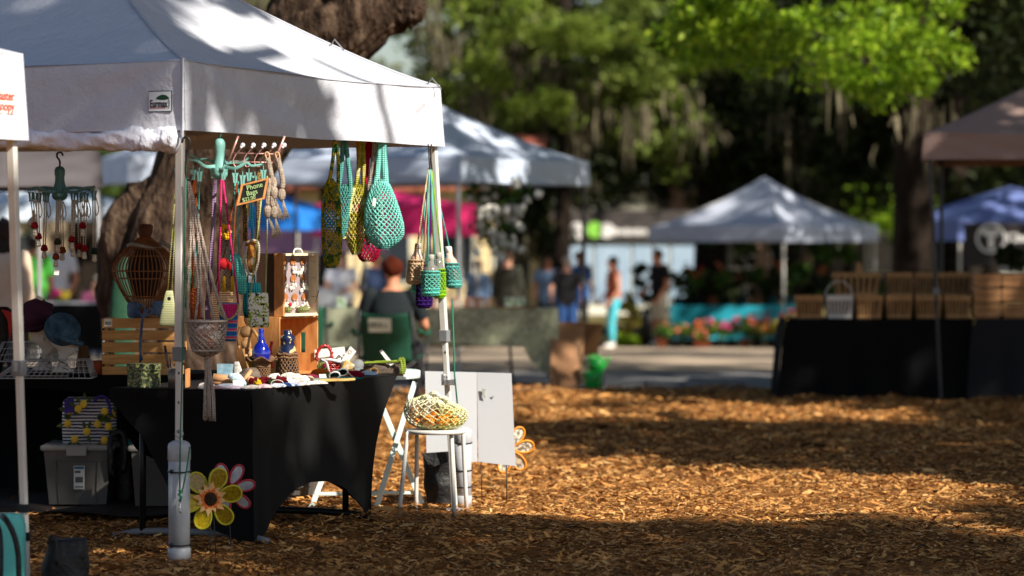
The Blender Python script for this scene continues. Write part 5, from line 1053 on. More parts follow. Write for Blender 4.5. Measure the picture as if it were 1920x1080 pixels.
# ------------------------------------------------------------------ bottle holders
def bottle(label, x, y, dx, dy, Y_, mat, cap, liquid, top, nu=10, nv=10, w=13.5):
    """x, y: cap centre; the crochet sleeve spans from y+22 to y+dy"""
    Y = Y_ + .62; root = thing('bottle_holder', label, 'bottle holder', W(x, y + dy, Y), 'crochet bottle holders by the far pole'); tl = dx / dy
    def P(t, r, a): yy = y + t; return W(x + tl * t, yy, Y) + V(r * math.cos(a), r * math.sin(a), 0) * (Y / F)
    mb = wmb(root)
    def ring(rows, m): 
        vs = [P(t, r, 2 * math.pi * j / 16) for t, r in rows for j in range(16)]; fs = [(i * 16 + j, (i + 1) * 16 + j, (i + 1) * 16 + (j + 1) % 16, i * 16 + (j + 1) % 16) for i in range(len(rows) - 1) for j in range(16)]; fs += [tuple(range(16)), tuple(range(16 * len(rows) - 1, 16 * len(rows) - 17, -1))]; m.add(vs, fs)
    ring([(6, 6), (14, 7), (20, w - 3), (26, w - 2), (dy - 5, w - 2), (dy - 3, w - 4)], mb); obj('bottle', mb, liquid, root)
    mb = wmb(root); ring([(-5, 5.5), (-4, 6.5), (6, 6.5), (7, 5)], mb); obj('cap', mb, cap, root)
    mb = wmb(root); netmesh(mb, lambda u, v: P(lerp(26, dy, v), w * float(np.interp(v, [0, .08, .8, .95, 1], [.92, 1, 1, .9, .5])), 2 * math.pi * u), 11, 12); wire(obj('sleeve', mb, mat, root), .0085)
    mb = wmb(root)
    for t, k in ((27, 1), (34, 1.02), (dy - 14, 1.02), (dy - 7, 1)): mb.tube([P(t, w * k, a) for a in np.linspace(0, 6.283, 22)[:-1]], .0048, 6, closed=True)
    ring([(dy - 12, w * .99), (dy - 3, w * .93), (dy, w * .6)], mb); obj('sleeve_bands', mb, mat, root)
    mb = wmb(root); cord(mb, [(top - 2, 318), (x - 6, y + 30, -.03)], Y, 1.5); cord(mb, [(top + 1, 318), (x + 9, y + 30, .01)], Y, 1.5); obj('strap', mb, mat, root); return root
y_sand = yarn('sand_yarn', (206, 178, 142), (186, 156, 120)); y_sea = yarn('sea_green_yarn', (104, 196, 180), (84, 180, 164)); y_peac = yarn('peacock_yarn', (70, 160, 158), (96, 176, 166)); y_lg = yarn('lime_yarn', (140, 196, 40), (120, 176, 30)); y_pur = yarn('purple_yarn', (62, 30, 110), (40, 18, 80))
gl_clear = M('clear_bottle', (120, 118, 112), .1, .1, 10, spec=.8); gl_pink = M('peach_bottle', stops=[(.35, (216, 150, 110)), (.6, (190, 186, 180))], rough=.12, vs=20, spec=.8); capm = M('grey_white_cap', (164, 158, 148), .5, .05)
bottle('sand coloured bottle holder at the left of the bunch by the far pole', 784, 461, -9, 72, 16.55, y_sand, capm, gl_pink, 805)
bottle('sea green bottle holder in front of the bunch by the far pole', 808, 482, -1, 74, 16.45, y_sea, capm, gl_clear, 807, 18, 12, 17)
bottle('dark peacock bottle holder hanging right of the far pole', 841, 467, 11, 74, 16.9, y_peac, M('white_cap', (225, 222, 216), .5), gl_pink, 808, 16, 12, 15)
bottle('lime green bottle holder partly behind the far pole', 822, 478, 2, 82, 16.75, y_lg, capm, gl_clear, 808, 18, 16, 12)
bottle('sea green bottle holder tucked behind the sand coloured one', 790, 480, -2, 72, 16.8, y_sea, capm, gl_clear, 806, 14, 12, 16)
bottle('dark purple bottle holder hanging lowest of the bunch', 797, 496, -2, 82, 16.7, y_pur, m_blackink, M('dark_bottle', (30, 20, 40), .2), 806, 14, 12, 15)
mb = MB(); cord(mb, [(803, 270), (806, 318), (806, 330)], 17.25, 1.4); cord(mb, [(809, 270), (808, 300), (810, 318), (806, 324), (803, 316)], 17.25, 1.6); solo('hanging_hook', mb, m_plastic_black, 'black hook on a green loop holding the bunch of bottle holders', 'hook')
# ------------------------------------------------------------------ things on the black covered table
def TB(px, Y, h=0):   # point over the table top at a pixel column and depth
    p = W(px, 0, Y); p.z = TH + h; return p
def ty(Y, h=0): return 440 + (CAMZ - TH - h) * F / Y        # pixel row of the table top at that depth
# honey wood crate on its side with the earring case on top
CA = W(524, 0, 16.85); CA.z = TH + .002
wc = thing('wooden_crate', 'honey coloured wooden box on its side with a handle slot, under the earring case', 'crate', CA); Lc, Dc, Hc, tk = .50, .25, .315, .012
def cbx(a0, a1, b0, b1, z0, z1): return [TU * a + TW * b + V(0, 0, z) for z in (z0, z1) for a, b in ((a0, b0), (a1, b0), (a1, b1), (a0, b1))]
BF = [(3, 2, 1, 0), (4, 5, 6, 7), (0, 1, 5, 4), (1, 2, 6, 5), (2, 3, 7, 6), (3, 0, 4, 7)]
for nm, ar in (('side_panel', (0, tk, 0, Dc, 0, Hc)), ('back_panel', (tk, Lc - tk, Dc - tk, Dc, tk, Hc - tk)), ('bottom_panel', (tk, Lc - tk, 0, Dc, 0, tk)), ('top_panel', (tk, Lc - tk, 0, Dc, Hc - tk, Hc))):
    mb = MB(); mb.add(cbx(*ar), BF); obj(nm, mb, m_crate, wc, smooth=False, bevel=.0015)
mb = MB()
for ar in ((Lc - tk, Lc, 0, .07, 0, Hc), (Lc - tk, Lc, .10, Dc, 0, Hc), (Lc - tk, Lc, .07, .10, 0, .11), (Lc - tk, Lc, .07, .10, .22, Hc)): mb.add(cbx(*ar), BF)
obj('end_panel', mb, m_crate, wc, smooth=False)
EA = W(531, 0, 16.86); EA.z = TH + Hc + .004
ec = thing('earring_case', 'open wooden display case of earrings on brown cards, with a white handle', 'display case', EA)
EU = V(.30, .954, 0).normalized(); EU = V(.62, .78, 0).normalized(); EWv = V(-.9, .43, 0).normalized()
sE = 16.86 / F; EL = 66 * sE / .62 * .93; EH = 118 * sE; ED = .055
def eb(a0, a1, b0, b1, z0, z1): return [EU * a + EWv * b + V(0, 0, z) for z in (z0, z1) for a, b in ((a0, b0), (a1, b0), (a1, b1), (a0, b1))]
m_cream = M('cream_painted_wood', (226, 210, 178), .55, .05, 20)
for ar, mt_ in (((0, .012, 0, ED, 0, EH), m_crate), ((EL - .016, EL, 0, ED, 0, EH), m_cream), ((.012, EL - .016, 0, ED, 0, .014), m_cream), ((.012, EL - .016, 0, ED, EH - .012, EH), m_cream)):
    mb = MB(); mb.add(eb(*ar), BF); obj('case_frame', mb, mt_, ec, smooth=False, bevel=.001)
mb = MB(); mb.add(eb(.012, EL - .016, ED - .006, ED - .002, .014, EH - .012), BF); obj('backboard', mb, M('mauve_felt', (150, 136, 140), .9, .1, 30), ec, smooth=False)
mb = MB(); q0 = EWv * ED; dn = V(-.96, .28, 0).normalized(); mb.prism([q0, q0 + dn * .1, q0 + dn * .1 + V(0, 0, EH), q0 + V(0, 0, EH)], EU * .012); obj('opened_door', mb, M('shaded_door_wood', (58, 36, 22), .6, .2, 8), ec, smooth=False)  # door seen from outside, shade put into its dark tone
mb = MB(); mb.tube(sm([EU * (EL * .38) + V(0, 0, EH) + EWv * .02, EU * (EL * .42) + V(0, 0, EH + .022) + EWv * .02, EU * (EL * .58) + V(0, 0, EH + .022) + EWv * .02, EU * (EL * .64) + V(0, 0, EH) + EWv * .02]), .004, 8); obj('carry_handle', mb, m_paper, ec)
m_kraft = M('kraft_card', (158, 96, 48), .8, .1, 30); m_shell = M('shell_white', (228, 222, 206), .3, .1, 40); rr_ = random.Random(8)
for r_, y in enumerate((.80, .53, .23)):
    for k, x in enumerate((.22, .48, .76)):
        c = EU * (EL * (x + (.04 if r_ == 2 else 0))) + EWv * (ED - .014) + V(0, 0, EH * y + .02); mb = MB()
        mb.prism([c + (EU * math.cos(a) + V(0, 0, 1) * math.sin(a) * 1.15) * .021 for a in np.linspace(-.6, math.pi + .6, 12)], EWv * .0012); co = obj('earring_card', mb, m_kraft, ec, smooth=False)
        mb = MB()
        for j in (-1, 1): p = c + EU * (j * .010) - EWv * .006; mb.tube([p + V(0, 0, -.006), p + V(0, 0, -.022)], .0012, 5); mb.ball(p + V(0, 0, -.034), (.0062, .0062, .013), 8, 5, wob=.3, seed=k + r_)
        obj('earrings', mb, m_shell, co)
        mb = MB()
        for j in range(3): p = c + EU * rr_.uniform(-.03, .03) - EWv * .004 + V(0, 0, -.05 + rr_.uniform(-.015, .01)); mb.ball(p, (.010, .004, .012), 7, 5, wob=.6, seed=j + k * 3)
        obj('shell_charm', mb, m_shell, ec)
for y in (.86, .60, .3): mb = MB(); mb.tube([EU * (EL - .014) + V(0, 0, EH * y) + EWv * .01, EU * (EL - .05) + V(0, 0, EH * y + .006) + EWv * .01], .0016, 5); obj('pin', mb, m_steel, ec)
mb = MB(); mb.tube(sm([EU * (EL * .99) + V(0, 0, EH * .4) - EWv * .004, EU * (EL * .8) + V(0, 0, EH * .18) - EWv * .015, EU * (EL * .6) + V(0, 0, .05)]), .0022, 5); obj('necklace', mb, M('wine_cord', (110, 40, 44), .6), ec)
y_sage = yarn('sage_yarn', (110, 122, 74), (150, 150, 96), vs=30)
for x, w, lab in ((.62, .034, 'sage green knitted cactus cushion lying in the bottom of the earring case'), (.2, .022, 'tiny sage green knitted cactus at the left of the earring case')): mb = MB(); p = EA + EU * (EL * x) + EWv * .012 + V(0, 0, .034); mb.ball(p, (w, .018, .018), 16, 10, wob=.1); solo('knitted_cactus', mb, y_sage, lab, 'knitted cactus')
mb = MB(); mb.ball(EA + EU * (EL * .2) + V(0, 0, .062), (.011, .009, .010), 10, 7, wob=.4); solo('felt_flower', mb, M('red_felt', (186, 26, 30), .9), 'red felt flower topping the tiny cactus', 'felt flower')
# small wooden mannequin
m_mann = M('mannequin_wood', stops=[(.3, (176, 128, 80)), (.7, (206, 160, 108))], rough=.5, vs=8)
mn = thing('wooden_mannequin', 'jointed wooden artist mannequin reaching towards the blue vase', 'mannequin', TB(474, 16.3)); Ym = 16.3
mb = wmb(mn); loft(mb, [(588, 462, 470), (592, 458, 474), (600, 457, 475), (608, 460, 472), (612, 464, 469)], Ym, 1, 14, 1); obj('head', mb, m_mann, mn)
mb = wmb(mn); loft(mb, [(611, 456, 470), (616, 450, 474), (624, 449, 474), (632, 453, 471)], Ym, .6, 14, 1); loft(mb, [(632, 455, 470), (638, 456, 469), (640, 452, 470), (650, 452, 472), (656, 458, 468)], Ym, .7, 14, 1); obj('torso', mb, m_mann, mn)
for pts, r, nm in (([(471, 614), (477, 622, -.03), (484, 632, -.07)], [4, 3, 2.6], 'arm'), ([(451, 614), (446, 630), (447, 648)], [4, 3, 2.6], 'arm'), ([(457, 654), (462, 674), (466, 698)], [5.5, 4.4, 3], 'leg'), ([(467, 654), (472, 674), (476, 698)], [5.5, 4.4, 3], 'leg')):
    mb = wmb(mn); cord(mb, pts, Ym, r, 10); p = pts[1]; mb.ball(W(p[0], p[1], Ym + (p[2] if len(p) > 2 else 0)), r[1] * 1.15 * Ym / F, 10, 6); e = pts[-1]; mb.ball(W(e[0] + 1, e[1] + 3, Ym + (e[2] if len(e) > 2 else 0)), (.009, .007, .012), 8, 5); obj(nm, mb, m_mann, mn)
mb = MB(); mb.lathe([(.05, 0), (.05, .012), (0, .013)], 20, TB(472, 16.3)); solo('mannequin_stand', mb, m_mann, 'round wooden base under the mannequin', 'stand')
# vases in crochet sleeves
m_cobalt = M('cobalt_glaze', (14, 30, 140), .08, .1, 6, spec=.9, coat=1); m_navyg = M('navy_gold_glaze', stops=[(.0, (20, 34, 68)), (.60, (20, 34, 68)), (.64, (190, 170, 120))], rough=.25, vs=34, spec=.6, detail=0); y_jute = yarn('jute_yarn', (140, 108, 80), (116, 86, 62), vs=30, s=110)
def vase(label, cx, Y, rows, mat, srows, sl):
    root = thing('vase', label, 'vase', TB(cx, Y)); mb = wmb(root); loft(mb, rows, Y, 1, 28, 1); obj('body', mb, mat, root)
    s_ = thing('crochet_sleeve', sl, 'vase sleeve', TB(cx, Y)); ys = [r[0] for r in srows]
    def fn(u, v): y = lerp(ys[0], ys[-1], v); l = float(np.interp(y, ys, [r[1] for r in srows])); r = float(np.interp(y, ys, [r[2] for r in srows])); a = 2 * math.pi * u; hw = (r - l) / 2 / F * Y; return W((l + r) / 2, y, Y) + V(hw * math.cos(a), hw * math.sin(a), 0)
    mb = wmb(s_); netmesh(mb, fn, 18, 10); wire(obj('net', mb, y_jute, s_), .010)
    mb = wmb(s_)
    for v in (0, .12, .9, 1): mb.tube([fn(a / 24, v) + V(0, 0, .004 * math.sin(a * 1.57)) for a in range(24)], .008, 6, closed=True)
    obj('bands', mb, y_jute, s_); return root, s_
b0 = ty(16.1)
vase('glossy cobalt blue bottle vase beside the wooden mannequin', 490, 16.1, [(616, 485, 493), (618, 484, 495), (628, 484, 495), (640, 483, 497), (648, 477, 502), (658, 472, 507), (668, 472, 507), (678, 476, 503), (690, 480, 500), (b0, 481, 499)], m_cobalt, [(682, 476, 504), (690, 474, 506), (b0 - 8, 476, 505), (b0 - 1, 478, 502)], 'brown jute sleeve with a ruffled collar under the cobalt vase')
mb = MB()
mb.grid(lambda u, v: W(490, 680 - 8 * v + 4.5 * math.sin(u * 31) * v, 16.1) + V(math.cos(u * 6.283), math.sin(u * 6.283), 0) * ((17 + 13 * v) * 16.1 / F), 60, 4); solo('crochet_ruffle', mb, y_jute, 'brown ruffled collar folded out around the cobalt vase', 'ruffle', solid=.004)
b0 = ty(16.3)
vase('navy bottle with gold flowers standing in a jute sleeve in front of the wooden box', 539, 16.3, [(619, 532, 546), (622, 531, 547), (628, 531, 547), (630, 526, 552), (637, 525, 553), (640, 527, 551), (655, 523, 555), (668, 522, 556), (690, 523, 555), (b0, 525, 553)], m_navyg, [(664, 521, 557), (680, 519, 558), (b0 - 6, 518, 560), (b0 - 1, 520, 558)], 'open mesh jute sleeve round the navy bottle')
mb = MB(); mb.tube([W(510, 640, 16.6), W(507, 655, 16.6), W(509, 690, 16.6)], .008, 8); solo('marker', mb, M('red_plastic', (206, 24, 24), .4), 'bright red stick leaning behind the cobalt vase', 'marker')
# tin, floral box, little things at the near corner
bx = thing('keepsake_box', 'small dark green box with a blossom print on the near corner of the black table', 'box', TB(270, 15.72)); bx.rotation_euler = (0, 0, .05)
m_floral = M('blossom_print', stops=[(.0, (26, 44, 34)), (.50, (38, 58, 44)), (.56, (150, 146, 80)), (.62, (40, 60, 46)), (.7, (186, 178, 150))], rough=.4, vs=70, detail=2)
mb = MB(); mb.box((0, 0, .042), (.155, .11, .084)); obj('body', mb, m_floral, bx, smooth=False, bevel=.003); mb = MB(); mb.box((0, 0, .1), (.163, .118, .034)); obj('lid', mb, m_floral, bx, smooth=False, bevel=.003)
mb = MB(); mb.lathe([(0, 0), (.033, 0), (.036, .1), (.033, .1), (.031, .01), (0, .01)], 22, TB(328, 15.6)); solo('tin_can', mb, M('brushed_tin', (128, 122, 116), .4, .1, 30, metal=.6), 'small metal can of crochet hooks beside the near pole', 'can')
for k, (x0, x1, y0) in enumerate(((322, 309, 648), (330, 333, 668), (326, 320, 672))): mb = MB(); mb.tube([TB(x0, 15.6, .012), W(x1, y0, 15.6)], [.005, .007], 6); solo('crochet_hook', mb, M('dark_handle', (40, 26, 24), .5), ['longest dark crochet hook leaning out of the metal can', 'short dark crochet hook upright in the metal can', 'middle dark crochet hook in the metal can'][k], 'crochet hook')
mb = MB(); mb.box(TB(352, 15.75, .045), (.012, .12, .09)); solo('card_stand', mb, m_crate, 'small wooden card stand seen behind the near pole', 'card stand', smooth=False)
# soft heaps along the table
def heap(name, label, cat, cx, Y, rx, ry, rz, mat, wob=.35, seed=0, rot=0, grp=None):
    mb = MB(); mb.ball(TB(cx, Y, rz * .55), (rx, ry, rz), 26, 14, Matrix.Rotation(rot, 3, 'Z'), wob, seed); mb.v = [V(v.x, v.y, max(v.z, TH + .003)) for v in mb.v]; return solo(name, mb, mat, label, cat, grp)
y_grey = yarn('grey_brown_yarn', (130, 116, 104), (104, 92, 82), vs=30, s=130); y_orange = yarn('orange_yarn', (226, 116, 36), (206, 92, 20)); y_wine = yarn('wine_yarn', (110, 14, 28), (70, 8, 18), s=120)
m_speck = M('speckled_white_cotton', stops=[(.0, (226, 220, 210)), (.56, (222, 216, 206)), (.6, (120, 60, 66)), (.66, (220, 214, 204))], rough=.9, vs=90, detail=2, bump=.4, bs=60); m_lilacp = M('lilac_print_cotton', stops=[(.35, (196, 160, 190)), (.5, (222, 214, 222)), (.65, (170, 150, 190))], rough=.9, vs=40); m_bluep = M('blue_print_cotton', stops=[(.35, (120, 144, 178)), (.5, (216, 220, 226)), (.65, (80, 110, 160))], rough=.9, vs=50); m_pinkp = M('pink_print_cotton', stops=[(.35, (206, 150, 166)), (.6, (226, 206, 208))], rough=.9, vs=40)
heap('knit_hat', 'grey brown knitted hat heaped in the middle of the table', 'hat', 468, 15.95, .06, .07, .055, y_grey, .25, 1)
heap('stuffed_pumpkin', 'small orange crochet pumpkin behind the doll', 'toy', 416, 16.1, .028, .028, .028, y_orange, .1, 2)
heap('stuffed_pumpkin', 'orange knit lump under the lime and pink felt piece beside the red basket', 'toy', 600, 16.75, .052, .05, .03, y_orange, .25, 5)
heap('knit_roll', 'mustard knitted roll lying in front of the wooden box', 'scarf', 572, 16.6, .075, .03, .018, yarn('mustard_yarn', (186, 130, 60), (160, 104, 44)), .2, 6, .25)
heap('scrubby', 'little brown scrubby ball near the table edge', 'scrubby', 580, 16.1, .022, .022, .022, yarn('brown_yarn', (104, 72, 48), (76, 50, 34)), .2, 7)
heap('lace_bundle', 'speckled white lace bundle in front of the cobalt vase', 'lace', 512, 15.92, .045, .045, .035, m_speck, .5, 8); heap('lace_bundle', 'larger speckled white lace bundle under the navy bottle', 'lace', 548, 16.0, .072, .05, .036, m_speck, .45, 9)
heap('felt_rose', 'wine red felt roses in a garland', 'roses', 500, 15.76, .04, .03, .03, y_wine, .7, 10, 0, 'wine red roses'); heap('felt_rose', 'wine red felt roses in a garland', 'roses', 524, 15.85, .042, .03, .03, y_wine, .7, 11, 0, 'wine red roses'); heap('felt_rose', 'wine red felt roses in a garland', 'roses', 476, 15.7, .03, .025, .028, y_wine, .7, 12, 0, 'wine red roses')
heap('felt_flower', 'yellow felt flower at the left of the wine roses', 'felt flower', 484, 15.68, .018, .014, .026, y_yel, .6, 13); heap('felt_leaf', 'olive felt leaf bunch between the wine roses', 'felt leaf', 508, 15.72, .02, .016, .028, m_capg, .6, 14)
heap('knit_pouch', 'wine and magenta knitted pouch behind the sunglasses', 'pouch', 662, 16.75, .055, .04, .026, yarn('magenta_wine_yarn', (160, 16, 50), (120, 10, 40)), .3, 15); heap('knit_pouch', 'slate blue knitted pouch on the far corner of the black table', 'pouch', 690, 16.95, .05, .04, .018, yarn('slate_yarn', (66, 84, 104), (52, 68, 88)), .15, 16)
heap('knit_scarf', 'teal knitted scarf folded in front of the sunglasses', 'scarf', 650, 16.45, .09, .03, .013, y_tealdk, .2, 17, .5); heap('knit_scarf', 'sage grey knitted strip along the middle of the table', 'scarf', 600, 16.25, .10, .04, .014, yarn('sage_grey_yarn', (126, 140, 126), (150, 156, 150)), .25, 18, .7)
mb = MB(); mb.tube(sm([TB(598, 16.12, .012), TB(620, 16.18, .014), TB(645, 16.24, .012), TB(664, 16.32, .012)]), .0085, 8, wob=.2); solo('twisted_cord', mb, yarn('straw_yarn', (206, 180, 110), (186, 150, 90)), 'straw coloured twisted cord at the table front edge', 'cord')
for k, (cx, Y, rx, ry, mat, lab) in enumerate(((392, 15.52, .06, .05, m_paper, 'plain white folded cloth at the near end of the table'), (440, 15.5, .07, .03, m_lilacp, 'lilac print cotton pouch at the near front corner'), (470, 15.52, .055, .028, m_speck, 'white speckled cotton pouch second from the near corner'), (497, 15.6, .04, .028, m_pinkp, 'pink print cotton pouch lying at the table front edge'), (520, 15.68, .05, .03, m_bluep, 'blue print cotton pouch in front of the wine roses'), (546, 15.78, .05, .035, m_bluep, 'blue print cotton pouch next to the pink rimmed one'), (565, 15.86, .05, .03, m_pinkp, 'pink print cotton pouch under the blue rings'), (590, 15.98, .07, .03, m_speck, 'flat white speckled lace strip by the table edge'), (430, 15.7, .08, .05, M('grey_denim', (110, 122, 134), .9, .2, 30), 'grey blue cloth under the doll'))):
    heap('cotton_pouch', lab, 'pouch', cx, Y, rx, ry, .014, mat, .2, 30 + k, .6)
for k, (cx, Y, z) in enumerate(((520, 15.6, .03), (566, 15.8, .03))): mb = MB(); mb.tube([TB(cx, Y, .004) + V(math.cos(a) * .03, -.01, .02 + math.sin(a) * .018) for a in np.linspace(0, 6.283, 24)[:-1]], .0022, 5, closed=True); solo('hoop_earring', mb, m_shell, ['thin pale hoop earring standing on the blue print pouches', 'thin pale hoop earring farther along the table edge'][k], 'hoop')
# doll lying on the table
dl = thing('cloth_doll', 'tan cloth doll in a pale blue flowered dress lying on the table', 'doll', TB(432, 15.8)); Yd = 15.75; m_skin_d = M('tan_doll_cloth', (196, 148, 104), .8, .08, 12); yd = ty(Yd)
mb = wmb(dl)
for pts, r in (([(400, yd - 16), (430, yd - 14), (458, yd - 10)], [10, 8, 5]), ([(400, yd - 8), (432, yd - 6), (462, yd - 5)], [9, 7, 5]), ([(456, yd - 8), (462, yd - 18), (470, yd - 30, .05)], [5, 4.4, 4])): cord(mb, pts, Yd, r, 12)
mb.ball(W(470, yd - 12, Yd - .02), (.022, .02, .022), 12, 8); obj('body', mb, m_skin_d, dl)
mb = wmb(dl); loft(mb, [(yd - 26, 430, 448), (yd - 18, 426, 456), (yd - 8, 440, 462), (yd - 2, 444, 462)], Yd - .06, .6, 14, 1); obj('dress', mb, M('pale_blue_floral', stops=[(.42, (206, 222, 228)), (.52, (120, 170, 190)), (.6, (220, 226, 224))], rough=.9, vs=60), dl)
mb = MB(); loft(mb, [(678, 440, 448), (684, 438, 450), (700, 436, 456), (ty(16.05), 430, 462)], 16.05, .6, 14, 1); solo('knit_rabbit', mb, M('white_grey_knit', stops=[(.4, (206, 200, 190)), (.6, (150, 146, 142))], rough=.9, vs=50), 'pale speckled knitted rabbit ears behind the doll', 'toy')
mb = MB(); mb.box(TB(428, 16.35, .045), (.11, .05, .09)); solo('photo_box', mb, M('pale_blue_box', stops=[(.4, (120, 160, 180)), (.6, (176, 200, 208))], rough=.7, vs=12), 'pale blue card box at the back beside the mannequin', 'box', smooth=False)
mb = MB(); mb.tube([W(474, 690, 16.15), W(466, 676, 16.15), W(463, 668, 16.15)], [.016, .012, .006], 8); solo('felt_carrot', mb, y_yel, 'mustard felt cone leaning on the grey knit hat', 'toy')
# sunglasses
sg = thing('sunglasses', 'white rimmed sunglasses lying near the far end of the black table', 'sunglasses', TB(630, 16.5)); Ys = 16.42; m_lens = M('dark_lens', (18, 18, 22), .08, .05, spec=.8)
for cx, cy, d in ((627, 704, 0), (642, 698, .06)):
    ring = [W(cx + 9.5 * math.cos(a) + 2 * math.sin(a), cy - 6.5 * math.sin(a), Ys + d - .012 * math.sin(a)) for a in np.linspace(0, 6.283, 24)[:-1]]; mb = wmb(sg); mb.tube(ring, .0042, 6, closed=True); ro = obj('rim', mb, m_paper, sg); mb = wmb(sg); mb.prism(ring, (0, .002, 0)); obj('lens', mb, m_lens, ro, smooth=False)
mb = wmb(sg); cord(mb, [(634, 701, .03), (636, 700, .04)], Ys, 1.4); cord(mb, sm([(652, 698, .08), (660, 706, .2), (668, 710, .26)]), Ys, 1.2); cord(mb, sm([(617, 704, 0), (622, 710, .12), (634, 712, .2)]), Ys, 1.2); obj('temple', mb, m_paper, sg)
# red wicker basket
rb = thing('wicker_basket', 'small glossy red wicker basket with white ribbon at the back of the table', 'basket', TB(616, 16.95)); Yr = 16.95; br = ty(Yr); m_redw = M('red_lacquer_wicker', stops=[(.4, (130, 26, 24)), (.6, (186, 50, 44))], rough=.25, vs=30, spec=.7)
mb = wmb(rb)
for k in range(7):
    y = lerp(br - 3, br - 26, k / 6); r = lerp(15, 20, k / 6); mb.tube([W(619, y, Yr) + V(math.cos(a) * r, math.sin(a) * r, .9 * math.sin(a * 9 + k * 3.14)) * (Yr / F) for a in np.linspace(0, 6.283, 37)[:-1]], .0062, 6, closed=True)
loft(mb, [(br - 24, 603, 635), (br - 2, 607, 631)], Yr, 1, 20, 1); obj('weave', mb, m_redw, rb)
mb = wmb(rb); P = sm([(594, br - 30), (594, br - 42), (602, br - 55), (612, br - 57), (621, br - 48), (622, br - 34)], 6)
for k in range(2): cord(mb, [(p.x + 1.6 * math.sin(i * .8 + k * 3.14), p.y + 1.6 * math.cos(i * .8 + k * 3.14), 0) for i, p in enumerate(P)], Yr - .03, 2.4, 6)
obj('twisted_handle', mb, m_redw, rb)
mb = wmb(rb); cord(mb, sm([(602, br - 32, -.06), (612, br - 26, -.06), (616, br - 12, -.07), (619, br - 2, -.07)]), Yr, 2.4); cord(mb, sm([(600, br - 28, -.05), (616, br - 31, -.06), (640, br - 27, -.05)]), Yr, 3, wob=.3); cord(mb, sm([(626, br - 34, -.04), (634, br - 42), (642, br - 34), (632, br - 30, -.05)]), Yr, 2.6, wob=.3); obj('ribbon', mb, M('white_satin', (226, 224, 226), .35, .05), rb)
mb = MB(); mb.ball(W(604, br - 18, 16.85), (.026, .01, .024), 12, 8, wob=.15); o = solo('felt_applique', mb, yarn('lime_felt', (190, 206, 110), (170, 190, 90)), 'lime felt piece with a pink dot propped on the orange knit', 'felt piece'); mb = MB(Matrix.Translation(-o.location)); mb.ball(W(608, br - 20, 16.83), (.012, .006, .014), 10, 6); obj('pink_dot', mb, M('pink_felt', (206, 50, 96), .9), o)
# tags, glass globe, scarf
for k, (pts, Y, lab) in enumerate(((((640, 676), (657, 649), (668, 659), (652, 680)), 16.9, 'white price tag with a ring drawn on it standing by the red basket'), (((711, 658), (716, 655), (738, 682), (732, 686)), 17.3, 'slim white price tag sticking up behind the brown scarf'), (((590, 656), (646, 650), (648, 664), (590, 672)), 17.3, 'cream card strip standing behind the red basket handle'), (((755, 696), (764, 701), (760, 707), (750, 703)), 17.4, 'small white card on the edge of the side table'))):
    mb = MB(); mb.prism([W(*p, Y) for p in pts], (0, .002, 0)); o = solo('price_tag', mb, m_paper, lab, 'tag', smooth=False)
    if k == 0: mb = MB(Matrix.Translation(-o.location)); mb.tube([W(656 + 3.2 * math.cos(a), 660 - 3.4 * math.sin(a), Y - .002) for a in np.linspace(0, 6.283, 14)[:-1]], .001, 4, closed=True); obj('ring_mark', mb, M('brown_ink', (120, 90, 70), .7), o)
mb = MB(); mb.ball(W(672, 684, 17.0), .03, 18, 12); solo('glass_globe', mb, glass('clear_glass', (200, 205, 210), .03, .3), 'clear glass globe ornament behind the magenta pouch', 'globe')
mb = MB()
for k in range(7): cord(mb, sm([(640 + k * 3, 698 - k), (644 + k * 3, 686), (650 + k * 2, 674 + k * 1.5)]), 16.9, 2.2, 6, wob=.4)
solo('dried_flowers', mb, M('straw_white_flowers', stops=[(.4, (222, 214, 190)), (.6, (206, 170, 70))], rough=.8, vs=40), 'bunch of pale dried flowers next to the white ring tag', 'dried flowers')
mb = MB(); Yk = 17.35
for k, (y, r) in enumerate(((696, 9), (688, 9), (692, 10))): mb.tube([W(676 + 8 * k + 0, y + 2, Yk + .02 * k), W(705, y, Yk - .03), W(735, y, Yk), W(757, y + 1, Yk)], [x * Yk / F for x in (r * .6, r, r, r * .8)], 12, wob=.35, seed=k)
sf = solo('knit_scarf', mb, y_grey, 'grey brown chunky scarf rolled up on the pale side table', 'scarf'); mb = MB(Matrix.Translation(-sf.location)); cord(mb, sm([(680, 681), (705, 679), (735, 678), (752, 680), (754, 700)]), Yk - .05, 2.6, 7, wob=.3)
for k in range(8): cord(mb, sm([(744 + k * 1.5, 680), (748 + k * 1.5, 674 - k % 3 * 2), (752 + k * 1.2, 680 + k % 4 * 5), (751 + k, 702)]), Yk - .06 + .01 * k, .9, 5)
obj('green_fringe', mb, yarn('grass_green_yarn', (140, 160, 60), (120, 140, 50)), sf)
mb = MB(); mb.tube([W(702 + 7 * math.cos(a), 696 - 6 * math.sin(a), 17.2) for a in np.linspace(0, 12.5, 30)], .0022, 5, wob=.3); solo('twine_ball', mb, M('gold_twine', (176, 130, 50), .6), 'coil of golden twine resting against the brown scarf', 'twine')
mb = MB(); mb.ball(TB(732, 17.5, .012), (.07, .03, .012), 14, 8); solo('folded_lace', mb, m_speck, 'flat cream lace piece on the pale side table', 'lace')

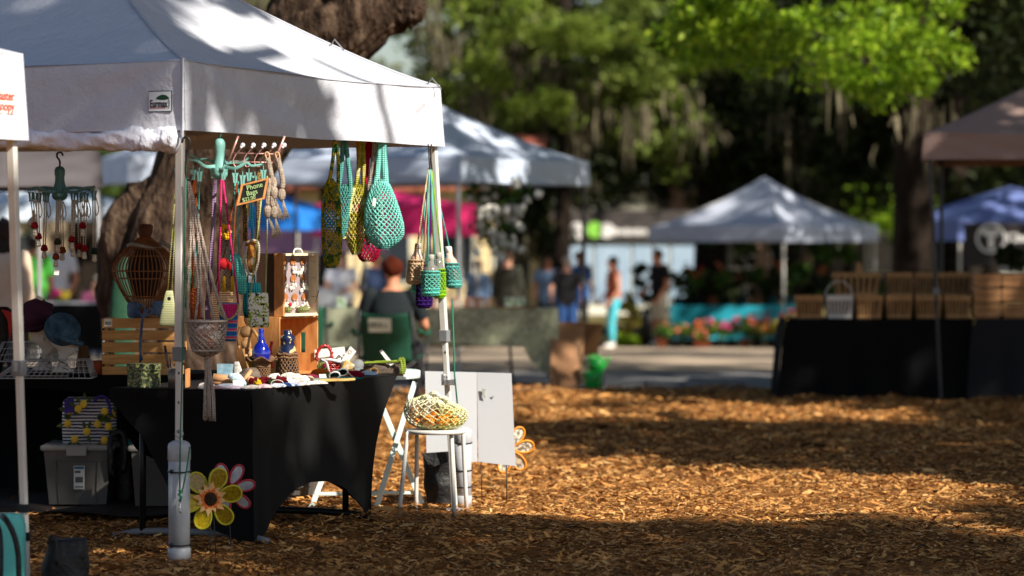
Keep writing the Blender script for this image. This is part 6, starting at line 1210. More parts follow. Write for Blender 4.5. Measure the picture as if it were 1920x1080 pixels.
# more small goods along the table
for k, (cx, Y, rx, ry, rz, col, lab) in enumerate(((556, 16.35, .045, .035, .02, (196, 120, 60), 'rust orange knit pouch behind the larger lace bundle'), (612, 16.55, .04, .03, .022, (92, 120, 70), 'moss green knit pouch between the red basket and the straw cord'), (585, 16.5, .035, .03, .02, (180, 60, 90), 'dusty rose knit pouch in front of the wooden box'), (640, 16.7, .035, .03, .03, (226, 150, 60), 'apricot knit ball left of the magenta pouch'), (450, 16.25, .035, .03, .03, (30, 110, 120), 'petrol blue knit ball beside the pale blue card box'), (505, 16.3, .03, .03, .022, (150, 120, 160), 'mauve knit scrap at the foot of the cobalt vase'), (575, 16.3, .04, .03, .02, (206, 196, 170), 'oatmeal knit square in the middle of the table'), (625, 16.3, .035, .025, .016, (90, 70, 60), 'dark brown knit square by the table edge'), (536, 15.72, .03, .025, .016, (40, 70, 130), 'royal blue knit square at the table front edge'), (388, 15.62, .04, .03, .02, (226, 214, 206), 'cream scalloped doily at the near end of the table'), (408, 15.48, .04, .025, .014, (206, 176, 190), 'pale pink doily right at the near table corner'), (655, 17.0, .03, .03, .04, (120, 90, 70), 'brown knit owl behind the white ring tag'))):
    heap('knit_pouch' if 'pouch' in lab else 'knit_piece', lab, 'knitted piece', cx, Y, rx, ry, rz, yarn('yarn_%s' % lab.split()[0] + str(k), col, tuple(int(x * .8) for x in col), vs=30, s=130), .35, 60 + k, .4)
for k, (px, Y, w, h_, lean) in enumerate(((447, 15.6, .05, .035, .2), (555, 16.0, .035, .025, -.3), (606, 16.4, .035, .03, .3), (632, 16.75, .03, .045, .2))):
    p = TB(px, Y, .012); mb = MB(); d = V(math.cos(lean), math.sin(lean), 0); n_ = V(-math.sin(lean) * .5, .6, .6).normalized() * h_; mb.prism([p - d * w / 2, p + d * w / 2, p + d * w / 2 + n_, p - d * w / 2 + n_], (0, .0015, .001)); solo('price_tag', mb, m_paper, ['white folded card standing at the near edge of the goods', 'small white card between the lace bundles', 'white card in front of the orange knit lump', 'tall narrow white card beside the red basket'][k], 'tag', smooth=False)
# ------------------------------------------------------------------ people
def skinmat(n, c): return M(n, c, .55, .06, 9, spec=.3)
sk_tan = skinmat('tanned_skin', (190, 128, 98)); sk_pale = skinmat('pale_skin', (216, 164, 138)); sk_brown = skinmat('brown_skin', (140, 92, 70))
m_eye = M('dark_eyes', (30, 22, 20), .3); m_lip = M('lips', (150, 78, 72), .5)
def cloth(n, c): return M(n, c, .85, .1, 7, bump=.35, bs=9, bdist=.03, spec=.15)
def person(label, base, H, rz, skin, shirt, pants, hair, shoe, hairlen=0, sleeve=.5, leg=.95, pose=None, bun=False, group=None, wide=1.0, torso=True):
    root = thing('person', label, 'person', base, group, rz); h = H; P = dict(head=(0, -.015, .925), neck=(0, 0, .85), chest=(0, 0, .74), waist=(0, 0, .62), pelvis=(0, .0, .53),
        sh_l=(.108, 0, .808), el_l=(.145, .012, .635), wr_l=(.150, -.035, .49), sh_r=(-.108, 0, .808), el_r=(-.145, .012, .635), wr_r=(-.150, -.035, .49),
        hip_l=(.052, 0, .515), kn_l=(.058, -.008, .28), an_l=(.058, .012, .045), hip_r=(-.052, 0, .515), kn_r=(-.058, -.008, .28), an_r=(-.058, .012, .045))
    P.update(pose or {}); J = {k: Vector(v) * h for k, v in P.items()}; mb = MB()
    up = (J['head'] - J['neck']).normalized()
    def limb(a, b, ra, rb, bulge=0): 
        pts = [lerp(J[a], J[b], t) for t in (0, .25, .5, .75, 1)]; mb.tube(pts, [(lerp(ra, rb, t) + bulge * math.sin(math.pi * min(1, t * 1.4))) * h for t in (0, .25, .5, .75, 1)], 12); mb.ball(J[a], ra * h, 12, 8); mb.ball(J[b], rb * h, 12, 8)
    ta = [J['pelvis'] - V(0, 0, .02 * h), lerp(J['pelvis'], J['waist'], .5), J['waist'], lerp(J['waist'], J['chest'], .5), J['chest'], lerp(J['chest'], J['neck'], .55), J['neck']]
    ws = [.098 * wide, .103 * wide, .085 * wide, .092 * wide, .103, .098, .036]; ds = [.062, .066 * wide, .058 * wide, .064 * wide, .066, .05, .034]; vs = []; n = 18
    for c, w, d in zip(ta, ws, ds):
        for j in range(n): a = 2 * math.pi * j / n; vs.append(c + V(w * h * math.cos(a), d * h * math.sin(a), 0))
    fs = [(i * n + j, i * n + (j + 1) % n, (i + 1) * n + (j + 1) % n, (i + 1) * n + j) for i in range(len(ta) - 1) for j in range(n)] + [tuple(range(n - 1, -1, -1)), tuple(range(n * len(ta) - n, n * len(ta)))]; mb.add(vs, fs)
    mb.tube([J['neck'] - up * .03 * h, J['neck'] + up * .055 * h], .033 * h, 12)
    hd = J['head']; mb.ball(hd + V(0, .004 * h, .006 * h), (.044 * h, .054 * h, .058 * h), 18, 12); mb.ball(hd + V(0, -.014 * h, -.026 * h), (.033 * h, .036 * h, .042 * h), 14, 10)
    mb.ball(hd + V(0, -.056 * h, -.008 * h), (.007 * h, .011 * h, .012 * h), 8, 6)
    for sx in (-1, 1): mb.ball(hd + V(sx * .046 * h, .006 * h, -.006 * h), (.006 * h, .011 * h, .017 * h), 8, 6)
    bones = [('torso', 'pelvis', 'waist', .1), ('torso', 'waist', 'chest', .1), ('torso', 'chest', 'neck', .08), ('head', 'neck', 'head', .05)]
    for s in 'lr':
        limb('sh_' + s, 'el_' + s, .031, .024, .003); limb('el_' + s, 'wr_' + s, .024, .0155, .003); limb('hip_' + s, 'kn_' + s, .054 * wide, .035, .004); limb('kn_' + s, 'an_' + s, .033, .021, .007)
        an = J['an_' + s]; mb.ball(an + V(0, -.035 * h, -.018 * h), (.026 * h, .068 * h, .024 * h), 12, 8)
        d = (J['wr_' + s] - J['el_' + s]).normalized(); mb.ball(J['wr_' + s] + d * .026 * h, (.014 * h, .022 * h, .026 * h), 10, 8)
        bones += [('uparm_' + s, 'sh_' + s, 'el_' + s, .03), ('forearm_' + s, 'el_' + s, 'wr_' + s, .02), ('thigh_' + s, 'hip_' + s, 'kn_' + s, .045), ('calf_' + s, 'kn_' + s, 'an_' + s, .03)]
    me = bpy.data.meshes.new('body'); me.from_pydata([tuple(v) for v in mb.v], [], mb.f); fixnormals_keep(me)
    o = bpy.data.objects.new('body', me); COL.objects.link(o); rm = o.modifiers.new('r', 'REMESH'); rm.mode = 'VOXEL'; rm.voxel_size = .0105 * h; smo = o.modifiers.new('s', 'SMOOTH'); smo.iterations = 3; smo.factor = .5
    dg = bpy.context.evaluated_depsgraph_get(); dg.update(); em = bpy.data.meshes.new_from_object(o.evaluated_get(dg)); bpy.data.objects.remove(o)
    nv = len(em.vertices); co = np.empty(nv * 3); em.vertices.foreach_get('co', co); co = co.reshape(-1, 3); no = np.empty(nv * 3); em.vertices.foreach_get('normal', no); no = no.reshape(-1, 3)
    best = np.full(nv, 1e9); zone = np.zeros(nv, int); tt = np.zeros(nv)
    for k, (nm, a, b, r) in enumerate(bones):
        A = np.array(J[a]); D = np.array(J[b]) - A; t = np.clip(((co - A) @ D) / (D @ D), 0, 1); dist = np.linalg.norm(co - A - t[:, None] * D, axis=1) - r * h * .8; m = dist < best; best[m] = dist[m]; zone[m] = k; tt[m] = t[m]
    faces = [tuple(p.vertices) for p in em.polygons]; nms = [b[0] for b in bones]
    def garment(name, test, mat, off):
        sel = np.array([test(nms[zone[i]], tt[i], co[i]) for i in range(nv)]); fc = [f for f in faces if all(sel[i] for i in f)]
        if not fc: return
        used = sorted({i for f in fc for i in f}); mp = {i: k for k, i in enumerate(used)}; q = MB()
        fold = [1 + .5 * noise.noise(Vector(co[i]) * 9 / h) for i in used]
        q.v = [Vector(co[i] + no[i] * off * fold[k]) for k, i in enumerate(used)]; q.f = [[mp[i] for i in f] for f in fc]; q.m = [0] * len(fc); return obj(name, q, mat, root)
    body = MB(); body.v = [Vector(c) for c in co]; body.f = [list(f) for f in faces]; body.m = [0] * len(faces)
    for s, sx in (('l', 1), ('r', -1)):
        d = (J['wr_' + s] - J['el_' + s]).normalized(); side_ = V(0, -1, 0); side_ = (side_ - d * side_.dot(d)).normalized(); nrm = d.cross(side_); w0 = J['wr_' + s] + d * .032 * h
        for k, (off, L) in enumerate(((-.014, .040), (-.005, .047), (.005, .044), (.013, .034))):
            b_ = w0 + side_ * (-off * h); body.tube([b_, b_ + d * L * h * .5 + nrm * .004 * h * sx, b_ + d * L * h * .95 + nrm * .013 * h * sx], [.0052 * h, .0047 * h, .0036 * h], 6)
        b_ = w0 - d * .02 * h; body.tube([b_, b_ + side_ * .022 * h + d * .012 * h, b_ + side_ * .027 * h + d * .034 * h], [.006 * h, .0055 * h, .004 * h], 6)
    body.cur = 1
    for sx in (-1, 1): body.ball(hd + V(sx * .018 * h, -.046 * h, .001 * h), (.0065 * h, .004 * h, .0045 * h), 8, 5)
    body.cur = 2; body.ball(hd + V(0, -.0485 * h, -.036 * h), (.013 * h, .004 * h, .004 * h), 8, 5)
    obj('body', body, [skin, m_eye, m_lip], root)
    if shirt: garment('shirt', lambda n_, t, c: (n_ == 'torso' and not (c[2] > J['neck'].z - .02 * h)) or (n_.startswith('uparm') and t < sleeve * 1.0) or (sleeve > 1 and n_.startswith('forearm') and t < sleeve - 1), shirt, .011 * h)
    garment('trousers', lambda n_, t, c: (n_ == 'torso' and c[2] < J['pelvis'].z + .035 * h) or n_.startswith('thigh') and t < leg * 2 or (n_.startswith('calf') and t < leg * 2 - 1), pants, .009 * h)
    garment('shoes', lambda n_, t, c: n_.startswith('calf') and t > .86, shoe, .006 * h)
    hr = MB(); hr.ball(hd + V(0, .014 * h, .018 * h), (.055 * h, .06 * h, .057 * h), 18, 12, wob=.12, seed=H)
    hr.v = [v + V(*[noise.noise(v * 22 / h + V(7 * q_, 0, 0)) * .008 * h for q_ in range(3)]) for v in hr.v]
    for v in hr.v:
        if v.y < hd.y - .03 * h and v.z < hd.z + .03 * h: v.y = hd.y - .03 * h + .0
    if hairlen: hr.ball(hd + V(0, .03 * h, -.03 * h - hairlen * .4 * h), (.050 * h, .032 * h, .05 * h + hairlen * .5 * h), 14, 10, wob=.15)
    if bun: hr.ball(hd + V(.01 * h, .03 * h, .062 * h), .03 * h, 12, 8, wob=.25)
    obj('hair', hr, hair, root)
    bpy.data.meshes.remove(em); return root
def fixnormals_keep(me):
    bm = bmesh.new(); bm.from_mesh(me); bmesh.ops.recalc_face_normals(bm, faces=bm.faces); bm.to_mesh(me); bm.free()
h_dark = M('dark_hair', (40, 30, 26), .9, .3, 30); h_red = M('copper_hair', (74, 30, 17), .95, .4, 40, bump=.8, bs=60, spec=.1); h_grey = M('grey_hair', (130, 122, 114), .6, .2, 30); h_brown = M('brown_hair', (78, 54, 40), .6, .3, 30)
c_black = cloth('black_tee', (26, 26, 30)); c_jean = cloth('blue_denim', (46, 78, 132)); c_navy = cloth('navy_cloth', (48, 62, 92)); c_teal = cloth('turquoise_leggings', (84, 186, 202)); c_khaki = cloth('pale_khaki', (196, 186, 168)); c_white = cloth('white_tee', (222, 222, 232)); c_green = cloth('grass_green_tee', (70, 158, 60)); c_olive = cloth('dark_olive_jacket', (56, 58, 50)); c_bluegrey = cloth('blue_grey_shirt', (110, 134, 168)); c_beige = cloth('beige_top', (196, 176, 156)); c_pink = cloth('pink_kids_top', (206, 110, 150)); c_char = cloth('charcoal_green_tee', (32, 38, 41)); c_dark = cloth('dark_trousers', (38, 38, 44)); c_shoe = M('dark_shoes', (50, 44, 42), .6); c_shoew = M('white_shoes', (216, 214, 210), .5); c_rust = cloth('rust_tank_top', (168, 92, 66)); c_blue = cloth('cobalt_tee', (46, 92, 158))
def stand(px, Y): return G(px, Y)
lookL, lookR, away, front = -math.pi / 2, math.pi / 2, math.pi, 0
person('person in a black T-shirt and blue jeans seen from behind at the produce table', stand(1063, 57), 1.64, away, sk_pale, c_black, c_jean, h_grey, c_shoe, 0, .75, wide=1.2, pose=dict(el_l=(.175, .02, .65), wr_l=(.165, -.06, .53), el_r=(-.175, .02, .65), wr_r=(-.165, -.06, .53)))
person('person in turquoise leggings and a rust tank top standing side on with long dark hair', stand(1150, 57), 1.64, lookL + .3, sk_tan, c_rust, c_teal, h_dark, c_shoew, .2, .1, pose=dict(kn_l=(.05, -.04, .28), an_l=(.05, -.03, .045), wr_l=(.14, -.09, .5), wr_r=(-.14, -.1, .52)))
person('person in a black T-shirt and pale shorts standing at the flower stall', stand(1236, 58), 1.80, lookL + .5, sk_tan, c_black, c_khaki, h_dark, c_shoew, 0, .7, leg=.5, pose=dict(head=(0, -.03, .92), wr_l=(.13, -.09, .5), wr_r=(-.13, -.12, .55)))
person('person in a dark olive jacket seen from behind by the jars', stand(952, 57), 1.74, away - .3, sk_pale, c_olive, c_dark, h_brown, c_shoe, 0, 1.9, wide=1.2)
person('person in a pale blue shirt facing the camera behind the black T-shirt shopper', stand(1027, 61), 1.7, front, sk_tan, c_bluegrey, c_dark, h_dark, c_shoe, .1, .6)
person('person in a cobalt blue T-shirt partly hidden by the dark tent pole', stand(1086, 63), 1.78, front + .4, sk_tan, c_blue, c_dark, h_dark, c_shoe, 0, .7)
person('person in a blue grey top bending over beside the olive jacket shopper', stand(896, 59), 1.62, away + .6, sk_pale, c_bluegrey, c_dark, h_brown, c_shoe, .12, 1.4)
person('person in a white T-shirt with folded arms behind the olive table', stand(640, 50), 1.58, front, sk_pale, c_white, c_dark, h_brown, c_shoe, .15, .6, pose=dict(el_l=(.15, -.02, .64), wr_l=(.03, -.1, .62), el_r=(-.15, -.02, .64), wr_r=(-.03, -.1, .6)))
person('person in a navy shirt behind the red haired seated person', stand(704, 47), 1.55, front + .6, sk_tan, c_navy, c_dark, h_dark, c_shoe, 0, 1.2)
person('person with long dark hair and a beige top at the far left edge', stand(8, 25), 1.63, away - .5, sk_tan, c_beige, c_dark, h_dark, c_shoe, .25, 1.3)
person('person in a grass green T-shirt seen from behind at the left', stand(62, 44), 1.68, away + .3, sk_brown, c_green, c_dark, h_dark, c_shoe, 0, .8, wide=1.15)
person('person in a white T-shirt leaning over the left background table', stand(106, 46), 1.78, front, sk_tan, c_white, c_dark, h_dark, c_shoe, 0, .75, pose=dict(wr_l=(.12, -.12, .5), el_l=(.16, -.01, .63)))
person('small child in a pink top beside the white car', stand(176, 43), 1.08, front + .3, sk_pale, c_pink, c_jean, h_dark, c_shoe, .2, .6)
# seated person with copper hair in the green camp chair, seen from behind
SB = G(737, 28.0); zz = .46
person('person with copper red hair in a charcoal T-shirt seated in the green camp chair', SB, 1.72, away - .15, sk_tan, c_char, c_dark, h_red, c_shoe, .0, .8, wide=1.1,
       pose=dict(pelvis=(0, .02, .285), waist=(0, .03, .37), chest=(0, .03, .49), neck=(0, .02, .605), head=(.0, -.0, .69), sh_l=(.112, .03, .57), sh_r=(-.112, .03, .57), el_l=(.165, .0, .41), wr_l=(.13, -.12, .37), el_r=(-.165, 0, .41), wr_r=(-.13, -.12, .37),
                 hip_l=(.055, 0, .275), kn_l=(.075, -.245, .285), an_l=(.075, -.235, .045), hip_r=(-.055, 0, .275), kn_r=(-.075, -.245, .285), an_r=(-.075, -.235, .045)), bun=False)
# ------------------------------------------------------------------ camp chairs and the olive table
m_cgreen = M('green_chair_canvas', (10, 68, 48), .75, .12, 5, bump=.3, bs=9, bdist=.03); m_cframe = M('black_chair_tube', (20, 20, 22), .4)
def camp_chair(label, base, rz, lab=None):
    root = thing('camp_chair', label, 'camp chair', base, None, rz)      # sitter faces -y
    mb = MB(); mb.grid(lambda u, v: V(lerp(-.24, .24, u) * (.86 + .06 * v), .2 + .10 * v + .05 * math.sin(math.pi * u), lerp(.40, .83, v) - .02 * math.sin(math.pi * u) * v), 14, 12); obj('backrest', mb, m_cgreen, root, solid=.012)
    mb = MB(); mb.grid(lambda u, v: V(lerp(-.26, .26, u), lerp(-.24, .2, v), .45 - .05 * math.sin(math.pi * u) - .02 * v), 12, 10); obj('seat', mb, m_cgreen, root, solid=.012)
    for s in (-1, 1):
        mb = MB(); mb.tube([V(s * .27, .26, .02), V(s * .25, .2, .45), V(s * .225, .32, .85)], .011, 8); obj('back_leg', mb, m_cframe, root)
        mb = MB(); mb.tube([V(s * .28, -.26, .02), V(s * .28, -.25, .64)], .011, 8); mb.tube([V(s * .27, -.25, .03), V(s * .27, .24, .42)], .009, 8); obj('front_leg', mb, m_cframe, root)
        mb = MB(); mb.tube(sm([V(s * .30, -.28, .655), V(s * .31, 0, .63), V(s * .29, .26, .67)]), .022, 8); obj('armrest', mb, m_cgreen, root)
        mb = MB(); mb.tube([V(s * -.27, .25, .04), V(s * .27, .23, .42)], .009, 8); obj('cross_brace', mb, m_cframe, root)
    if lab:
        mb = MB(); mb.prism([V(.14, .345, .66), V(-.06, .355, .66), V(-.06, .372, .78), V(.14, .362, .78)], (0, .004, 0)); lo = obj('name_patch', mb, M('pale_patch', (196, 204, 186), .8, .05), root, smooth=False)
        text(lab, .062, m_blackink, lo, V(.128, .366, .722), (R(90), 0, math.pi), bold=.001, sx=.8)
    return root
camp_chair('green canvas camp chair with a pale name patch holding the seated person', G(733, 27.9), math.pi - .12, "DICK'S")
camp_chair('empty green canvas camp chair left of the seated person', G(556, 30.2), math.pi + .25)
q = MB(); loft(q, [(478, 224, 236), (484, 219, 242), (540, 210, 246), (600, 204, 250), (700, 202, 254), (876, 204, 252)], 20.6, .7, 18, .8); solo('chair_bag', q, M('deep_green_canvas', (24, 66, 46), .8, .12, 5, bump=.4, bs=9, bdist=.03), 'dark green canvas chair bag standing behind the rattan lantern', 'bag')
TG = W(600, 0, 31.7); TG.z = 0; m_olive = M('olive_print_cloth', stops=[(.4, (132, 138, 112)), (.6, (166, 170, 144))], rough=.9, vs=26, bump=.2, bs=14, bdist=.03)
ot = thing('market_table', 'folding table under an olive green patterned cloth beneath the blue white tent', 'table', TG); LO = 2.36; ZO = .763
mb = MB(); mb.grid(lambda u, v: V(u * LO, v * .76, ZO), 12, 4)
mb.grid(lambda u, v: V(u * LO, -.012 - (.03 + .025 * math.sin(u * 40)) * v, ZO - v * (.36 + .02 * math.sin(u * 9) + .36 * max(0, (u - .86) / .14) ** .6)), 90, 8)
mb.grid(lambda u, v: V(LO + (.03 + .03 * math.sin(u * 22)) * v, u * .76, ZO - v * (.72 - .25 * u)), 24, 8); mb.grid(lambda u, v: V(0 - .03 * v, u * .76, ZO - .4 * v), 12, 6); mb.grid(lambda u, v: V(u * LO, .76 + .03 * v, ZO - .4 * v), 20, 6)
obj('tablecloth', mb, m_olive, ot)
for x in (.15, 1.85):
    for y in (.1, .66): mb = MB(); mb.tube([V(x, y, ZO - .01), V(x + .06 * (1 if x > 1 else -1), y, .0)], .014, 8); obj('leg', mb, m_cframe, ot)
    mb = MB(); mb.tube([V(x, .1, .22), V(x, .66, .22)], .012, 8); obj('brace', mb, m_cframe, ot)
def onT(px, d=.2, h=0): p = W(px, 0, 31.7 + d); p.z = ZO + h; return p
m_clam = M('clear_clamshell', stops=[(.4, (206, 210, 206)), (.6, (110, 150, 96))], rough=.2, vs=22, spec=.7); m_jarred = M('jam_jars', stops=[(.4, (176, 60, 40)), (.6, (216, 200, 180))], rough=.25, vs=16, spec=.7)
for k, (px, m_, lab) in enumerate(((852, m_jarred, 'leftmost preserves punnet on the olive table by the pale pole'), (880, m_jarred, 'preserves punnet just right of the pale tent pole'), (899, m_jarred, 'rightmost preserves punnet beside the pale tent pole'), (955, m_clam, 'clear salad box in front of the olive jacket shopper'), (976, m_clam, 'clear salad box at the right end of the olive table'), (815, m_jarred, 'preserves punnet near the seated person on the olive table'), (640, m_clam, 'clear box at the left part of the olive table'))):
    mb = MB(); mb.box(onT(px, .3, .055), (.10, .14, .10)); mb.box(onT(px, .3, .11), (.106, .146, .012)); solo('produce_box', mb, m_, lab, 'box', 'boxes on the olive table', smooth=False, bevel=.008)
mb = MB(); mb.box(onT(968, .25, .012), (.4, .3, .02)); solo('tray', mb, M('brown_tray', (130, 96, 60), .7), 'brown wooden tray at the right of the olive table', 'tray', smooth=False)
# sandwich board and watering cans
sb = thing('sandwich_board', 'brown wooden sandwich board standing at the mulch edge', 'sign', G(1070, 31.4)); m_ply = M('brown_plywood', (150, 106, 68), .7, .05, 4)
for x0, x1, y0, y1, dy0, dy1, nm in ((1031, 1096, 604, 724, .0, .35, 'front_board'), (1080, 1128, 606, 668, .75, .42, 'rear_board')):
    mb = wmb(sb); mb.prism([W(x0, y1, 31.4 + dy0), W(x1 - 8, y1, 31.4 + dy0 + .12), W(x1 + 2, y0, 31.4 + dy1 + .12), W(x0 + 4, y0, 31.4 + dy1)], (0, .02, 0)); obj(nm, mb, m_ply, sb, smooth=False)
mb = wmb(sb); mb.beam(W(1084, 640, 31.3), W(1094, 722, 31.2), .03, .03); obj('prop_bar', mb, M('light_batten', (196, 160, 116), .7), sb, smooth=False)
m_can = M('bright_green_plastic', (30, 168, 62), .35, .06, 6, spec=.5)
def can(label, px, py, Y, s, sp):
    root = thing('watering_can', label, 'watering can', W(px, py, Y)); mb = MB(); mb.lathe([(0, 0), (.07 * s, 0), (.082 * s, .15 * s), (.076 * s, .15 * s), (.066 * s, .01), (0, .01)], 22); obj('body', mb, m_can, root)
    mb = MB(); mb.tube(sm([V(sp * .07, 0, .04) * s, V(sp * .1, 0, .09) * s, V(sp * .12, 0, .14) * s]), .010 * s, 8); mb.ball(V(sp * .122, 0, .145) * s, (.02 * s, .02 * s, .014 * s), 10, 6); obj('spout', mb, m_can, root)
    mb = MB(); mb.tube(sm([V(-sp * .08, 0, .03) * s, V(-sp * .105, 0, .1) * s, V(-sp * .05, 0, .17) * s, V(sp * .04, 0, .16) * s]), .009 * s, 8); obj('handle', mb, m_can, root); return root
bk = thing('bucket', 'bright green bucket on the mulch by the dark pole', 'bucket', W(1112, 730, 31.2)); mb = MB(); mb.lathe([(0, 0), (.075, 0), (.095, .17), (.088, .17), (.07, .01), (0, .01)], 22); obj('body', mb, m_can, bk); mb = MB(); mb.tube([V(math.cos(a) * .094, 0, .16 - abs(math.sin(a)) * .06) + V(0, -.09 * abs(math.sin(a)), 0) for a in np.linspace(0, math.pi, 14)], .004, 6); obj('handle', mb, m_cframe, bk)

mb = MB(); mb.box(W(1118, 0, 31.45) * 1 + V(0, 0, -W(1118, 0, 31.45).z + .07), (.14, .14, .14)); solo('plant_box', mb, M('dark_box', (40, 42, 40), .8), 'dark box carrying the upper green watering can', 'box', smooth=False)
p_ = can('upper bright green watering can on the dark box', 1118, 704, 31.45, 1.0, 1); p_.location.z = .142
mb = MB(); mb.ball(V(*W(890, 0, 33).xy, .03), (.10, .06, .05), 12, 8, wob=.3); solo('green_bag', mb, m_can, 'crumpled bright green bag on the ground under the olive table', 'bag')
# flowering vine hung in the blue white tent
vn = thing('flowering_vine', 'hanging vine with white blossoms under the right side of the blue white tent', 'vine', W(935, 470, 35.2)); rg = np.random.default_rng(9)
pts = [np.array(W(x, y, 35.2)) for x, y in [(895, 350), (905, 368), (930, 360), (960, 372), (978, 355), (915, 395), (945, 398), (900, 430), (935, 425), (965, 420), (920, 452), (948, 455), (930, 380), (958, 400), (905, 410)]]
v, q = leaf_arrays(pts, np.full(len(pts), .13), 26, .09, 3); npmesh('leaves', v - np.array(vn.location), q, m_leaf_plant, vn)
m_petal = M('white_blossom', (230, 228, 220), .6, .04, 20, trans=.2); mb = MB(Matrix.Translation(-vn.location))
for k in range(46): p = pts[rg.integers(len(pts))] + rg.normal(0, .09, 3) - [0, .1, .03]; mb.ball(p, (.05 * rg.uniform(.6, 1.2), .04, .045 * rg.uniform(.7, 1.3)), 7, 5, wob=.5, seed=k)
obj('blossoms', mb, m_petal, vn)
mb = wmb(vn)
for x in (900, 925, 950, 972): cord(mb, sm([(x, 340), (x + 4, 380), (x - 3, 420), (x + 2, 455)]), 35.2, 1.2, 5)
obj('stems', mb, m_twig, vn)
# ------------------------------------------------------------------ the flower stall
FB = V(*W(1470, 0, 58).xy, gz(58))
tq = thing('market_table', 'long plant table under a turquoise cloth beneath the far white tent', 'table', V(*W(1258, 0, 59.2).xy, gz(59.2))); m_turq = M('turquoise_cloth', (24, 150, 170), .8, .1, 3, bump=.3, bs=5, bdist=.05)
LT = 2.42; mb = MB(); mb.grid(lambda u, v: V(u * LT, v * .75, .76), 10, 3); mb.grid(lambda u, v: V(u * LT, -.02 * math.sin(u * 30) * v, .76 - .62 * v), 60, 6); mb.grid(lambda u, v: V(LT + .02 * v, u * .75, .76 - .62 * v), 12, 5); mb.grid(lambda u, v: V(-.02 * v, u * .75, .76 - .62 * v), 12, 5); obj('tablecloth', mb, m_turq, tq)
for x in (.12, LT - .12):
    for y in (.08, .66): mb = MB(); mb.tube([V(x, y, .75), V(x, y, 0)], .016, 8); obj('leg', mb, m_cframe, tq)
m_pot = M('terracotta_pot', (150, 84, 52), .8, .1, 8); m_potb = M('black_nursery_pot', (30, 30, 32), .6, .1)
flw = {n: M(n + '_blossom', c, .6, .12, 20, trans=.25) for n, c in (('magenta', (206, 36, 120)), ('orange', (226, 110, 50)), ('red', (200, 28, 30)), ('yellow', (226, 196, 60)), ('salmon', (226, 130, 100)), ('white', (226, 224, 216)))}
flw['none'] = None
m_lv2 = M('golden_leaves', stops=[(0, (120, 130, 40)), (.6, (176, 176, 70)), (1, (206, 140, 60))], kind='island', rough=.5, trans=.3)
def plant(label, base, h, w, leafm, fl, pot=True, seed=0, lsz=.09, nfl=10, cat='plant', name='potted_plant', group=None, per=34, hang=False):
    root = thing(name, label, cat, base, group); ph = .16 if pot else 0
    if pot: mb = MB(); mb.lathe([(0, 0), (.075, 0), (.1, ph), (.11, ph), (.11, ph - .03), (.1, ph - .03)][:4] + [(.0, ph - .01)], 14); obj('pot', mb, m_potb if seed % 3 else m_pot, root)
    c, r = clumps((0, 0, ph + h * .5), (w, w, h * .5), 12, max(.06, w * .38), seed + 100, .1); v, q = leaf_arrays(c, r, per, lsz, seed + 5, .2); npmesh('foliage', v, q, leafm, root)
    mb = MB(); rg = np.random.default_rng(seed)
    for k in range(4): a = rg.random() * 6.28; mb.tube([V(0, 0, ph * .5), V(math.cos(a) * w * .4, math.sin(a) * w * .4, ph + h * .6)], .006, 5)
    obj('stem', mb, m_twig, root)
    if fl:
        mb = MB()
        for k in range(nfl): a = rg.random() * 6.28; rr = w * rg.uniform(.4, 1.05); mb.ball((math.cos(a) * rr, math.sin(a) * rr - .03, ph + h * rg.uniform(.45, 1.05)), (.035, .03, .028), 7, 5, wob=.5, seed=k)
        obj('blossoms', mb, fl, root)
    return root
for k, (px, Y, h, w, lf, f, lab) in enumerate([(1240, 56.5, .35, .2, m_leaf_plant, 'none', 'pale leafy pot plant at the left end of the flower row'), (1268, 56.8, .3, .18, m_leaf_plant, 'salmon', 'salmon flowering pot second in the flower row'), (1292, 57.1, .36, .2, m_leaf_plant, 'orange', 'orange flowering pot third in the flower row'), (1322, 56.8, .38, .2, m_leaf_plant, 'orange', 'orange flowering pot left of the magenta ones'), (1345, 57.0, .42, .2, m_leaf_plant, 'magenta', 'left of the two magenta flowering pots'), (1370, 57.1, .44, .2, m_leaf_plant, 'magenta', 'right of the two magenta flowering pots'), (1398, 57.0, .46, .2, m_leaf_plant, 'red', 'red flowering pot beside the magenta ones'), (1420, 56.8, .48, .2, m_leaf_plant, 'salmon', 'tall salmon flowering pot in the flower row'), (1448, 56.6, .5, .22, m_lv2, 'orange', 'golden leaved croton with orange flowers left of the stall pole'), (1420, 57.6, .6, .2, m_leaf_plant, 'red', 'tall red topped plant at the back of the flower row'), (1478, 56.4, .62, .26, m_lv2, 'red', 'large golden croton with red leaves by the stall pole'), (1502, 56.8, .42, .2, m_lv2, 'yellow', 'yellow variegated croton right of the stall pole'), (1310, 56.4, .2, .14, m_leaf_plant, 'salmon', 'short salmon flowers in a low pot in front of the row')]):
    plant(lab, G(px, Y), h * .82, w, lf, flw[f], True, k, .09, 11, 'plant', 'potted_plant', 'pots of flowers on the ground at the flower stall')
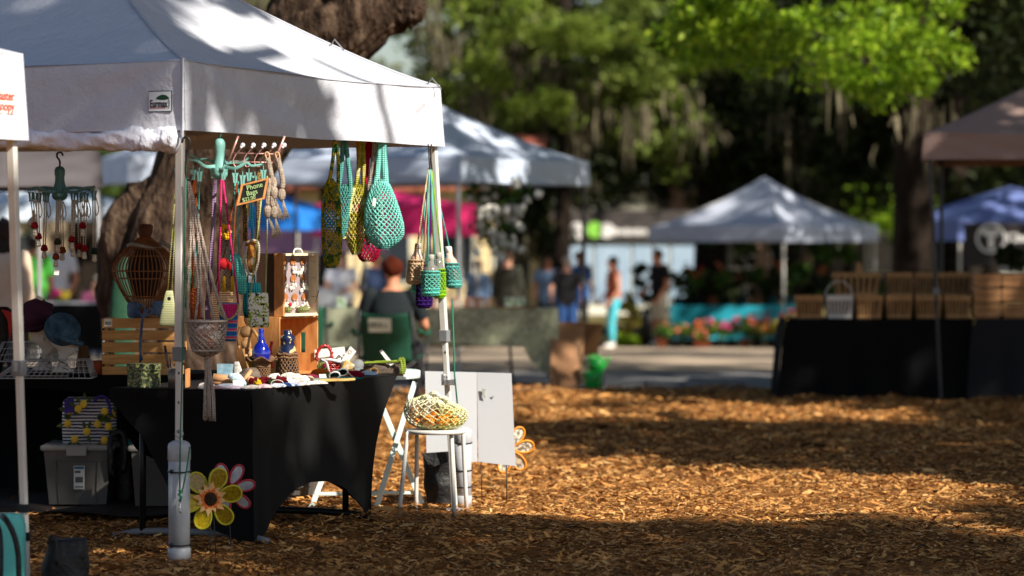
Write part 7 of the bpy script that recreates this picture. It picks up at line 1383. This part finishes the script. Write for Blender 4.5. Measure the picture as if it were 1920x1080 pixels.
for k, (px, h, w, f, lab) in enumerate([(1272, .55, .22, 'none', 'bushy plant at the left end of the turquoise table'), (1305, .6, .24, 'red', 'plant with red blooms near the left end of the turquoise table'), (1335, .7, .24, 'none', 'tall leafy plant left of the middle of the turquoise table'), (1362, .6, .24, 'salmon', 'plant with salmon blooms at the middle of the turquoise table'), (1392, .75, .26, 'white', 'tall plant with white blooms on the turquoise table'), (1420, .62, .24, 'none', 'dense green plant right of the middle of the turquoise table'), (1450, .7, .25, 'orange', 'plant with orange blooms near the right end of the turquoise table'), (1478, .55, .22, 'none', 'plant just behind the stall pole on the turquoise table')]):
    b_ = W(px, 0, 59.6); b_.z = gz(59.2) + .765; plant(lab, b_, h, w, m_leaf_plant if k % 2 else m_leaf_dark, flw[f], True, 40 + k, .12, 6, 'plant', 'potted_plant', 'plants on the turquoise table')
for k, (px, py, Y, h, w, f, lab) in enumerate([(1330, 440, 60.2, .4, .24, 'red', 'hanging basket with a red bloom under the far tent'), (1400, 445, 60.4, .42, .28, 'none', 'trailing green hanging basket at the middle of the far tent'), (1540, 470, 60.5, .5, .3, 'none', 'left lush hanging basket right of the stall pole'), (1590, 468, 61.0, .5, .3, 'yellow', 'right lush hanging basket near the back pole of the far tent'), (1500, 500, 61.5, .55, .3, 'none', 'dark hanging plant behind the stall pole')]):
    b_ = W(px, py + 45, Y); r_ = plant(lab, b_, h, w, m_leaf_plant, flw[f], True, 70 + k, .12, 5, 'hanging plant', 'hanging_basket', 'hanging baskets in the far tent'); mb = MB()
    for a in (0, 2.1, 4.2): mb.tube([V(math.cos(a) * .1, math.sin(a) * .1, .16), V(0, 0, 1.92 + gz(Y) - b_.z + .2)], .003, 4)
    obj('hanger_wire', mb, m_cframe, r_)
plant('yellow green shrub standing behind the woman in turquoise leggings', G(1182, 60), 1.0, .26, m_lv2, None, False, 91, .14, 0, 'shrub', 'shrub'); plant('low lime shrub at the foot of the yellow green shrub', G(1185, 57.6), .35, .24, m_leaf_lime, None, False, 92, .12, 0, 'shrub', 'shrub')
plant('dark leafy plant between the woman in leggings and the flower stall', G(1196, 61), 1.75, .22, m_leaf_dark, None, True, 93, .16, 0, 'plant', 'potted_plant'); plant('dark tall plant at the left pole of the far tent', G(1224, 62), 1.5, .3, m_leaf_dark, None, True, 94, .16, 0, 'plant', 'potted_plant')
for k, (px, Y) in enumerate(((1560, 62), (1610, 62.5), (1645, 63), (1300, 63), (1360, 63.2), (1440, 63), (1500, 62.6))): plant(['leafy shrub behind the basket table near the stall pole', 'leafy shrub behind the middle baskets', 'leafy shrub next to the far tent back pole', 'dark shrub at the back of the far tent, left', 'dark shrub at the back of the far tent, left of the middle', 'dark shrub at the back of the far tent, right of the middle', 'dark shrub at the back right of the stall pole'][k], G(px, Y), 1.5, .42, m_leaf_plant if k < 3 else m_leaf_dark, None, False, 100 + k, .16, 0, 'shrub', 'shrub', 'shrubs behind the flower stall', 60)
mb = MB(); loft(mb, [(585, 1205, 1218), (590, 1202, 1222), (650, 1200, 1224)], 59.5, .8, 14, .6); solo('black_bin', mb, m_plastic_black, 'black bin standing left of the person in pale shorts', 'bin')
# ------------------------------------------------------------------ basket table on the right
BT = V(*W(1480, 0, 29.0).xy, 0)
def drape(label, x0, L, Y, mat, dz=0):
    root = thing('display_table', label, 'table', V(x0, Y, 0)); mb = MB(); mb.grid(lambda u, v: V(u * L, v * .8, .735 + dz), 8, 4)
    mb.grid(lambda u, v: V(u * L - (.02 + .09 * v ** .5) * max(0, 1 - u / .05), -.015 - .03 * v - .018 * math.sin(u * 33) * v, .735 + dz - v * (.725 + dz)), 80, 8); mb.grid(lambda u, v: V(-.02 - .09 * v ** .5 + .012 * math.sin(u * 14) * v, u * .8, .735 + dz - v * (.725 + dz)), 20, 8); mb.grid(lambda u, v: V(L + .02 * v, u * .8, .735 + dz - v * (.725 + dz)), 20, 6)
    obj('tablecloth', mb, mat, root)
    for x in (.1, L - .1):
        for y in (.1, .7): q = MB(); q.tube([V(x, y, .73), V(x, y, 0)], .016, 8); obj('leg', q, m_cframe, root)
    return root
drape('long table under a black floor length cloth carrying the wooden baskets', BT.x, 1.66, 29.0, m_blackcloth); drape('second black draped table at the right edge carrying the slatted produce crates', BT.x + 1.70, 1.5, 28.95, M('faded_black_linen', (22, 22, 28), .9, .15, 4), .004)
mb = MB(); mb.box(W(1690, 0, 29.5) + V(0, .0, -W(1690, 0, 29.5).z + .835), (1.22, .26, .195)); solo('riser', mb, M('brown_riser', (70, 50, 36), .8, .2, 4), 'dark wooden riser behind the front row of baskets', 'riser', smooth=False)
m_bask = M('tan_split_wood', stops=[(.3, (146, 108, 66)), (.7, (182, 140, 92))], rough=.75, vs=7, stretch=(6, 6, 1)); m_baskw = M('white_washed_wood', (206, 202, 196), .6, .05, 9)
m_basket_shade = M('basket_inner_shade', (46, 34, 24), .9, .2, 9)
def basket(label, px, Y, z, mat, s=1.0, wd=.245, handle=True):
    root = thing('wooden_basket', label, 'basket', V(*W(px, 0, Y).xy, z), 'wooden baskets on the black table'); w0, w1, d0, d1, h = wd * .84, wd, .15, .19, .205 * s
    mb = MB(); mb.box((0, 0, .006), (w0, d0, .01))
    for sd in (-1, 1):
        for k in range(7):
            u = (k + .5) / 7 - .5; a = V(u * w0 * .98, sd * d0 / 2, .004); b = V(u * w1 * .98, sd * d1 / 2, h - .01); mb.beam(a, b, w0 / 7 * .5, .004, up=(0, 1, 0))
        for k in range(5):
            u = (k + .5) / 5 - .5; a = V(sd * w0 / 2, u * d0 * .98, .004); b = V(sd * w1 / 2, u * d1 * .98, h - .01); mb.beam(a, b, d0 / 5 * .62, .004, up=(1, 0, 0))
    obj('slats', mb, mat, root, smooth=False); mb = MB()
    for z0, z1, k in ((h - .045, h, 1.0), (.0, .03, .86)):
        a, b = (lerp(w0, w1, z0 / h) / 2 + .005, lerp(d0, d1, z0 / h) / 2 + .005)
        for p, q in (((-a, -b), (a, -b)), ((a, -b), (a, b)), ((a, b), (-a, b)), ((-a, b), (-a, -b))): mb.box(V((p[0] + q[0]) / 2, (p[1] + q[1]) / 2, (z0 + z1) / 2), (abs(p[0] - q[0]) + .006, abs(p[1] - q[1]) + .006, z1 - z0))
    obj('band', mb, mat, root, smooth=False)
    mb = MB(); mb.box((0, 0, h * .45), (w0 * .9, d0 * .9, h * .75)); obj('dark_core', mb, m_basket_shade, root, smooth=False)  # added core, its dark colour stands for the shade behind the slats
    if handle: mb = MB(); mb.tube([V(math.cos(a) * w1 * .5, 0, h - .02 + math.sin(a) * (.15 if mat is m_baskw else .13)) for a in np.linspace(0, math.pi, 18)], .005 if mat is m_baskw else .0022, 6); obj('handle', mb, mat if mat is m_baskw else m_twig, root)
    return root
for k, (px, lab) in enumerate(((1517, 'tan wooden basket at the left end of the front row'), (1573, 'white washed wooden basket second in the front row'), (1628, 'tan wooden basket just right of the white one'), (1684, 'tan wooden basket in the middle of the front row'), (1739, 'tan wooden basket behind the dark tent pole'), (1793, 'tan wooden basket at the right end of the front row'))): basket(lab, px, 29.14, .742, m_baskw if k == 1 else m_bask)
for k, (px, wd, lab) in enumerate(((1606, .44, 'wide tan basket at the left end of the back row'), (1686, .26, 'tan basket second in the back row'), (1732, .22, 'narrow tan basket left of the dark pole in the back row'), (1785, .36, 'wide tan basket at the right end of the back row'))): basket(lab, px, 29.5, .935, m_bask, 1.05, wd)
q = MB(); q.prism([W(1603, 516, 29.45), W(1619, 516, 29.45), W(1614, 492, 29.45), W(1607, 492, 29.45)], (0, .03, 0)); solo('price_marker', q, m_bask, 'small brown wooden marker standing in the wide left back basket', 'marker', smooth=False)
m_prod = M('rough_crate_wood', stops=[(.3, (150, 104, 66)), (.7, (190, 140, 94))], rough=.8, vs=6)
for k in range(6):
    px = 1848 if k % 2 == 0 else 1901; row = k // 2; r_ = thing('produce_crate', ['bottom left slatted produce crate at the right edge', 'bottom right slatted produce crate at the right edge', 'middle left slatted produce crate at the right edge', 'middle right slatted produce crate at the right edge', 'top left slatted produce crate at the right edge', 'top right slatted produce crate at the right edge'][k], 'crate', V(*W(px, 0, 29.15).xy, .742 + row * .137), 'produce crates at the right edge'); mb = MB()
    for z in (.045, .1): mb.box((0, -.12, z), (.245, .01, .048)); mb.box((0, .12, z), (.245, .01, .048)); mb.box((-.118, 0, z), (.01, .24, .048)); mb.box((.118, 0, z), (.01, .24, .048))
    for x in (-.108, .108):
        for y in (-.108, .108): mb.box((x, y, .066), (.014, .014, .132))
    mb.box((0, 0, .012), (.23, .23, .02)); obj('slats', mb, m_prod, r_, smooth=False)
    mb = MB(); mb.ball((0, 0, .05), (.1, .1, .04), 12, 8, wob=.3); obj('contents', mb, M('dark_greens', (30, 50, 24), .7, .3, 12), r_)
plant('dark green leafy plant on top of the produce crates', V(*W(1895, 0, 29.2).xy, .742 + .412), .26, .19, m_leaf_dark, None, False, 120, .07, 0, 'plant', 'potted_plant', None, 70)
# banner with the round emblem
bn = thing('banner', 'dark banner with a white round emblem and white lettering at the right edge', 'banner', W(1862, 500, 51.0)); mb = wmb(bn); mb.prism([W(1808, 500, 51), W(1990, 500, 51), W(1990, 418, 51), W(1808, 418, 51)], (0, .03, 0)); obj('panel', mb, M('near_black_vinyl', (34, 28, 30), .6, .1), bn, smooth=False)
m_wink = M('white_print', (222, 220, 218), .6, .03); mb = wmb(bn); c_ = W(1858, 447, 50.97); mb.tube([c_ + V(math.cos(a), 0, math.sin(a)) * .22 for a in np.linspace(0, 6.283, 40)[:-1]], .022, 6, closed=True); mb.prism([c_ + V(x, 0, z) for x, z in ((-.16, .14), (.16, .14), (.13, .05), (.04, .04), (.035, -.17), (-.035, -.17), (-.04, .04), (-.13, .05))], (0, .01, 0)); obj('emblem', mb, m_wink, bn, smooth=False)
text('Chas', .2, m_wink, bn, W(1888, 446, 50.96) - bn.location, bold=.006)
# ------------------------------------------------------------------ left background: table, car, pale tent
lt = thing('market_table', 'grey topped table with small goods in front of the white car', 'table', V(*W(110, 0, 41).xy, gz(41))); mb = MB(); mb.box((.35, .3, .74), (1.1, .6, .03)); obj('tabletop', mb, M('grey_white_top', (190, 192, 198), .5, .05), lt, smooth=False)
for x in (-.15, .85):
    for y in (.05, .55): mb = MB(); mb.tube([V(x, y, .73), V(x, y, 0)], .016, 8); obj('leg', mb, m_cframe, lt)
mb = MB(); mb.grid(lambda u, v: V(-.2 + 1.1 * u, -.01 - .02 * math.sin(u * 20) * v, .74 - .6 * v), 30, 5); obj('skirt', mb, m_blackcloth, lt)
for px, w, c, lab in ((120, .05, 'yellow', 'yellow blossom posy on the left background table'), (187, .06, 'yellow', 'yellow blossom bunch beside the child'), (108, .06, 'magenta', 'magenta blossom posy on the left background table')):
    b_ = V(*W(px, 0, 41.2).xy, gz(41) + .757); plant(lab, b_, .14, w, m_leaf_plant, flw[c], False, 130 + px, .05, 10, 'posy', 'posy', None, 10)
CB = V(*W(112, 0, 49).xy, gz(49)); car = thing('parked_car', 'white parked car with its windscreen showing left of the leaning oak trunk', 'car', CB); m_carp = M('white_car_paint', (222, 224, 228), .25, .02, 3, spec=.6, coat=.6); m_win = M('car_glass', (120, 150, 164), .08, .1, 3, spec=.9)
prof = [(0, .35), (.02, .62), (.12, .74), (.95, .86), (1.05, .90), (1.75, 1.40), (2.1, 1.46), (2.9, 1.44), (3.7, 1.02), (4.25, .96), (4.35, .7), (4.36, .35)]
mb = MB(); vs = []; ys = (0, .06, .2, 1.6, 1.74, 1.8); ins = (.10, .04, 0, 0, .04, .1)
for y, k in zip(ys, ins):
    for x, z in prof: vs.append(V(lerp(x, 2.2, k * .25), y + (.12 * max(0, z - .9) * (1 if y < .9 else -1)), lerp(z, .6, k * .5)))
n = len(prof); fs = [(i * n + j, i * n + (j + 1) % n, (i + 1) * n + (j + 1) % n, (i + 1) * n + j) for i in range(5) for j in range(n)] + [tuple(range(n - 1, -1, -1)), tuple(range(5 * n, 6 * n))]; mb.add(vs, fs); obj('body', mb, m_carp, car, fix=True, bevel=.03)
mb = MB(); mb.prism([V(1.12, .28, .955), V(1.12, 1.52, .955), V(1.72, 1.45, 1.39), V(1.72, .35, 1.39)], (-.012, 0, .014)); obj('windscreen', mb, m_win, car, smooth=False)
for nm, pl_ in (('side_window', [(1.3, .96), (1.85, 1.36), (2.3, 1.39), (2.3, .97)]), ('side_window', [(2.36, .97), (2.36, 1.39), (2.85, 1.38), (3.4, 1.02)])): mb = MB(); mb.prism([V(x, .035 + .12 * (z - .9), z) for x, z in pl_], (0, .02, 0)); obj(nm, mb, m_win, car, smooth=False)
for x in (.85, 3.5):
    for y in (.02, 1.6):
        mb = MB(); mb.tube([V(x, y, .32), V(x, y + .2, .32)], .32, 26); w_ = obj('wheel', mb, M('tyre_rubber', (22, 22, 23), .8), car, smooth=False, bevel=.03); mb = MB(); mb.tube([V(x, y - .012, .32), V(x, y + .02, .32)], .2, 20); obj('rim', mb, m_steel, w_, smooth=False, bevel=.01)
mb = MB(); mb.ball((.06, .3, .66), (.08, .18, .07), 12, 8); obj('headlight', mb, m_win, car); mb = MB(); mb.ball((.06, 1.5, .66), (.08, .18, .07), 12, 8); obj('headlight', mb, m_win, car)
tent('canopy_tent', 'very pale blue pop-up tent low behind the mushroom charms', V(*W(243, 0, 56).xy, gz(56)), (-.98, -.15), (-.15, .98), 3.0, 2.25, 2.55, 3.05, M('ice_blue_cloth', (206, 220, 234), .75, .04, 2), m_pole_white, n=10)
# ------------------------------------------------------------------ buildings across the road
m_cream_w = M('cream_stucco', stops=[(.3, (214, 190, 140)), (.7, (232, 212, 168))], rough=.9, vs=2, bump=.2, bs=30); m_roofr = M('red_tile_roof', stops=[(.3, (136, 70, 52)), (.7, (176, 100, 76))], rough=.8, vs=9, stretch=(4, 1, 1)); m_darkwin = M('dark_window', (40, 48, 56), .1, .2, 2, spec=.8); m_fascia = M('dark_fascia', (62, 56, 54), .7, .1); m_blueglass = M('shop_glass', stops=[(.3, (130, 156, 182)), (.7, (176, 196, 214))], rough=.12, vs=.6, spec=.8); m_whitewall = M('white_siding', (222, 220, 206), .8, .04, 4)
def building(label, x0, x1, Y, zt, depth, wall, roofm, ridge=1.2, wins=(), eave=.3, gable=False, name='building'):
    a = W(x0, 0, Y).x; b = W(x1, 0, Y).x; g = gz(Y); root = thing(name, label, 'building', V((a + b) / 2, Y, g)); hw = (b - a) / 2
    mb = MB(); mb.box((0, depth / 2, zt / 2), (hw * 2, depth, zt)); w_ = obj('wall', mb, wall, root, smooth=False); mb = MB()
    if gable:
        q = MB(); q.prism([V(-hw, 0, zt), V(hw, 0, zt), V(0, 0, zt + ridge)], (0, depth, 0)); obj('gable', q, wall, root, smooth=False)
        for s in (-1, 1): mb.prism([V(s * (hw + eave), -eave, zt - .12), V(0, -eave, zt + ridge + .06), V(0, -eave, zt + ridge + .2), V(s * (hw + eave), -eave, zt + .04)], (0, depth + 2 * eave, 0))
    elif ridge: mb.prism([V(-hw - eave, -eave, zt), V(-hw - eave, depth + eave, zt), V(-hw - eave, depth / 2, zt + ridge)], (2 * (hw + eave), 0, 0))
    else: mb.box((0, depth / 2, zt + .12), (hw * 2 + .2, depth + .2, .24))
    obj('roof', mb, roofm, root, smooth=False)
    for x, z, w, h in wins:
        q = MB(); q.box((x, -.005, z), (w + .14, .09, h + .14)); fr = obj('window', q, m_whitewall, root, smooth=False); q = MB(); q.box((x, -.045, z), (w, .03, h)); obj('pane', q, m_darkwin, fr, smooth=False)
    return root
building('cream stucco building with a red roof behind the pink tent', 560, 1010, 86, 3.3, 9, m_cream_w, m_roofr, 1.6, [(x, 1.5, .9, 1.3) for x in (-2.4, -.7, 1.0, 2.5)])
building('long red roofed building behind the leaning oak', -260, 520, 92, 3.0, 9, M('tan_stucco', (176, 156, 128), .9, .08, 2), m_roofr, 1.6, [(x, 1.5, 1.0, 1.2) for x in (-4, -1.5, 1, 3.6)])
shop = building('low shop with a dark fascia and a white and green round sign', 1040, 1330, 84, 2.5, 7, m_whitewall, m_fascia, 0, [])
mb = MB(); mb.box((0, -.1, 2.24), (4.05, .12, .62)); fo = obj('fascia', mb, m_fascia, shop, smooth=False)
for k in range(4): mb = MB(); mb.box((-1.5 + k * 1.0, -.03, 1.1), (.92, .05, 1.6)); obj('shop_window', mb, m_blueglass, shop, smooth=False)
so = shop.location
def son(px, py): return V(W(px, py, 84).x - so.x, -.2, W(px, py, 84).z - so.z)
for px, py, r, m_, nm in ((1082, 433, .22, m_wink, 'white_disc'), (1115, 431, .21, M('lime_print', (130, 196, 70), .6), 'green_disc'), (1137, 432, .2, m_wink, 'white_disc')): mb = MB(); p = son(px, py); mb.tube([p, p + V(0, -.04, 0)], r, 22); obj(nm, mb, m_, fo, smooth=False)
mb = MB()
for k in range(9): p = son(1154 + k * 7, 435); mb.box(p, (.075, .03, .14 + .05 * (k % 3 == 0)))
obj('sign_strip', mb, m_wink, fo, smooth=False)
building('small white gabled house showing above the shop roof', 1135, 1262, 97, 2.5, 6, m_whitewall, m_fascia, 1.0, [(-.5, 2.0, .5, .8)], .2, True, 'house')
building('pale red roofed house behind the flower stall peak', 1255, 1520, 102, 4.4, 7, M('pinkish_stucco', (196, 160, 140), .9, .06, 3), m_roofr, 1.5, [(x, 1.6, .8, 1.1) for x in (-1.4, 0, 1.4)], .3, False, 'house')
building('dark house in the trees at the right edge', 1560, 2060, 100, 3.0, 7, M('dark_siding', (86, 78, 68), .9, .1, 3), m_fascia, 1.4, [(x, 1.5, .9, 1.2) for x in (-2.6, -.6, 1.4)], .3, False, 'house')
